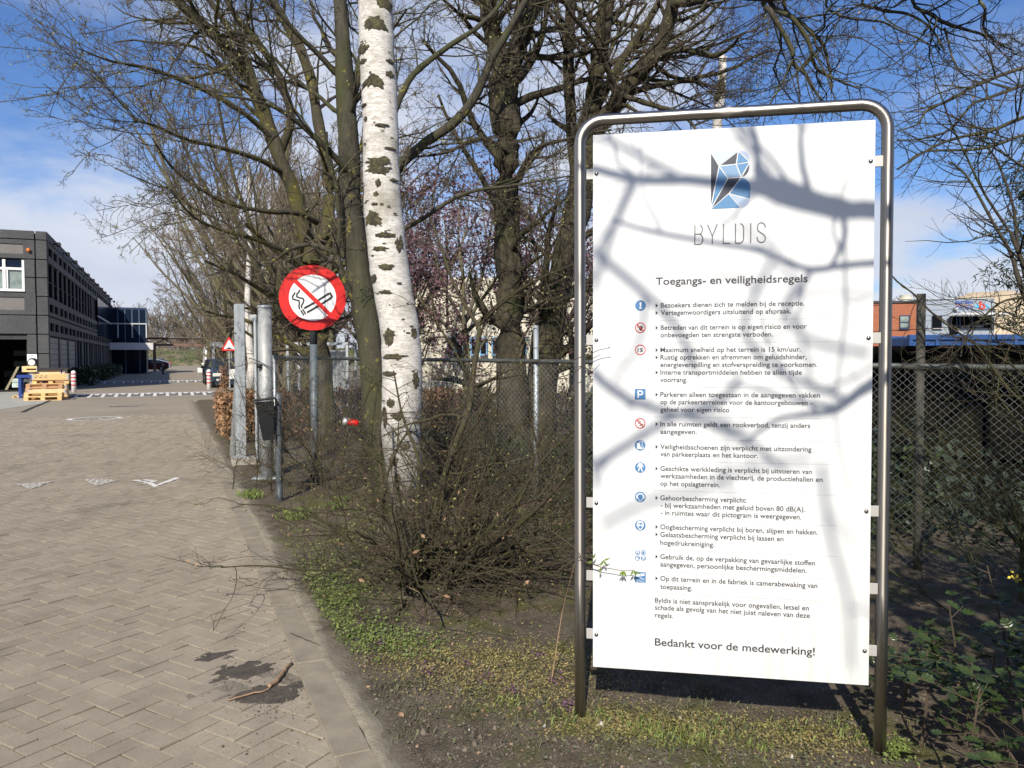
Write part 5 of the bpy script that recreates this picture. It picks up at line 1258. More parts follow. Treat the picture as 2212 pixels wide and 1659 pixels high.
part('post', 'plastic_black', lambda mb: mb.box(bn[0]-.08, bn[0]+.08, bn[1]-.08, bn[1]+.08, 0, 1.0), bs); part('bar', 'canopy_white', lambda mb: (mb.box(bn[0]-.9, bn[0]-.09, bn[1]-.02, bn[1]+.02, .12, .18), mb.box(bn[0]-.9, bn[0]-.09, bn[1]-.02, bn[1]+.02, .3, .34)), bs)
bxs = G(258, 803); mbx = thing('white_letter_box', 'low white box on the ground under the entrance canopy', 'box', (-4.35, 83, 0)); part('case', 'mullion_pale', lambda mb: mb.bbox(-4.75, -3.9, 79.5, 79.8, .45, .82, .02), mbx); part('leg', 'mullion_pale', lambda mb: mb.box(-4.0, -3.92, 79.6, 79.7, 0, .45), mbx)

# triangular hump warning sign
tg = W(0, 0); q = P(495, 748, 37.5); ts = thing('hump_warning_sign', 'red-edged triangular warning sign showing a road hump above the parked car', 'sign', (q[0], q[1], 0))
TT = (np.array([RGT0, [0, 0, 1], W(0, -1)-W(0, 0)]), np.array([q[0], q[1], EYE+(772-757.5)/FPX*37.5]))
def tri(s, r=.045):
    out = []; 
    for k in range(3):
        a = R(90+120*k); c = (s*.577*math.cos(a), s*.577*math.sin(a)+s*.577*.5)
        cc_ = (c[0]-2*r*math.cos(a), c[1]-2*r*math.sin(a))
        for j in range(-3, 4): b_ = a+R(j*20); out.append((cc_[0]+r*math.cos(b_), cc_[1]+r*math.sin(b_)))
    return out
cen = .577*.5*.78
mb = MB(TT); mb.prism([(x, y-0.0, -.02) for x, y in tri(.80)], (0, 0, .02)); mb.build('plate', 'sign_red', ts)
mb = MB(TT); mb.face([(x*.68, (y-.231)*.68+.231, .003) for x, y in tri(.80)]); mb.build('white_field', 'sign_white', ts)
mb = MB(TT); mb.face([(-.19, .085, .006), (.19, .085, .006), (.19, .10, .006), (.11, .11, .006), (.07, .15, .006), (0, .17, .006), (-.07, .15, .006), (-.11, .11, .006), (-.19, .10, .006)]); mb.build('hump_symbol', 'sign_black', ts)
part('pole', 'galv', lambda mb: mb.tube([(q[0], q[1]+.04, 0), (q[0], q[1]+.04, 2.35)], .038, 12), ts); part('second_pole', 'galv', lambda mb: mb.tube([(q[0]+.1, q[1]+.1, 1.5), (q[0]+.1, q[1]+.1, 2.3)], .02, 10), ts)

# brown steel pipe gantry across the far end, green bank
gy = 92.0; gx = G(334, 799)[0]
def atY(x, y, Y): r = ray(x, y); return CAM+r*(Y/r[1])
ga, gb = atY(333, 728, gy), atY(566, 745, gy)
gn = thing('pipe_gantry', 'long brown steel pipe gantry crossing above the far end of the road', 'gantry', (ga[0], gy, 0))
part('column', 'gantry_brown', lambda mb: mb.box(ga[0]-.15, ga[0]+.15, gy-.15, gy+.15, 0, ga[2]-.7), gn)
part('column', 'gantry_brown', lambda mb: mb.box(gb[0]+2, gb[0]+2.3, gy-.15, gy+.15, 0, ga[2]-.7), gn)
part('beam', 'gantry_brown', lambda mb: mb.box(ga[0]-3, gb[0]+3, gy-.2, gy+.2, ga[2]-.95, ga[2]-.72), gn); part('upper_beam', 'gantry_brown', lambda mb: mb.box(ga[0]-3, gb[0]+3, gy-.25, gy+.25, ga[2]-.25, ga[2]-.12), gn)
part('roof_sheet', 'facade_light', lambda mb: mb.box(ga[0]-3.1, gb[0]+3, gy-.4, gy+.4, ga[2]-.11, ga[2]-.04), gn)
part('lattice', 'gantry_brown', lambda mb: [mb.tube([(ga[0]-3+k, gy, ga[2]-.72 if k % 2 else ga[2]-.25), (ga[0]-2+k, gy, ga[2]-.25 if k % 2 else ga[2]-.72)], .05, 4) for k in range(int(gb[0]-ga[0])+5)], gn)
xs_ = np.linspace(-40, 60, 90); V = []; F = []
for i, x in enumerate(xs_):
    for j in range(8):
        t = j/7; V.append((x, 165+t*9+1.5*mnoise.noise(Vector((x*.1, 3, 0))), -.05+t**.7*(3.4+1.0*mnoise.noise(Vector((x*.12, 0, t))))))
    if i: F += [((i-1)*8+j, i*8+j, i*8+j+1, (i-1)*8+j+1) for j in range(7)]
mesh_obj('bank', V, F, 'bank_green', smooth=True, kind='structure')

# ------------------------------------------------------------------ right-hand background
def z6(x, y, D): return P((3440+.2676*x)/1.8228, (1100+.2676*y)/1.8228, D)
DB = 62.0
def plate(name, pts, mt, parent, D=DB, th=.06, base=0.0):
    p = [z6(x, y, D) for x, y in pts]; n = W(0, -1)-W(0, 0)
    mb = MB(); mb.prism([q+n*base for q in p][::-1], n*th); return mb.build(name, mt, parent)
def boxfrom(name, x0, x1, ytop, mt, parent, D=DB, deep=9.0, z0=-.05):
    a, b_ = z6(x0, ytop, D), z6(x1, ytop, D); dn = W(0, 1)-W(0, 0)
    mb = MB(); q = [a, b_, b_+dn*deep, a+dn*deep]; zt = max(a[2], b_[2]); mb.prism([(v[0], v[1], z0) for v in q], (0, 0, zt-z0)); return mb.build(name, mt, parent)
br = z6(400, 900, DB+2); bb = thing('brick_building', 'low orange-red brick building with one dark framed window right of the big sign', 'building', (br[0], br[1], 0), )
boxfrom('wall', -420, 720, 335, 'brick_red', bb, DB+1, 10); boxfrom('roof_edge', -425, 724, 318, 'roof_dark', bb, DB+.9, 10.2, z6(0, 338, DB)[2])
w_ = plate('window_frame', [(382, 528), (528, 528), (528, 735), (382, 735)], 'frame_navy', bb, DB+.95, .06); plate('pane', [(392, 545), (512, 545), (512, 625), (392, 625)], 'glass_curtain', w_, DB+.9, .02, 0); plate('pane', [(392, 645), (512, 645), (512, 708), (392, 708)], 'glass_curtain', w_, DB+.9, .02, 0)
v_ = z6(470, 300, DB+4); part('roof_vent', 'vent_cream', lambda mb: mb.lathe([(.5, -.9), (.5, 0), (.62, .02), (.62, .16), (.45, .18), (.5, .36), (.3, .42)], v_, 18), bb)
gbq = z6(1200, 900, DB); gb_ = thing('grey_office_building', 'pale grey clad office with blue lettering, a red letter emblem and a white entrance canopy', 'building', (gbq[0], gbq[1], 0))
boxfrom('wall', 722, 1782, 284, 'cladding_grey', gb_, DB, 12); boxfrom('roof_edge', 718, 1786, 280, 'mullion_pale', gb_, DB-.05, 12, z6(0, 292, DB)[2])
for y in (362, 445, 528, 600, 720): plate('cladding_joint', [(724, y), (1112, y), (1112, y+3), (724, y+3)], 'facade_light', gb_, DB-.002, .008)
w_ = plate('window_frame', [(856, 532), (1004, 532), (1004, 720), (856, 720)], 'frame_navy', gb_, DB-.01, .05); plate('pane', [(866, 542), (994, 542), (994, 710), (866, 710)], 'glass_dark', w_, DB-.08, .02); plate('sill', [(856, 721), (1008, 721), (1008, 728), (856, 728)], 'canopy_white', gb_, DB-.02, .12)
plate('entrance_glazing', [(1118, 540), (1730, 540), (1730, 716), (1232, 716), (1232, 860), (1118, 860)], 'glass_dark', gb_, DB-.01, .05)
for x0, x1 in ((1118, 1132), (1212, 1228), (1258, 1276), (1436, 1460), (1604, 1616), (1716, 1730)): plate('mullion', [(x0, 540), (x1, 540), (x1, 720), (x0, 720)], 'frame_navy', gb_, DB-.07, .05)
plate('blind', [(1282, 682), (1420, 682), (1420, 706), (1282, 706)], 'glass_curtain', gb_, DB-.08, .01); plate('blind', [(1466, 682), (1600, 682), (1600, 706), (1466, 706)], 'glass_curtain', gb_, DB-.08, .01)
plate('canopy', [(1100, 532), (1165, 502), (1930, 504), (1940, 532)], 'canopy_white', gb_, DB-.3, 1.2)
plate('camera_lamp', [(1165, 425), (1228, 418), (1226, 435), (1190, 462), (1180, 440)], 'mullion_pale', gb_, DB-.05, .3)
def wtext(s, x0, x1, yb, yt, mt, D=DB):
    a, b_ = z6(x0, yb, D), z6(x1, yb, D); h = z6(x0, yt, D)[2]-a[2]; u = b_-a; L = np.linalg.norm(u); u /= L
    mb = MB((np.array([u, [0, 0, 1], W(0, -1)-W(0, 0)]), a+(W(0, -1)-W(0, 0))*.012)); text_mb(mb, s, (0, 0), (L, 0), h, 0, 0, .03); mb.build('lettering', mt, gb_)
wtext('BAETSEN', 1200, 1456, 360, 314, 'letter_blue'); wtext('RECYCLING', 1208, 1456, 438, 398, 'letter_blue'); plate('red_line', [(1202, 382), (1455, 382), (1455, 388), (1202, 388)], 'logo_orange', gb_, DB-.002, .01)
cE = z6(1595, 397, DB); rx = np.linalg.norm(z6(1710, 397, DB)-cE); rz_ = abs(z6(1595, 360, DB)[2]-cE[2]); ET = (np.array([RGT0, [0, 0, 1], W(0, -1)-W(0, 0)]), cE+(W(0, -1)-W(0, 0))*.015)
mb = MB(ET); mb.face([(rx*math.cos(t)*1.0, rz_*math.sin(t)*(1-.25*abs(math.cos(t))), 0) for t in np.linspace(0, 2*math.pi, 30)[:-1]]); mb.build('emblem_ellipse', 'logo_cyan', gb_)
wtext('b', 1552, 1645, 438, 318, 'logo_orange', DB-.02)
# sand heap
V = []; F = []; nxx, nyy = 60, 16
for i in range(nxx):
    for j in range(nyy):
        x = 1000+i*40; prof = np.interp(x, [1000, 1180, 1330, 1450, 1650, 1800, 1900, 2010, 2150, 2500, 3400], [420, 268, 215, 180, 176, 172, 150, 158, 186, 240, 500])
        t = j/(nyy-1); top = z6(x, prof, 92); k = math.sin(t*math.pi*.5)**.8
        b0 = z6(x, prof, 78+14*t); V.append((b0[0], b0[1], -.1+top[2]*k+.12*mnoise.noise(Vector((x*.02, t*5, 0)))))
for i in range(nxx-1):
    for j in range(nyy-1): F.append((i*nyy+j, (i+1)*nyy+j, (i+1)*nyy+j+1, i*nyy+j+1))
for i in range(nxx-1): pass
mesh_obj('sand_heap', V, F, 'sand', smooth=True, kind='structure')
# blue ribbed skip
DS = 26.0; sk0 = z6(532, 815, DS); skp = thing('blue_skip_container', 'long blue ribbed open skip behind the dark block wall', 'skip', (sk0[0], sk0[1], 0))
s1 = z6(2700, 770, DS); ztp = sk0[2]; dn = W(0, 1)-W(0, 0); u = np.array([*(s1-sk0)[:2], 0]); LS = np.linalg.norm(u); u /= LS; KT = (np.array([u, dn, [0, 0, 1]]), np.array([sk0[0], sk0[1], 0]))
mb = MB(KT); mb.box(.05, LS-.05, .08, .14, .3, ztp-.1); mb.box(.05, LS-.05, 2.2, 2.26, .3, ztp-.1); mb.box(.05, .1, .14, 2.2, .3, ztp-.1); mb.box(LS-.1, LS-.05, .14, 2.2, .3, ztp-.1); mb.box(.1, LS-.1, .14, 2.2, .3, .36); mb.build('tub', 'skip_blue', skp)
mb = MB(KT); mb.bbox(0, LS, 0, .2, ztp-.16, ztp, .02); mb.bbox(0, LS, 2.14, 2.34, ztp-.16, ztp, .02); mb.build('rim', 'skip_blue', skp)
for k in range(int(LS/.87)+1):
    mb = MB(KT); mb.bbox(k*.87, k*.87+.12, 0.01, .08, .3, ztp-.165, .01); mb.build('rib', 'skip_blue', skp)
# hidden depot behind the trees
cw = P(1000, 700, 34); cwb = thing('cream_building', 'cream walled building with light blue window frames glimpsed through the trees', 'building', (cw[0], cw[1], 0))
a, b_ = P(845, 606, 34), P(1330, 598, 34); q = [a, b_, b_+dn*10, a+dn*10]
mb = MB(); mb.prism([(v[0], v[1], -.05) for v in q], (0, 0, 5.0)); mb.build('wall', 'cream_wall', cwb)
for x in (965, 985, 1016, 1036, 1062, 1120, 1180):
    p0, p1 = P(x, 768, 33.97), P(x+17, 728, 33.97); n = W(0, -1)-W(0, 0); mb = MB(); c0, c1 = p0[2], p1[2]; A0, A1 = p0, P(x+17, 768, 33.97)
    mb.prism([(A0[0], A0[1], c0), (A1[0], A1[1], c0), (A1[0], A1[1], c1), (A0[0], A0[1], c1)], n*.05); f_ = mb.build('window_frame', 'frame_lightblue', cwb)
    A0, A1 = P(x+3, 765, 33.97), P(x+14, 765, 33.97); mb = MB(); mb.prism([(A0[0], A0[1], c0+.08), (A1[0], A1[1], c0+.08), (A1[0], A1[1], c1-.08), (A0[0], A0[1], c1-.08)], n*.07); mb.build('pane', 'glass_dark', f_)
# galvanised bicycle cage behind the fence
cg0 = P(618, 760, 16.5); cage = thing('storage_cage', 'galvanised steel cage with a ribbed side panel behind the wire fence', 'cage', (cg0[0], cg0[1], 0))
CG = (np.array([RGT0, W(0, 1)-W(0, 0), [0, 0, 1]]), np.array([cg0[0], cg0[1], 0]))
for x, y in ((0, 0), (.24, 0), (.36, .6), (1.25, 0), (1.25, .9), (0, .9)): part('post', 'galv', lambda mb: (setattr(mb, 'T', CG), mb.box(x, x+.05, y, y+.05, 0, 1.83)), cage)
part('top_frame', 'galv', lambda mb: (setattr(mb, 'T', CG), mb.box(0, 1.3, 0, .05, 1.80, 1.86), mb.box(0, .05, .05, .95, 1.80, 1.86), mb.box(1.25, 1.3, .05, .95, 1.80, 1.86)), cage)
part('ribbed_panel', 'galv', lambda mb: (setattr(mb, 'T', CG), [mb.box(.40+.03*k, .418+.03*k, .3, .33, .25, 1.7) for k in range(28)]), cage)

# ================================================================== vegetation
def dn_(x, y, d): return np.array([*P(x, y, d)[:2], 0.0])
def withbase(pts, rad, z=-.15):
    b0 = np.array([pts[0][0], pts[0][1], z]); return [b0]+list(pts), [rad[0]*1.35]+list(rad)
LV = [dict(cnt=15, lr=0, absl=2.4, ang=(35, 75), ratio=.34, K=9, wob=.16, trop=(0, 0, .02), t0=.18, rmin=.007),
      dict(cnt=8, lr=.42, ang=(30, 65), ratio=.5, K=6, wob=.18, trop=(0, 0, .03), t0=.15, rmin=.0038),
      dict(cnt=6, lr=.42, ang=(25, 60), ratio=.6, K=5, wob=.2, trop=(0, 0, .05), t0=.15, rmin=.0022),
      dict(cnt=4, lr=.45, ang=(25, 60), ratio=.7, K=3, wob=.2, trop=(0, 0, .05), t0=.2, rmin=.0016)]
def lv(**over):
    out = [dict(a) for a in LV]
    for k, v in over.items():
        i = int(k[1]); out[i][k[3:]] = v
    return out

# A: many-stemmed tree behind the round sign
dA = 13.0
tA, rA = stem([(702, 972), (694, 840), (690, 700), (676, 600), (668, 530)], dA, [60, 50, 46, 48, 50])
L_ = [stem([(668, 540), (648, 460), (630, 400), (602, 335), (566, 235), (532, 156), (488, 100), (446, 60), (380, 0), (330, -60)], [13, 12], [34, 30, 28, 24, 18]),
      stem([(672, 545), (700, 505), (711, 440), (710, 372), (690, 280), (672, 170), (640, 90), (600, 20), (560, -70)], [13, 13], [30, 26, 22, 16]),
      stem([(602, 335), (624, 280), (628, 242), (612, 190), (595, 149), (550, 80), (510, 37), (470, -40)], [12.8, 12], [20, 16, 12]),
      stem([(556, 210), (535, 130), (502, 74), (446, -10), (420, -60)], [12.3, 11.5], [16, 12, 8]),
      stem([(620, 380), (560, 345), (480, 320), (400, 300), (330, 270), (290, 262)], [12.8, 9.5], [14, 8, 3]),
      stem([(590, 300), (520, 240), (430, 190), (330, 150), (240, 132), (170, 105)], [12.6, 9.5], [14, 9, 2.5]),
      stem([(684, 480), (640, 460), (560, 455), (470, 430), (380, 370), (330, 300)], [13, 10], [14, 9, 3]),
      stem([(690, 640), (640, 560), (560, 520), (490, 500), (420, 470), (360, 400)], [13, 10.5], [14, 9, 3]),
      stem([(540, 170), (470, 90), (420, 20), (390, -40)], [12.4, 11], [12, 7])]
tree('leaning_tree', 'forked mossy tree right behind the round no smoking sign, leaning up to the left', 'tree', withbase(tA, rA), L_,
     lv(l0_cnt=15, l0_t0=.34, l0_absl=2.3, l0_away=(-.5, .1, .15)), 'bark_lichen', 'twig_olive', leaf=('bud_green', .016, .12), seed=3)
# B: tree touching the fence beside the birch
dB_ = 8.3
tB, rB = stem([(838, 1090), (826, 980), (806, 800), (786, 650), (766, 520), (757, 400), (751, 260), (742, 120), (735, 10), (728, -90)], dB_, [70, 62, 58, 56, 52, 46, 38, 30, 24])
L_ = [stem([(751, 250), (772, 170), (792, 80), (806, 0), (815, -80)], 8.4, [24, 18, 14]),
      stem([(752, 370), (707, 323), (650, 270), (600, 235), (540, 215), (470, 205)], [8.2, 7.2], [15, 11, 4]),
      stem([(770, 640), (825, 450), (863, 357), (900, 325), (933, 298), (989, 258), (1032, 198), (1055, 142), (1090, 80), (1130, 10), (1165, -60)], [8.4, 8.0], [22, 22, 21, 19, 15, 11]),
      stem([(775, 560), (830, 320), (857, 231), (890, 165), (956, 109), (1022, 66), (1072, 20), (1110, -40)], [8.5, 8.8], [15, 14, 11, 8]),
      stem([(745, 180), (690, 120), (640, 70), (590, 10), (560, -40)], [8.4, 7.6], [14, 10, 6]),
      stem([(825, 520), (900, 480), (1000, 420), (1110, 400), (1230, 380)], [8.4, 7.6], [11, 8, 3])]
tree('mossy_tree', 'slender mossy tree standing directly left of the birch at the fence', 'tree', withbase(tB, rB), L_,
     lv(l0_cnt=12, l0_absl=1.9, l0_flat=.45, l0_t0=.3, l0_away=tuple(FWD*1.1)), 'bark_green', 'twig_olive', leaf=('bud_green', .014, .14), seed=5)
# C
dC = 9.9
tC, rC = stem([(1118, 1030), (1108, 900), (1101, 700), (1098, 529), (1093, 360), (1089, 240), (1086, 170)], dC, [80, 68, 62, 58, 60, 66, 70])
L_ = [stem([(1084, 185), (1074, 110), (1058, 40), (1042, -60)], 9.9, [46, 42, 36]), stem([(1092, 195), (1112, 125), (1136, 55), (1160, -20), (1180, -80)], 9.9, [44, 38, 34]),
      stem([(1098, 430), (1150, 330), (1230, 300), (1320, 280)], [9.9, 8.6], [13, 8, 4]), stem([(1098, 330), (1040, 300), (960, 330), (880, 340)], [9.8, 8.2], [12, 8, 4]),
      stem([(1100, 600), (1160, 560), (1200, 520), (1230, 430)], [9.9, 9], [9, 6, 3])]
tree('oak_tree', 'thick ridged trunk behind the fence forking near the top, midway between birch and big sign', 'tree', withbase(tC, rC), L_,
     lv(l0_cnt=13, l0_absl=2.1, l0_flat=.3), 'bark_ridged', 'twig_olive', leaf=('bud_green', .015, .12), seed=8)
dD = 10.3
tD, rD = stem([(1160, 1020), (1166, 900), (1180, 740), (1201, 637), (1228, 530), (1250, 439), (1264, 340), (1278, 260)], dD, [76, 66, 62, 58, 60, 58, 54])
L_ = [stem([(1270, 290), (1286, 180), (1294, 120), (1306, 40), (1318, -60)], dD, [40, 36, 34]), stem([(1272, 300), (1318, 240), (1362, 178), (1421, 107), (1442, 50), (1462, -30)], [dD, 9.6], [38, 36, 32, 28]),
      stem([(1282, 240), (1316, 180), (1350, 120), (1390, 60), (1440, -20)], [dD, 10], [22, 18, 14]),
      stem([(1252, 440), (1236, 300), (1228, 150), (1232, 40), (1236, -50)], [dD, dD], [26, 24, 20]),
      stem([(1400, 130), (1470, 108), (1540, 120), (1580, 100), (1595, 82)], [9.8, 8.8], [14, 11, 5]),
      stem([(1340, 205), (1420, 230), (1470, 245), (1500, 275), (1505, 300)], [10, 9.2], [13, 9, 4]),
      stem([(1455, 10), (1500, 5), (1560, -8), (1640, -2), (1690, -4)], [9.6, 7.5], [18, 12, 7])]
tree('forked_tree', 'dark leaning tree behind the left top corner of the big sign, splitting into several limbs', 'tree', withbase(tD, rD), L_,
     lv(l0_cnt=14, l0_absl=1.9, l0_flat=.3, l0_away=(.5, -.3, 0)), 'bark_ridged', 'twig_brown', leaf=('bud_green', .014, .08), seed=12)
# broken birch behind the big sign
dE = 15.0
tE, rE = stem([(1532, 940), (1540, 700), (1546, 450), (1549, 270), (1556, 210), (1560, 165), (1563, 122)], dE, [26, 24, 23, 22, 20, 17])
sn = thing('birch_snag', 'broken-off white birch trunk rising behind the top edge of the big sign', 'tree', dn_(1532, 940, dE))
pp, r_ = resample(*withbase(tE, rE), 24, .05); mb = MB(); mb.tube(pp, r_, 14); mb.build('trunk', 'birch_bark', sn, True)
mb = MB(); mb.add([v+np.array([0, 0, .0]) for v in [P(1556, 122, dE), P(1563, 108, dE), P(1566, 124, dE), P(1562, 130, dE+.1)]], [(0, 1, 2), (1, 3, 2), (0, 3, 1)])
mb.build('broken_tip', 'birch_bark', sn)
mb = MB(); mb.tube([P(1546, 215, dE-.12), P(1560, 186, dE-.13), P(1558, 160, dE-.1)], [.05, .07, .03], 6); mb.build('bark_scar', 'birch_scar', sn)

# ------------------------------------------------------------------ the silver birch in front
dF = 6.6
cl = [(893, 1190, 58), (884, 1120, 62), (876, 1040, 74), (866, 935, 84), (868, 869, 86), (868, 770, 86), (862, 703, 83), (845, 604, 83), (831, 496, 84), (825, 400, 79), (823, 331, 77), (820, 198, 76), (813, 100, 75), (812, 30, 74), (808, -60, 70), (806, -160, 66)]
bt = thing('silver_birch', 'white-barked silver birch with dark bark scars in front of the fence', 'tree', dn_(893, 1190, dF))
ctr = [P(x, y, dF) for x, y, w in cl]; rd = [w/2*dF/FPX for x, y, w in cl]
pp, r_ = resample([np.array([ctr[0][0], ctr[0][1], -.2])]+ctr, [rd[0]*1.2]+rd, 110, 0)
r_ = r_*(1+.03*np.array([mnoise.noise(Vector((i*.35, 0, 0))) for i in range(110)]))
V, F = tubes(pp[None], r_[None], 40)
V += nrm(V-np.repeat(pp, 40, 0))*np.array([mnoise.noise(Vector(v)*6)*.006+mnoise.noise(Vector((v[0]*3, v[1]*3, v[2]*14)))*.004 for v in V])[:, None]
mesh_obj('trunk', V-np.array(bt.location), F, 'birch_bark', bt, True)
def on_birch(px, py):
    """point of the trunk's front surface met by a sight line, and its normal"""
    c = np.interp(py, [k[1] for k in cl[::-1]], [k[0] for k in cl[::-1]]); w = np.interp(py, [k[1] for k in cl[::-1]], [k[2] for k in cl[::-1]])
    s = max(-.96, min(.96, (px-c)/(w/2))); rr = w/2*dF/FPX; C = P(c, py, dF)
    vx = RGT0; vf = np.array([-math.sin(YAW), -math.cos(YAW), 0]); n = vx*s+vf*math.sqrt(1-s*s); return C+n*rr, n
scars = [(817, 66, 56, 33), (834, 20, 36, 30), (790, 116, 30, 23), (790, 142, 20, 12), (845, 142, 16, 13), (812, 190, 56, 33), (845, 170, 18, 18), (790, 235, 20, 10), (796, 265, 11, 13), (829, 281, 38, 9),
         (846, 329, 26, 8), (824, 360, 62, 26), (822, 376, 56, 22), (854, 395, 20, 8), (824, 403, 15, 20), (819, 427, 13, 12), (816, 448, 17, 7), (812, 480, 46, 36), (840, 514, 50, 13), (830, 542, 36, 13), (866, 532, 18, 40),
         (841, 581, 40, 15), (812, 604, 20, 20), (839, 634, 33, 10), (847, 728, 28, 42), (857, 770, 56, 14), (847, 806, 36, 13), (866, 895, 34, 20), (850, 868, 22, 24), (896, 720, 12, 30), (900, 640, 10, 26), (838, 900, 10, 60), (880, 960, 26, 18), (855, 990, 26, 30), (900, 820, 14, 40), (862, 1040, 18, 60), (893, 1060, 14, 50)]
rs = random.Random(21)
for (x, y, w, h) in [(a_, b_, c_*.92, d_*.88) for a_, b_, c_, d_ in scars]+[(rs.uniform(785, 905), rs.uniform(20, 900), rs.uniform(4, 12), rs.uniform(2, 4)) for _ in range(60)]:
    big = w > 12; n = 30 if big else 12; mb = MB(); rings = 4 if big else 2; V = []; F = []; ph = rs.uniform(0, 50); arch = .35 if w > 40 and h > 25 else 0
    for k in range(rings+1):
        for i in range(n):
            a = 2*math.pi*i/n; rr = k/rings*(.9+.42*mnoise.noise(Vector((math.cos(a)*2.6+ph, math.sin(a)*2.6, 0)))+(.42*mnoise.noise(Vector((math.cos(a)*9+ph, math.sin(a)*9, 3))) if big else 0))
            px_ = x+w/2*rr*math.cos(a); py_ = y+h/2*rr*math.sin(a)+arch*h*((px_-x)/(w/2))**2-arch*h*.3
            p, nn = on_birch(px_, py_); lift = (.006+.006*abs(mnoise.noise(Vector((px_*.3, py_*.3, 1)))))*(1 if k < rings else .35) if big else .004
            V.append(p+nn*(lift+.004))
        if k: F += [((k-1)*n+i, (k-1)*n+(i+1) % n, k*n+(i+1) % n, k*n+i) for i in range(n)]
    mb.add(V, F); mb.build('bark_scar', 'birch_scar', bt, True)

def leafmass(name, C, size, mt, parent=None, kind='stuff', seed=1, asp=.6, droop=.3):
    V, F = rand_leaves(np.asarray(C), size, np.random.default_rng(seed), asp, droop)
    if parent is not None: V = V-np.array(parent.location)
    return mesh_obj(name, V, F, mt, parent, kind=kind)
# ------------------------------------------------------------------ the multi-stemmed shrub at its foot
hb = np.array([*G(905, 1262)[:2], 0.0]); hd = 5.45
rng = np.random.default_rng(77)
hz = [stem([(934, 1240), (938, 1120), (963, 1016), (994, 933), (1017, 866), (1023, 793), (1036, 720), (1030, 700), (1004, 658), (975, 600), (955, 540), (930, 470)], [hd, 6.2], [15, 15, 13, 10, 7, 4]),
      stem([(1000, 1235), (1060, 1170), (1118, 1135), (1186, 1073), (1240, 1010), (1300, 960)], [hd, 4.6], [12, 11, 8, 4]),
      stem([(1030, 710), (1080, 660), (1150, 610), (1240, 570), (1330, 530)], [6.1, 5], [6, 5, 2]),
      stem([(880, 1240), (840, 1150), (826, 1050), (818, 940), (830, 880)], [hd, 6.2], [12, 10, 8, 4]),
      stem([(870, 1245), (835, 1190), (822, 1100), (845, 1000), (880, 935), (905, 945)], [hd, 6.0], [11, 9, 6, 3]),
      stem([(885, 1250), (820, 1180), (740, 1140), (680, 1120)], [hd, 5.5], [8, 5, 2]),
      stem([(885, 1250), (800, 1215), (690, 1232), (560, 1222), (478, 1226)], [hd, 4.7], [7, 4, 2]),
      stem([(900, 1250), (830, 1120), (740, 1040), (690, 990)], [hd, 6.4], [8, 5, 2]),
      stem([(915, 1250), (900, 1120), (905, 1000), (870, 900), (850, 800)], [hd, 5.9], [10, 8, 3]),
      stem([(960, 1250), (1020, 1130), (1040, 1010), (1030, 920), (1060, 830)], [hd, 5.8], [9, 7, 3]),
      stem([(970, 1240), (1080, 1150), (1160, 1010), (1240, 930), (1290, 890)], [hd, 5.0], [8, 6, 2]),
      stem([(980, 1250), (1100, 1200), (1230, 1180), (1330, 1150)], [hd, 4.5], [8, 5, 2]),
      stem([(985, 1255), (1110, 1230), (1240, 1250), (1350, 1260)], [hd, 4.3], [7, 4, 2])]
for k in range(44):
    a = rng.uniform(0, 2*math.pi) if k < 24 else rng.uniform(-.9, .9)-YAW; e = rng.uniform(.25, 1.3); L = rng.uniform(.6, 1.3) if k < 24 else rng.uniform(.9, 1.7); q = hb+np.array([math.cos(a), math.sin(a), 0])*rng.uniform(.02, .26); d = np.array([math.cos(a)*math.cos(e), math.sin(a)*math.cos(e), math.sin(e)])
    pts = [q-[0, 0, .05]]
    for i in range(6): d = nrm(d+rng.normal(0, .13, 3)+[0, 0, -.06]); pts.append(pts[-1]+d*L/6)
    r0 = rng.uniform(.006, .020); hz.append((pts, list(np.linspace(r0, .003, 7))))
hazel, hcur, _ = tree('hazel_shrub', 'bare many-stemmed shrub with thin arching twigs at the foot of the birch', 'shrub', ([hb+[0, 0, -.1], hb+[0, 0, .12], hb+[.03, 0, .3]], [.07, .06, .02]), hz,
     [dict(cnt=9, lr=0, absl=.85, ang=(40, 85), ratio=.5, K=8, wob=.14, trop=(0, 0, -.03), t0=.12, rmin=.0028, flat=.75),
      dict(cnt=4, lr=.45, ang=(25, 60), ratio=.65, K=5, wob=.18, trop=(0, 0, -.01), t0=.15, rmin=.0017, flat=.6),
      dict(cnt=2, lr=.42, ang=(25, 60), ratio=.75, K=4, wob=.16, trop=(0, 0, .04), t0=.2, rmin=.0013)], 'bark_shrub', 'twig_shrub', leaf=('bud_green', .009, .30), seed=31, nside=7)
C = hcur[rng.random(len(hcur)) < .03][:, 0]; C = C[C[:, 2] < .75]; leafmass('dry_leaves', C, .020, 'leaf_dry', hazel, seed=12, asp=.45)
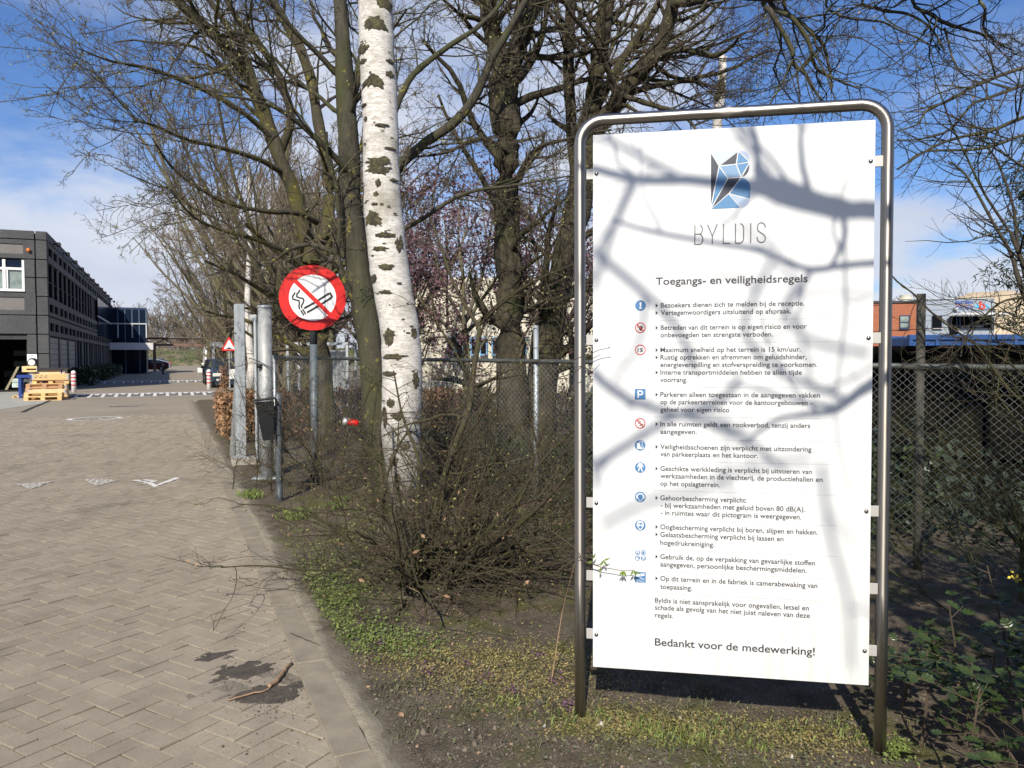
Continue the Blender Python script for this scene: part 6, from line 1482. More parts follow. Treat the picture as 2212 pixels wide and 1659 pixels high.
# twigs of the same shrub reaching over the sign's edge, with their first leaves
def onp(u, v, off): return PO+u_*u+np.array([0, 0, v])+n_*off
def pz3(x, y, off=.045): q = zc(3, x, y); return onp(q[0], q[1], off)
tw = [[pz3(-150, 700, -.05), pz3(20, 790, .02), pz3(80, 860), pz3(140, 885), pz3(200, 905), pz3(280, 918), pz3(350, 930), pz3(418, 925)],
      [pz3(140, 885), pz3(185, 890), pz3(215, 858)], [pz3(-100, 950, -.02), pz3(60, 840, .03), pz3(140, 850)]]
for t in tw: mb = MB(); mb.tube(resample(t, [.0022]*len(t), 16)[0], np.linspace(.0023, .0012, 16), 5); mb.build('twig', 'twig_brown', hazel)
def z2p(x, y, off=.05): q = zc(2, x, y); return onp(q[0], q[1], off)
for t in ([z2p(-120, 520, -.02), z2p(20, 470, .04), z2p(80, 445), z2p(140, 425), z2p(190, 405), z2p(240, 395)], [z2p(-150, 600, -.02), z2p(20, 555, .06), z2p(110, 480, .08), z2p(190, 440, .05)]): mb = MB(); mb.tube(resample(t, [.002]*len(t), 14)[0], np.linspace(.0024, .0012, 14), 5); mb.build('twig', 'twig_brown', hazel)
for (x, y, a0) in ((140, 865, 200), (140, 850, 60), (215, 860, -60), (215, 860, 20), (215, 860, 240), (195, 905, -100), (350, 930, -70), (350, 930, -110), (345, 930, -130), (418, 925, -75), (415, 925, -120), (420, 930, -30), (240, 395, 20)):
    q = (z2p if y == 395 else pz3)(x, y); d = u_*math.cos(R(a0))+np.array([0, 0, 1])*math.sin(R(a0)); s = np.cross(d, n_); L = .030 if y != 395 else .016; mb = MB()
    mb.add([q, q+d*L*.35+s*L*.16+n_*.004, q+d*L, q+d*L*.4-s*L*.16+n_*.004, q+d*L*.5], [(0, 1, 4), (1, 2, 4), (2, 3, 4), (3, 0, 4)]); mb.build('leaf', 'leaf_fresh', hazel)

# small creeping saplings and undergrowth along the fence
ug = []
for k in range(84):
    s = rng.uniform(.8, FL0-2.2); off = rng.uniform(-1.3, 1.4); q = f0+fd*s+fn*off; q[2] = 0; L = rng.uniform(.6, 1.9); d = nrm(np.array([rng.normal(0, .5), rng.normal(0, .5), 1.0])); pts = [q-[0, 0, .05]]
    for i in range(6): d = nrm(d+rng.normal(0, .16, 3)); pts.append(pts[-1]+d*L/6)
    r0 = rng.uniform(.004, .012); ug.append((pts, list(np.linspace(r0, .002, 7))))
uc = f0+fd*3.2; tree('undergrowth_shrub', 'tangle of thin bare saplings growing through the wire fence', 'shrub', ([uc, uc+[0, 0, .5], uc+[.1, 0, 1.1]], [.012, .01, .004]), ug,
     [dict(cnt=12, lr=0, absl=.8, ang=(30, 85), ratio=.6, K=6, wob=.16, trop=(0, 0, .02), t0=.1, rmin=.0025), dict(cnt=7, lr=.5, ang=(30, 70), ratio=.7, K=4, wob=.2, trop=(0, 0, .02), t0=.1, rmin=.0018)],
     'bark_shrub', 'twig_brown', leaf=('bud_green', .010, .25), seed=41, nside=6)
# ivy and evergreen leaves low behind the fence
C = []
for k in range(17000):
    s = rng.uniform(1.2, FL0-.3); off = rng.uniform(.15, 2.6); h = 1.05*(.5+mnoise.noise(Vector((s*.9, off, 0))))+.05; q = f0+fd*s+fn*off; C.append([q[0], q[1], rng.uniform(0, max(.05, h))])
leafmass('ivy_groundcover', C, .03, 'leaf_ivy', seed=2)
C = []
for k in range(5000):
    s = rng.uniform(4.4, FL+1); off = rng.uniform(.9, 2.5); h = 1.0*(.35+mnoise.noise(Vector((s*.8, off, 4)))); q = f0+fd*s+fn*off; C.append([q[0], q[1], rng.uniform(0, max(.05, h))])
leafmass('dark_groundcover', C, .04, 'leaf_conifer', seed=3)

# purple-leaved plum behind the fence
pb = dn_(1010, 930, 15.5); prn = []
tp, rp = stem([(1010, 930), (1008, 780), (1002, 690)], 15.5, [20, 15, 12])
for pts in ([(1002, 700), (960, 620), (930, 520), (900, 430)], [(1002, 700), (1000, 600), (990, 500), (1000, 400)], [(1002, 700), (1060, 620), (1110, 540), (1180, 470)], [(1003, 720), (1080, 660), (1160, 620), (1240, 560)], [(1004, 740), (950, 690), (900, 640), (860, 600)], [(1003, 700), (1040, 600), (1060, 500), (1070, 430)]):
    prn.append(stem(pts, 15.5+rnd.uniform(-1, 1), [9, 6, 3]))
pt, cur, _ = tree('purple_plum_tree', 'purple-leaved plum tree in front of the cream building', 'tree', withbase(tp, rp), prn,
     lv(l0_cnt=10, l0_absl=1.7, l1_cnt=6, l2_cnt=4, l3_cnt=2, l1_rmin=.006, l2_rmin=.004, l3_rmin=.003), 'bark_far', 'twig_brown', seed=51)
C = cur[:, -1][rng.random(len(cur)) < .8]; C = np.concatenate([C, C+rng.normal(0, .12, C.shape), C+rng.normal(0, .2, C.shape)]); leafmass('leaves', C, .034, 'leaf_purple', pt); pt2 = copy_tree(pt); place(pt2, np.array(pt.location)+W(2.2, 1.2)-W(0, 0), .9, 'second purple-leaved plum tree, behind the dark forked tree')
pt3 = copy_tree(pt); place(pt3, np.array(pt.location)+W(-1.2, 2.0)-W(0, 0), 2.2, 'third purple-leaved plum tree, glimpsed just right of the birch')

# oak overhead: the trunk stands out of view to the right, limbs pass above the camera
op = W(5.2, -1.2); ot = [op+[0, 0, -.1], op+[0, 0, 2.0], op+[0, 0, 4.2], op+[-.2, 0, 5.6], op+[-.4, .2, 8.0]]
dO = 5.2
fr1 = W(4.6, 1.5, 5.2); ol = []
def hang(pts, w, D=dO, start=None):
    a, b_ = stem(pts, D if np.isscalar(D) else D, w)
    if start is not None: a = [start]+a; b_ = [b_[0]*1.3]+b_
    return a, b_
j1, j2, j3 = W(1.9, 4.4, 4.35), W(2.2, 4.6, 4.4), W(3.0, 4.6, 4.3)
ol.append(([op+[-.2, 0, 5.4], W(4.4, 1.4, 5.3), W(3.2, 3.4, 4.9), j2, W(1.75, 5.0, 4.25)], [.14, .11, .08, .05, .03]))
ol.append(([op+[0, 0, 4.6], W(4.8, 2.0, 4.9), W(3.8, 3.8, 4.6), j3, W(2.7, 5.1, 4.3)], [.12, .10, .07, .05, .03]))
ol.append(hang([(1659, -20), (1666, 26), (1696, 77), (1713, 116), (1713, 137), (1739, 159), (1756, 189), (1777, 222)], [13, 11, 9, 4], start=j1))
ol.append(hang([(1668, -20), (1713, 39), (1747, 90), (1760, 142), (1799, 168), (1859, 193)], [12, 10, 7, 3], start=j1))
ol.append(hang([(1700, -20), (1739, 56), (1777, 95), (1794, 163), (1797, 200)], [9, 8, 3], start=j2))
ol.append(hang([(1980, -20), (2018, 34), (2048, 52), (2104, 69), (2147, 82)], [9, 8, 3], start=j3))
ol.append(hang([(1790, -20), (1807, 30), (1868, 43), (1906, 47), (1940, 64), (1983, 82), (2013, 99), (2044, 90)], [6, 5, 4, 3], start=j2))
ol.append(hang([(2040, 60), (2048, 90), (2056, 120), (2078, 159), (2121, 185)], [5, 4, 2]))
ol.append(hang([(1880, -20), (1900, 20), (1960, 30), (2010, 60), (2040, 110)], [8, 6, 3], start=j3))
ol.append(hang([(2120, -30), (2128, 20), (2125, 60), (2150, 90), (2190, 110)], [8, 6, 3], start=j3))
# boughs between the sun and the panel: their shadows fall on it
def bough(pts, t, w): return [onp(*uv(x, y), 0)-LDIR*(.64 if w[0] > .028 or w[0] == .016 else .9)*(t if np.isscalar(t) else np.interp(i, [0, len(pts)-1], t)) for i, (x, y) in enumerate(pts)], list(np.interp(np.linspace(0, 1, len(pts)), np.linspace(0, 1, len(w)), w))
bl = [bough([(2350, 470), (2150, 462), (1960, 460), (1886, 452), (1840, 452), (1780, 440), (1700, 424), (1640, 402), (1560, 393), (1480, 386), (1400, 387), (1330, 376), (1281, 362), (1200, 345), (1050, 300)], [5.5, 5.5], [.030, .028, .030, .037, .031, .021, .017, .016, .014, .010]),
      bough([(1830, 452), (1760, 420), (1700, 395), (1640, 378), (1640, 330), (1630, 285), (1610, 230)], [5.5, 5.2], [.03, .022, .016, .01]),
      bough([(1690, 420), (1610, 300), (1560, 250), (1450, 200)], [5.5, 7], [.02, .014, .01]),
      bough([(1480, 386), (1400, 345), (1330, 310), (1260, 290)], [5.5, 6], [.018, .014, .01]),
      bough([(1372, 385), (1345, 440), (1320, 500), (1300, 560), (1280, 620)], [5.6, 7.5], [.024, .020, .016]),
      bough([(2050, 560), (1890, 566), (1820, 572), (1756, 580), (1700, 560), (1620, 533), (1500, 515), (1380, 490), (1320, 470)], [4.6, 5], [.016, .014, .012, .008]),
      bough([(1756, 580), (1740, 610), (1710, 650), (1690, 690)], [4.6, 6.2], [.014, .012, .008]),
      bough([(1820, 450), (1830, 500), (1815, 545), (1800, 570)], [5.4, 4.8], [.016, .01]),
      bough([(2150, 720), (1990, 780), (1886, 830), (1840, 862), (1800, 885), (1740, 893), (1680, 905), (1600, 960)], [4.4, 5.5], [.03, .026, .02, .012, .008]),
      bough([(1840, 860), (1760, 830), (1690, 800), (1640, 760), (1610, 700), (1640, 620), (1680, 540)], [4.6, 7.5], [.018, .02, .022, .02]),
      bough([(1280, 800), (1340, 850), (1420, 880), (1500, 900), (1590, 930), (1700, 1010)], [7, 8], [.03, .026, .022, .018]),
      bough([(1280, 1000), (1350, 960), (1450, 900), (1560, 860), (1600, 810)], [8, 8.5], [.03, .026, .02]),
      bough([(1780, 1000), (1800, 1150), (1840, 1300), (1850, 1450)], [7.5, 8], [.022, .018, .014]),
      bough([(1281, 540), (1380, 620), (1460, 700), (1500, 800)], [8.5, 9], [.03, .024, .018]),
      bough([(1881, 760), (1750, 730), (1700, 660), (1720, 600), (1600, 480)], [6.5, 8], [.02, .018, .014]),
      bough([(1300, 1130), (1400, 1080), (1500, 1060), (1620, 1010), (1760, 990)], [8, 8], [.02, .018, .014])]
con = bl[0][0][0]; ol.append(([op+[-.1, 0, 4.0], (op+con)/2+[0, 0, .9], con], [.13, .10, .078]))
con = bl[8][0][0]; ol.append(([op+[-.1, 0, 2.6], (op+con)/2+[0, 0, .5], con], [.08, .06, .032]))
oak, _, _ = tree('overhanging_oak', 'bare oak whose drooping lichen-covered branches hang in from the top right', 'tree', (ot, [.24, .21, .19, .15, .09]), ol,
     [dict(cnt=11, lr=0, absl=.85, ang=(35, 85), ratio=.5, K=7, wob=.28, trop=(0, 0, -.03), t0=.22, rmin=.0035), dict(cnt=5, lr=.42, ang=(30, 75), ratio=.6, K=5, wob=.3, trop=(0, 0, .02), t0=.2, rmin=.0024), dict(cnt=3, lr=.4, ang=(30, 70), ratio=.7, K=3, wob=.3, trop=(0, 0, .05), t0=.3, rmin=.0018)],
     'bark_oak', 'bark_oak', leaf=('leaf_dry', .013, .035), seed=61)
rg8 = np.random.default_rng(8); rs8 = [resample(p, r, 26, .04, rg8) for p, r in bl]; BP = np.stack([s[0] for s in rs8]); BR = np.stack([s[1] for s in rs8])
g1, h1 = grow(BP, BR, 2, 0, (35, 80), .4, 7, wob=.2, trop=(0, 0, 0), t0=.1, absl=.8, rng=rg8, rmin=.003); g2, h2 = grow(g1, h1, 2, .45, (30, 70), .6, 5, wob=.25, trop=(0, 0, 0), rng=rg8, rmin=.002)
BR[1:] *= .78; BR[9:] *= .72; V, F = join([tubes(BP, BR, 8), tubes(g1, h1, 5)]); mesh_obj('branches', V-np.array(oak.location), F, 'bark_oak', oak, True)
V, F = tubes(g2, h2, 4); mesh_obj('twigs', V-np.array(oak.location), F, 'bark_oak', oak, True, kind='stuff')
# shrub on the right edge
dR = 4.6; rb = W(3.55, 4.3); rl = []
def rst(pts, w, D=dR): a, b_ = stem(pts, D, w); return a, b_
for pts, w in (([(2330, 1180), (2260, 800), (2205, 620), (2180, 540), (2152, 494), (2110, 416), (2081, 372), (2048, 348)], [14, 9, 6, 3]), ([(2340, 1180), (2250, 700), (2190, 520), (2176, 494), (2125, 416), (2087, 336), (2057, 274), (2033, 208), (2018, 170)], [12, 7, 4, 2.5]),
               ([(2350, 1180), (2260, 760), (2205, 560), (2188, 446), (2158, 357), (2134, 321)], [12, 7, 3]), ([(2360, 120), (2212, 146), (2104, 187), (2057, 214), (2003, 238), (1982, 268), (1938, 283)], [9, 7, 5, 3]),
               ([(2360, 140), (2212, 184), (2128, 214), (2099, 226), (2051, 280), (1990, 300), (1938, 303)], [8, 6, 5, 3]), ([(2360, 200), (2212, 253), (2140, 283), (2069, 298), (2009, 321), (1938, 366)], [9, 8, 6, 4]),
               ([(2360, 260), (2212, 292), (2122, 321), (2003, 327), (1960, 350)], [8, 6, 3]), ([(2330, 420), (2212, 360), (2173, 336), (2110, 295)], [7, 5, 3]), ([(1905, 560), (1933, 603), (1971, 633), (2019, 681), (2078, 724), (2115, 752), (2170, 830), (2240, 900)], [3, 4, 5, 6]),
               ([(2270, 640), (2170, 650), (2110, 700), (2085, 730), (2075, 770)], [6, 4, 3]), ([(2290, 900), (2200, 800), (2100, 740), (2030, 720)], [6, 4, 2]), ([(2330, 1160), (2250, 1000), (2150, 850), (2060, 790)], [6, 5, 2])):
    rl.append(rst(pts, w))
tree('bare_shrub', 'bare arching shrub branches reaching in from the right edge beside the big sign', 'shrub', ([W(3.5, 4.2, -.1), W(3.4, 4.3, .6), W(3.3, 4.4, 1.2)], [.05, .04, .02]), rl,
     [dict(cnt=14, lr=0, absl=.62, ang=(30, 75), ratio=.55, K=6, wob=.16, trop=(0, 0, .05), t0=.1, rmin=.002), dict(cnt=4, lr=.45, ang=(25, 65), ratio=.7, K=4, wob=.2, trop=(0, 0, .08), t0=.2, rmin=.0014)], 'bark_oak', 'twig_brown', seed=71, nside=7)
# broom-like greenish twigs over the fence, lower right
bl2 = []
for k in range(9):
    q = W(rng.uniform(2.6, 4.6), rng.uniform(4.0, 5.6), 0); d = nrm(np.array([*(W(-rng.uniform(.1, .9), rng.uniform(-.3, .3))[:2]), rng.uniform(.5, 1.4)])); L = rng.uniform(1.0, 2.0); pts = [q]
    for i in range(6): d = nrm(d+rng.normal(0, .1, 3)+[0, 0, -.05]); pts.append(pts[-1]+d*L/6)
    bl2.append((pts, list(np.linspace(.006, .002, 7))))
tree('broom_shrub', 'wispy greenish broom twigs in front of the dark fence on the right', 'shrub', ([W(3.2, 4.9, 0), W(3.2, 4.9, .3), W(3.2, 4.9, .5)], [.02, .015, .01]), bl2,
     [dict(cnt=14, lr=0, absl=.6, ang=(15, 50), ratio=.6, K=5, wob=.1, trop=(0, 0, .03), t0=.1, rmin=.0018), dict(cnt=5, lr=.5, ang=(15, 45), ratio=.8, K=3, wob=.1, trop=(0, 0, .05), t0=.1, rmin=.0012)], 'twig_green', 'twig_green', seed=81, nside=5)
# conifer behind the right edge
cb_ = W(8.2, 12.0); cf = thing('conifer', 'dark conifer bough at the right edge above the white canopy', 'tree', cb_)
mb = MB(); mb.tube([cb_, cb_+[0, 0, 5.2]], [.12, .02], 8); mb.build('trunk', 'bark_oak', cf)
C = []
for k in range(11000):
    z = rng.uniform(1.9, 5.0); a = rng.uniform(0, 2*math.pi); lay = math.sin(z*9)*.5+.5; rr = (1.05*(1-((z-3.2)/2.0)**2*.6))*math.sqrt(rng.random())*(.45+.55*lay); C.append(cb_+[rr*math.cos(a), rr*math.sin(a), z-rr*.2])
leafmass('needles', C, .05, 'leaf_conifer', cf, asp=.2)
# unseen evergreen added on the right to throw shade over the lower right
eb = W(2.85, .65); ev = thing('added_shade_shrub', 'unseen evergreen shrub added beyond the right edge to shade the lower right', 'shrub', eb)
mb = MB(); mb.tube([eb-[0, 0, .1], eb+[0, 0, 3.0]], [.06, .02], 8); mb.build('trunk', 'bark_oak', ev)
C = []
while len(C) < 9000:
    v = rng.uniform(-1, 1, 3)
    if v@v < 1 and mnoise.noise(Vector(v*2.4)) > -.28: C.append(eb+[v[0]*1.35, v[1]*1.25, 2.1+v[2]*2.0])
leafmass('leaves', C, .05, 'leaf_ivy', ev)

# glossy low shrub in the lower right corner, its larger leaves one by one
mhb = W(1.98, 2.72); mh = thing('glossy_shrub', 'low evergreen shrub with glossy spiny leaves and yellow flowers in the lower right corner', 'shrub', (mhb[0], mhb[1], 0))
mhb[2] = 0
lm = bpy.data.meshes.new('leaf'); v = []; half = [(0, 0), (.18, .16), (.27, .30), (.40, .27), (.52, .38), (.66, .26), (.80, .24), (1.0, 0)]
vv = [(x, 0, -.06*x*x) for x, y in half]+[(x, y, .05*y+(.06 if i % 2 else 0)-.06*x*x) for i, (x, y) in enumerate(half[1:-1])]+[(x, -y, .05*y+(.06 if i % 2 else 0)-.06*x*x) for i, (x, y) in enumerate(half[1:-1])]
n_h = len(half); ff = []
ff.append((0, n_h, 1)) if False else None
ff = [(0, 1, n_h)]+[(i, i+1, n_h+i, n_h+i-1) for i in range(1, n_h-2)]+[(n_h-2, n_h-1, 2*n_h-3)]
o2 = n_h+n_h-2; ff += [(0, o2, 1)]+[(i, o2+i-1, o2+i, i+1) for i in range(1, n_h-2)]+[(n_h-2, o2+n_h-3, n_h-1)]
lm.from_pydata(vv, [], ff); lm.update(); lm.materials.append(MATS['leaf_gloss'])
r5 = random.Random(5); xf = []
stems_mb = MB()
for k in range(44):
    ox, oy = r5.uniform(-.42, 1.0), r5.uniform(-.75, .85); q = mhb+W(ox, oy)-W(0, 0); q[2] = 0; hgt = r5.uniform(.22, .62)*(1 if ox > -.1 else .6)
    top = q+np.array([r5.uniform(-.12, .12), r5.uniform(-.12, .12), hgt]); stems_mb.tube([q, (q+top)/2+[.02, 0, 0], top], [.006, .005, .003], 5)
    for j in range(7):
        a = r5.uniform(0, 6.28); t = r5.uniform(.45, 1); p = q*(1-t)+top*t; dv = np.array([math.cos(a), math.sin(a), r5.uniform(-.1, .5)]); e = p+dv*r5.uniform(.12, .2); stems_mb.tube([p, e], [.0022, .0015], 3)
        for i in range(3):
            pp_ = p+(e-p)*(.4+.3*i)
            for sd in (-1, 1): xf.append((pp_, (r5.uniform(-.5, .5), r5.uniform(-.5, .35), a+sd*r5.uniform(.9, 1.4)), r5.uniform(.042, .070)))
stems_mb.build('stems', 'twig_brown', mh)
def seen(p):
    d = (p-CAM)@FWD; x = PCX+FPX*((p-CAM)@RGT)/d; y = PCY-FPX*((p-CAM)@UPV)/d; return 0 if (1900 < x < 2230 and y < 1690) else 1
xf.sort(key=lambda t: (seen(t[0]), -t[0][2])); Vl = []; Fl = []
from mathutils import Euler
for k, (pp_, eu, s) in enumerate(xf):
    if k < 298:
        o = bpy.data.objects.new('leaf', lm); COL.objects.link(o); o.parent = mh; o.location = pp_-np.array(mh.location); o.scale = (s, s, s); o.rotation_euler = eu
    elif k % 2 == 0:
        Rm = np.array(Euler(eu).to_matrix()); Fl += [tuple(i+len(Vl)*len(vv) for i in f) for f in ff]; Vl.append(np.array(vv)*s@Rm.T+pp_-np.array(mh.location))
mesh_obj('leaves', np.concatenate(Vl), Fl, 'leaf_gloss', mh, kind='stuff')
for k in range(3):
    q = mhb+W(*[(.0, .12), (.02, .16), (.35, .9), (.38, .2), (.7, .3)][k])-W(0, 0); q = np.array([q[0], q[1], .52]); C = q+NP.normal(0, .012, (26, 3)); V, F = rand_leaves(C, .007, NP, .8); mesh_obj('flower', V-np.array(mh.location), F, 'petal_yellow', mh)

# ------------------------------------------------------------------ beech hedge with its old brown leaves
hg = thing('beech_hedge', 'clipped beech hedge full of dry orange-brown leaves behind the gate posts', 'hedge', (1.6, 17, 0))
def hedge_pts(n, x0, x1, y0, y1, h): 
    out = []
    while len(out) < n:
        x, y, z = rng.uniform(x0, x1), rng.uniform(y0, y1), rng.uniform(.12, h); e = min(x-x0, x1-x, y-y0, y1-y, h-z)
        if e < .14 or rng.random() < .15:
            k = 1+.12*mnoise.noise(Vector((x*2, y*2, z*2)))
            if z < .3 and rng.random() < .5: continue
            out.append([x, y, z*k])
    return out
hx0 = float(G(458, 948)[0])+.12
C = hedge_pts(8500, hx0, hx0+1.3, 14.6, 17.2, .88)+hedge_pts(6500, hx0+1.3, hx0+5.2, 14.6, 15.4, .92)
leafmass('leaves', C, .036, 'leaf_beech', hg, seed=6)
mb = MB()
for k in range(150):
    x, y = (rng.uniform(hx0+.15, hx0+1.2), rng.uniform(14.8, 17)) if k < 50 else (rng.uniform(hx0+.7, hx0+5), rng.uniform(14.8, 15.3)); q = np.array([x, y, -.05]); mb.tube([q, q+[rng.normal(0, .05), rng.normal(0, .05), .5], q+[rng.normal(0, .12), rng.normal(0, .12), .98]], [.014, .010, .004], 5)
mb.build('stems', 'bark_shrub', hg)
hg2 = thing('beech_hedge', 'single taller clump of brown beech leaves at the foot of the triangular sign', 'hedge', (2.1, 36, 0))
q = P(484, 815, 36.2); C = [[q[0]+rng.normal(0, .11), q[1]+rng.normal(0, .11), rng.uniform(.1, 1.15)] for _ in range(420)]; leafmass('leaves', C, .05, 'leaf_beech', hg2)
hg3 = thing('dark_hedge', 'low dark hedge in the shade along the foot of the factory wall', 'hedge', (-4.4, 60, 0))
C = hedge_pts(9000, -5.0, -3.9, 49, 79, .95); leafmass('leaves', C, .09, 'leaf_ivy', hg3, seed=7)

# ------------------------------------------------------------------ row of bare trees along the road and the far wood
def generic(seed, H, spread, nst, base_r, lo=.30, cnts=(9, 7, 6, 4), rmin=(.016, .010, .007, .005), up=.10, bark='bark_far', twm='twig_grey', K3=3):
    rg = np.random.default_rng(seed); st = []; q = np.zeros(3)
    tr = [np.array([0, 0, -.2]), np.array([rg.normal(0, .05), rg.normal(0, .05), H*lo*.5]), np.array([rg.normal(0, .15), rg.normal(0, .15), H*lo])]
    for k in range(nst):
        a = 2*math.pi*(k+rg.random()*.7)/nst; d = nrm(np.array([math.cos(a)*spread, math.sin(a)*spread, 1.0])); p = tr[2]-[0, 0, H*lo*rg.uniform(0, .35)]; pts = [p]
        for i in range(7): d = nrm(d+rg.normal(0, .09, 3)+[0, 0, .07]); p = p+d*H*(1-lo)/6.4*rg.uniform(.8, 1.1); pts.append(p)
        r0 = base_r*rg.uniform(.45, .7); st.append((pts, list(np.linspace(r0, .02, 8))))
    L = H*.26
    o, c, _ = tree('bare_tree', 'x', 'tree', (tr, [base_r*1.25, base_r, base_r*.9]), st,
                [dict(cnt=cnts[0], lr=0, absl=L, ang=(30, 62), ratio=.42, K=7, wob=.14, trop=(0, 0, up), t0=.15, rmin=rmin[0]), dict(cnt=cnts[1], lr=.45, ang=(28, 60), ratio=.5, K=5, wob=.16, trop=(0, 0, up), t0=.15, rmin=rmin[1]),
                 dict(cnt=cnts[2], lr=.42, ang=(25, 55), ratio=.6, K=4, wob=.18, trop=(0, 0, up), t0=.15, rmin=rmin[2]), dict(cnt=cnts[3], lr=.45, ang=(25, 55), ratio=.7, K=K3, wob=.18, trop=(0, 0, up), t0=.2, rmin=rmin[3])], bark, twm, seed=seed)
    return o
T1 = generic(101, 9.5, .75, 6, .17); T2 = generic(102, 11.5, .55, 6, .18, bark='bark_lichen', twm='twig_grey'); T3 = generic(103, 8.5, .95, 6, .16)
def at_(x, D): q = P(x, 771, D); return (q[0], q[1], 0)
used = set()
spots = [(T3, at_(618, 24), .3, 1.0, 'bare tree with wide low branches just behind the square gate post'), (T1, at_(560, 33), 1.9, 1.08, 'tall bare tree behind the triangular sign with branches over the road'),
         (T2, at_(668, 19), 2.3, .8, 'slim lichen-covered bare tree between gate column and round sign'), (T3, at_(500, 46), 4.0, 1.2, 'broad bare tree rising above the smoking shelter'), (T1, at_(455, 66), 5.2, 1.15, 'far bare tree over the white delivery van'),
         (T2, at_(590, 48), .9, 1.1, 'bare tree deeper in the row behind the gate posts'), (T3, at_(720, 26), 2.9, 1.0, 'bare tree seen right of the round sign behind the cage'), (T1, at_(870, 30), 3.6, 1.0, 'bare tree behind the birch in the second row'),
         (T3, at_(585, 29), 2.2, 1.3, 'widest spreading bare tree of the row, its low tips hanging over the road'), (T3, at_(562, 38), 5.0, 1.35, 'wide bare tree behind the blue people carrier'), (T2, at_(612, 38), 3.3, 1.15, 'upright bare tree crowded between two broader ones'),
         (T1, at_(505, 57), .7, 1.3, 'bare tree just in front of the open shelter'), (T2, at_(472, 76), 1.7, 1.25, 'bare tree behind the delivery van'), (T3, at_(445, 92), 3.9, 1.3, 'bare tree next to the end of the pipe gantry'),
         (T2, at_(640, 70), 4.6, 1.2, 'tall thin bare tree far behind the round sign'), (T3, at_(1190, 28), 1.1, .95, 'bare tree behind the ridged trunks near the cream wall'), (T1, at_(790, 44), 2.2, 1.0, 'distant bare tree between mossy trunk and round sign'), (T2, at_(540, 85), 0.2, 1.1, 'farthest bare tree of the roadside row')]
for k, (T, loc, rz, sc, lab) in enumerate(spots):
    o = T if id(T) not in used else copy_tree(T); used.add(id(T)); place(o, loc, rz, lab, 'bare trees along the right of the road', scale=sc)
for k, (cx_, cy_) in enumerate([(-34, -26), (-24, -30), (-15, -27), (-7, -31), (2, -28), (10, -33), (19, -27), (28, -30), (38, -24), (30, -6), (36, 6)]):  # unseen tree copies added around the viewer to darken reflections in the steel frame
    o = copy_tree((T1, T2, T3)[k % 3]); place(o, W(cx_, cy_), k*1.3, 'unseen bare tree added behind the viewer for dark reflections', 'unseen trees added behind the viewer', scale=1.25)
TB = thing('white_birch', 'thin white birch stem between the two gate posts', 'tree', at_(538, 23)); q = np.array(TB.location); mb = MB(); mb.tube(resample([q+[0, 0, -.1], q+[.05, 0, 1.6], q+[-.02, .0, 3.2], q+[.1, 0, 5.2], q+[.05, 0, 7.2]], [.13, .12, .11, .08, .03], 20, .15)[0], np.linspace(.14, .04, 20), 10); mb.build('trunk', 'birch_bark', TB, True)
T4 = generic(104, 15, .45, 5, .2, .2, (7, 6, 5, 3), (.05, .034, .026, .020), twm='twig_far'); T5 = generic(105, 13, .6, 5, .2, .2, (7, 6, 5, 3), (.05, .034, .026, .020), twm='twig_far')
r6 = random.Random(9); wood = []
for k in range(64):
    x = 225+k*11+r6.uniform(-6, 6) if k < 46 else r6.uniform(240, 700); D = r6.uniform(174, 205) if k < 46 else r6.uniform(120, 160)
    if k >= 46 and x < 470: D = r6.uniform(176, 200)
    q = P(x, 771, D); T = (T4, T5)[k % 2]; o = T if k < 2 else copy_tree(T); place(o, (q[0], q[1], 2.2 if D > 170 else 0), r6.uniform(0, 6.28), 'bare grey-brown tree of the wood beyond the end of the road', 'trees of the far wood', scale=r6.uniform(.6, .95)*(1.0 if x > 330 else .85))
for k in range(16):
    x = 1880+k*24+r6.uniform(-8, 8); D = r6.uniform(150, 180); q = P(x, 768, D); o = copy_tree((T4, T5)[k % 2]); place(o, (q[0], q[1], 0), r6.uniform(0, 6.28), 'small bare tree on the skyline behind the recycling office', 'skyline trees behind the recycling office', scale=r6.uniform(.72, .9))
for x, lab in ((2035, 'left one of two tall narrow poplars behind the grey office'), (2080, 'right one of two tall narrow poplars behind the grey office')):
    q = P(x, 768, 165); o = copy_tree(T4); place(o, (q[0], q[1], 0), r6.uniform(0, 6.28), lab, 'poplars behind the grey office', scale=(.36, .36, 1.12)); o.name = 'poplar'
# brown understorey at the wood's edge
C = []
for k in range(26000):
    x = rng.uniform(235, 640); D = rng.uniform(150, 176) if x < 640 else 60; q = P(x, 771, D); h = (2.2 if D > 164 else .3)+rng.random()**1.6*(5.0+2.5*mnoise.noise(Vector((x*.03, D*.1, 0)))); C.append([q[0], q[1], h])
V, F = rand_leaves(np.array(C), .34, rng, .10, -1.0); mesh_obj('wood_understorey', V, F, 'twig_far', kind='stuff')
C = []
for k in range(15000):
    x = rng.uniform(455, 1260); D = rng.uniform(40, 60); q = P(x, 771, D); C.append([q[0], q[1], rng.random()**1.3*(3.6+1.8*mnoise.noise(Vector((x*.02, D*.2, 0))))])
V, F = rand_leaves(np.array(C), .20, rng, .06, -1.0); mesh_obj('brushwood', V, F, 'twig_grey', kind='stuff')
C = [[*(P(rng.uniform(470, 560), 771, 56)[:2]), 0] for _ in range(1)]
C = []
for k in range(2600):
    x = 500+rng.normal(0, 26); q = P(x, 771, 84+rng.normal(0, 1)); C.append([q[0], q[1], 4.6+rng.normal(0, .9)])
leafmass('brown_leaves', C, .09, 'leaf_beech', seed=9)

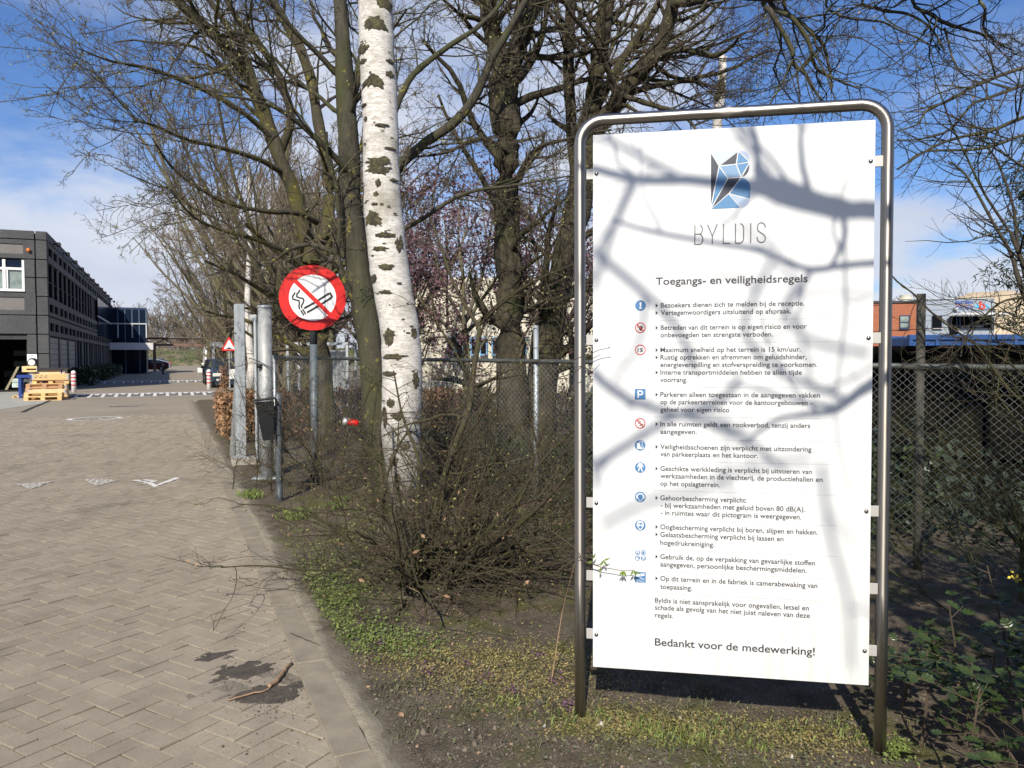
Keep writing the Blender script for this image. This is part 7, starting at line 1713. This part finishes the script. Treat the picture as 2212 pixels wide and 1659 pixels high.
# ------------------------------------------------------------------ ground cover of the verge
def gz_(c): return terr(c[:, 0], c[:, 1])
def zone(px, py, sx_, sy_, n, rg=rng):
    g = [G(px+rg.normal(0, sx_), py+rg.normal(0, sy_)) for _ in range(n)]; return np.array([v for v in g if v[0] > .80+.05*rg.random() and v[1] < 14 and v[1] > 0])
def scatter(name, C, size, mt, lift=.01, seed=1, asp=.8, up=1.0):
    C = C.copy(); rg = np.random.default_rng(seed); C[:, 2] = gz_(C)+rg.random(len(C))*lift
    n = len(C); nz = nrm(rg.normal(0, .45, (n, 3))+[0, 0, up]); a = nrm(np.cross(nz, rg.normal(0, 1, (n, 3)))); b_ = np.cross(nz, a); s = size*rg.uniform(.5, 1.4, (n, 1))
    A = a*s; B = b_*s*asp; V = np.stack([C, C+A-B*.8, C+A*2, C+A+B*.8], 1).reshape(-1, 3); return mesh_obj(name, V, np.arange(4*n).reshape(-1, 4), mt, kind='stuff')
C = np.concatenate([zone(725, 1290, 42, 45, 4200), zone(690, 1220, 55, 40, 1500), zone(800, 1375, 60, 22, 1500), zone(870, 1400, 60, 18, 700), zone(760, 1100, 80, 60, 900), zone(1100, 1150, 110, 60, 900), zone(1940, 1600, 14, 12, 500), zone(1010, 1180, 160, 70, 1200)])
scatter('chickweed', C, .0085, 'weed_green', .025, 1)
C = np.concatenate([zone(1000, 1430, 130, 28, 5200), zone(1130, 1480, 100, 28, 4200), zone(1300, 1560, 60, 18, 1600), zone(1500, 1565, 140, 20, 3600), zone(1750, 1580, 80, 22, 2000), zone(740, 1165, 70, 35, 1500), zone(1180, 1420, 60, 20, 1000)])
scatter('moss_carpet', C, .0062, 'weed_yellow', .012, 2)
C = np.concatenate([zone(950, 1500, 150, 50, 1500), zone(1500, 1620, 260, 25, 1500), zone(700, 1120, 80, 70, 700), zone(1700, 1500, 150, 60, 400)])[::2]; scatter('grey_weeds', C, .008, 'weed_grey', .02, 3)
C = np.concatenate([zone(x, y, 9, 5, 26) for x, y in ((1003, 1438), (1050, 1475), (1110, 1500), (1160, 1420), (1230, 1530), (930, 1460), (780, 1350), (1085, 1445), (1200, 1480), (820, 1400))]); scatter('deadnettle', C, .0075, 'weed_purple', .035, 4)
C = np.concatenate([zone(1000, 1450, 350, 120, 1500), zone(1000, 1200, 250, 90, 1800), zone(2000, 1450, 100, 120, 300)])[::2]; scatter('leaf_litter', C, .009, 'leaf_dry', .006, 5)
# grass tufts
def tuft(C, h, n, mt, name, spread=.05):
    V = []; rg = rng
    for c in C:
        for k in range(n):
            b_ = np.array([c[0]+rg.normal(0, spread), c[1]+rg.normal(0, spread), 0]); b_[2] = tz(b_[0], b_[1]); a = rg.uniform(0, 6.28); l = h*rg.uniform(.5, 1.2); o_ = np.array([math.cos(a), math.sin(a), 0])*l*rg.uniform(.2, .8); w_ = np.array([-math.sin(a), math.cos(a), 0])*.0022
            V += [b_-w_, b_+w_, b_+o_*.5+[0, 0, l*.8]+w_*.6, b_+o_+[0, 0, l]]
    V = np.array(V); return mesh_obj(name, V, np.arange(len(V)).reshape(-1, 4), mt, kind='stuff')
tuft([G(x, y) for x, y in ((541, 1072), (546, 1078), (634, 1116), (640, 1122), (648, 1112), (735, 1085), (722, 1100))], .07, 130, 'weed_green', 'grass_tufts', .055)
tuft([G(x, y) for x, y in ((1425, 1590), (1450, 1580), (1480, 1592), (1520, 1588), (1400, 1575), (1370, 1560), (1560, 1560), (1620, 1600), (1700, 1560), (1820, 1560), (1890, 1590), (1210, 1560), (1110, 1530), (1300, 1545))], .032, 60, 'weed_green', 'grass_tufts', .05)
tuft([zone(1300, 1520, 350, 60, 3)[0] for _ in range(90)], .03, 14, 'weed_grey', 'dry_grass', .04)
tuft([zone(1100, 1100, 250, 60, 3)[0] for _ in range(110)], .05, 16, 'weed_green', 'dry_grass', .10)
# crumbs of soil and small stones
def crumbs(name, C, s0, mt, seed):
    rg = np.random.default_rng(seed); n = len(C); O = np.array([[1, 0, 0], [-1, 0, 0], [0, 1, 0], [0, -1, 0], [0, 0, 1], [0, 0, -1]], float); Fo = np.array([[0, 2, 4], [2, 1, 4], [1, 3, 4], [3, 0, 4], [2, 0, 5], [1, 2, 5], [3, 1, 5], [0, 3, 5]])
    s = s0*rg.lognormal(0, .5, (n, 1, 1)); V = C[:, None]+O[None]*s*rg.uniform(.6, 1.3, (n, 6, 1)); return mesh_obj(name, V.reshape(-1, 3), (Fo[None]+np.arange(n)[:, None, None]*6).reshape(-1, 3), mt, kind='stuff')
C = np.concatenate([zone(1200, 1600, 420, 60, 5000), zone(900, 1450, 200, 130, 3500), zone(800, 1200, 200, 120, 2500), zone(2000, 1400, 110, 160, 1800)]); C[:, 2] = gz_(C); crumbs('soil_crumbs', C, .0034, 'crumb', 1)
g = np.array([G(588+rng.normal(0, 45), 1490+rng.normal(0, 35)) for _ in range(500)]+[G(rng.uniform(480, 790), rng.uniform(1150, 1650)) for _ in range(500)]); g = g[g[:, 0] < .72]; g[:, 2] = .002; crumbs('road_grit', g, .0022, 'crumb', 2)
C = np.array([v for v in [G(x, y) for x, y in zip(rng.uniform(850, 1900, 60), rng.uniform(1540, 1655, 60))] if v[0] > .85]); C[:, 2] = gz_(C)+.002; pbr('pebble', (.42, .40, .36), .7, island=.3); crumbs('pebbles', C[::2], .0045, 'pebble', 3)
# single fallen leaves
lf = bpy.data.meshes.new('leaf'); lf.from_pydata([(-.5, 0, 0), (-.2, .22, .06), (.2, .2, .03), (.5, 0, .05), (.2, -.22, .08), (-.2, -.2, .03), (0, 0, -.02)], [], [(0, 1, 6), (1, 2, 6), (2, 3, 6), (3, 4, 6), (4, 5, 6), (5, 0, 6)]); lf.update(); lf.materials.append(MATS['leaf_dry'])
for k, (x, y, s, lab) in enumerate([(867, 1548, .05, 'curled brown leaf on bare soil near the left foot of the big sign'), (723, 1371, .028, 'small tan leaf beside the clover patch at the kerb'), (661, 1394, .022, 'tiny orange leaf lying on the kerb stone'), (485, 1333, .02, 'small yellow leaf on the paving near the kerb'), (1790, 1250, .0, ''),
                                    (855, 1155, .05, 'pale dry leaf caught low in the shrub left of the birch'), (1008, 1190, .075, 'crumpled tan leaf hanging in the shrub right of the birch foot'), (1290, 1228, .0, ''), (2018, 1400, .05, 'pale stone-coloured leaf on soil right of the big sign'), (1985, 1310, .045, 'dry leaf by the foot of the fence on the right')]):
    if s == 0: continue
    g = G(x, y); z = .004 if g[0] < .72 else tz(g[0], g[1])+.008
    if k == 6: g = P(1008, 1188, 5.2); z = g[2]
    if k == 5: g = P(800, 1190, 5.3); z = g[2]
    o = bpy.data.objects.new('fallen_leaf', lf); COL.objects.link(o); o.location = (g[0], g[1], z); o.scale = (s,)*3; o.rotation_euler = (rnd.uniform(-.3, .3), rnd.uniform(-.3, .3), rnd.uniform(0, 6)); tag(o, lab, 'leaf', 'fallen leaves')
# sticks
def stick(name, pts, r0, r1, mt, lab, off=.01, extra=()):
    q = [G(x, y)+[0, 0, off] for x, y in pts]; o = thing(name, lab, 'stick', (*q[0][:2], 0)); pp, rr = resample(q, np.linspace(r0, r1, len(q)), 22, .0); pp = pp+NP.normal(0, .0016, pp.shape); mb = MB(); mb.tube(pp, rr, 7)
    for e in extra: mb.tube([G(*e[0])+[0, 0, off], G(*e[1])+[0, 0, off+.01]], [r1, r1*.5], 5)
    mb.build('stem', mt, o, True)
stick('fallen_stick', [(492, 1517), (530, 1507), (570, 1497), (588, 1486), (604, 1466), (624, 1440)], .004, .0035, 'leaf_dry', 'broken brown stick lying across the dark soil patch on the paving', .012)
mb = MB(); q = [G(x, y)+[0, 0, .014] for x, y in ((583, 1489), (600, 1474), (618, 1450), (630, 1434))]; mb.tube(resample(q, [.009, .011, .008, .004], 16)[0]+NP.normal(0, .002, (16, 3)), resample(q, [.009, .011, .008, .004], 16)[1], 8)
o = mb.build('bark_piece', 'leaf_dry', smooth=True); tag(o, 'rough dark piece of bark beside the broken stick', 'bark')
stick('fallen_twig', [(478, 1226), (540, 1216), (600, 1220), (655, 1248)], .0022, .0014, 'twig_brown', 'thin twig reaching out flat over the kerb onto the paving', .05)
stick('fallen_twig', [(628, 1378), (660, 1392), (690, 1404)], .002, .0015, 'twig_brown', 'short twig lying across the kerb stones', .028)
# dry reed stem by the left foot of the big sign
q0 = G(1190, 1480); rs_ = thing('dry_stalk', 'long pale dry stalk leaning against the left post of the big sign', 'stalk', q0); mb = MB(); pts = [q0, P(1215, 1320, 3.9), P(1238, 1230, 3.75), P(1258, 1130, 3.6)]; mb.tube(resample(pts, [.0025, .002, .0018, .0014], 14)[0], np.linspace(.0026, .0014, 14), 5); mb.build('stem', 'leaf_dry', rs_)
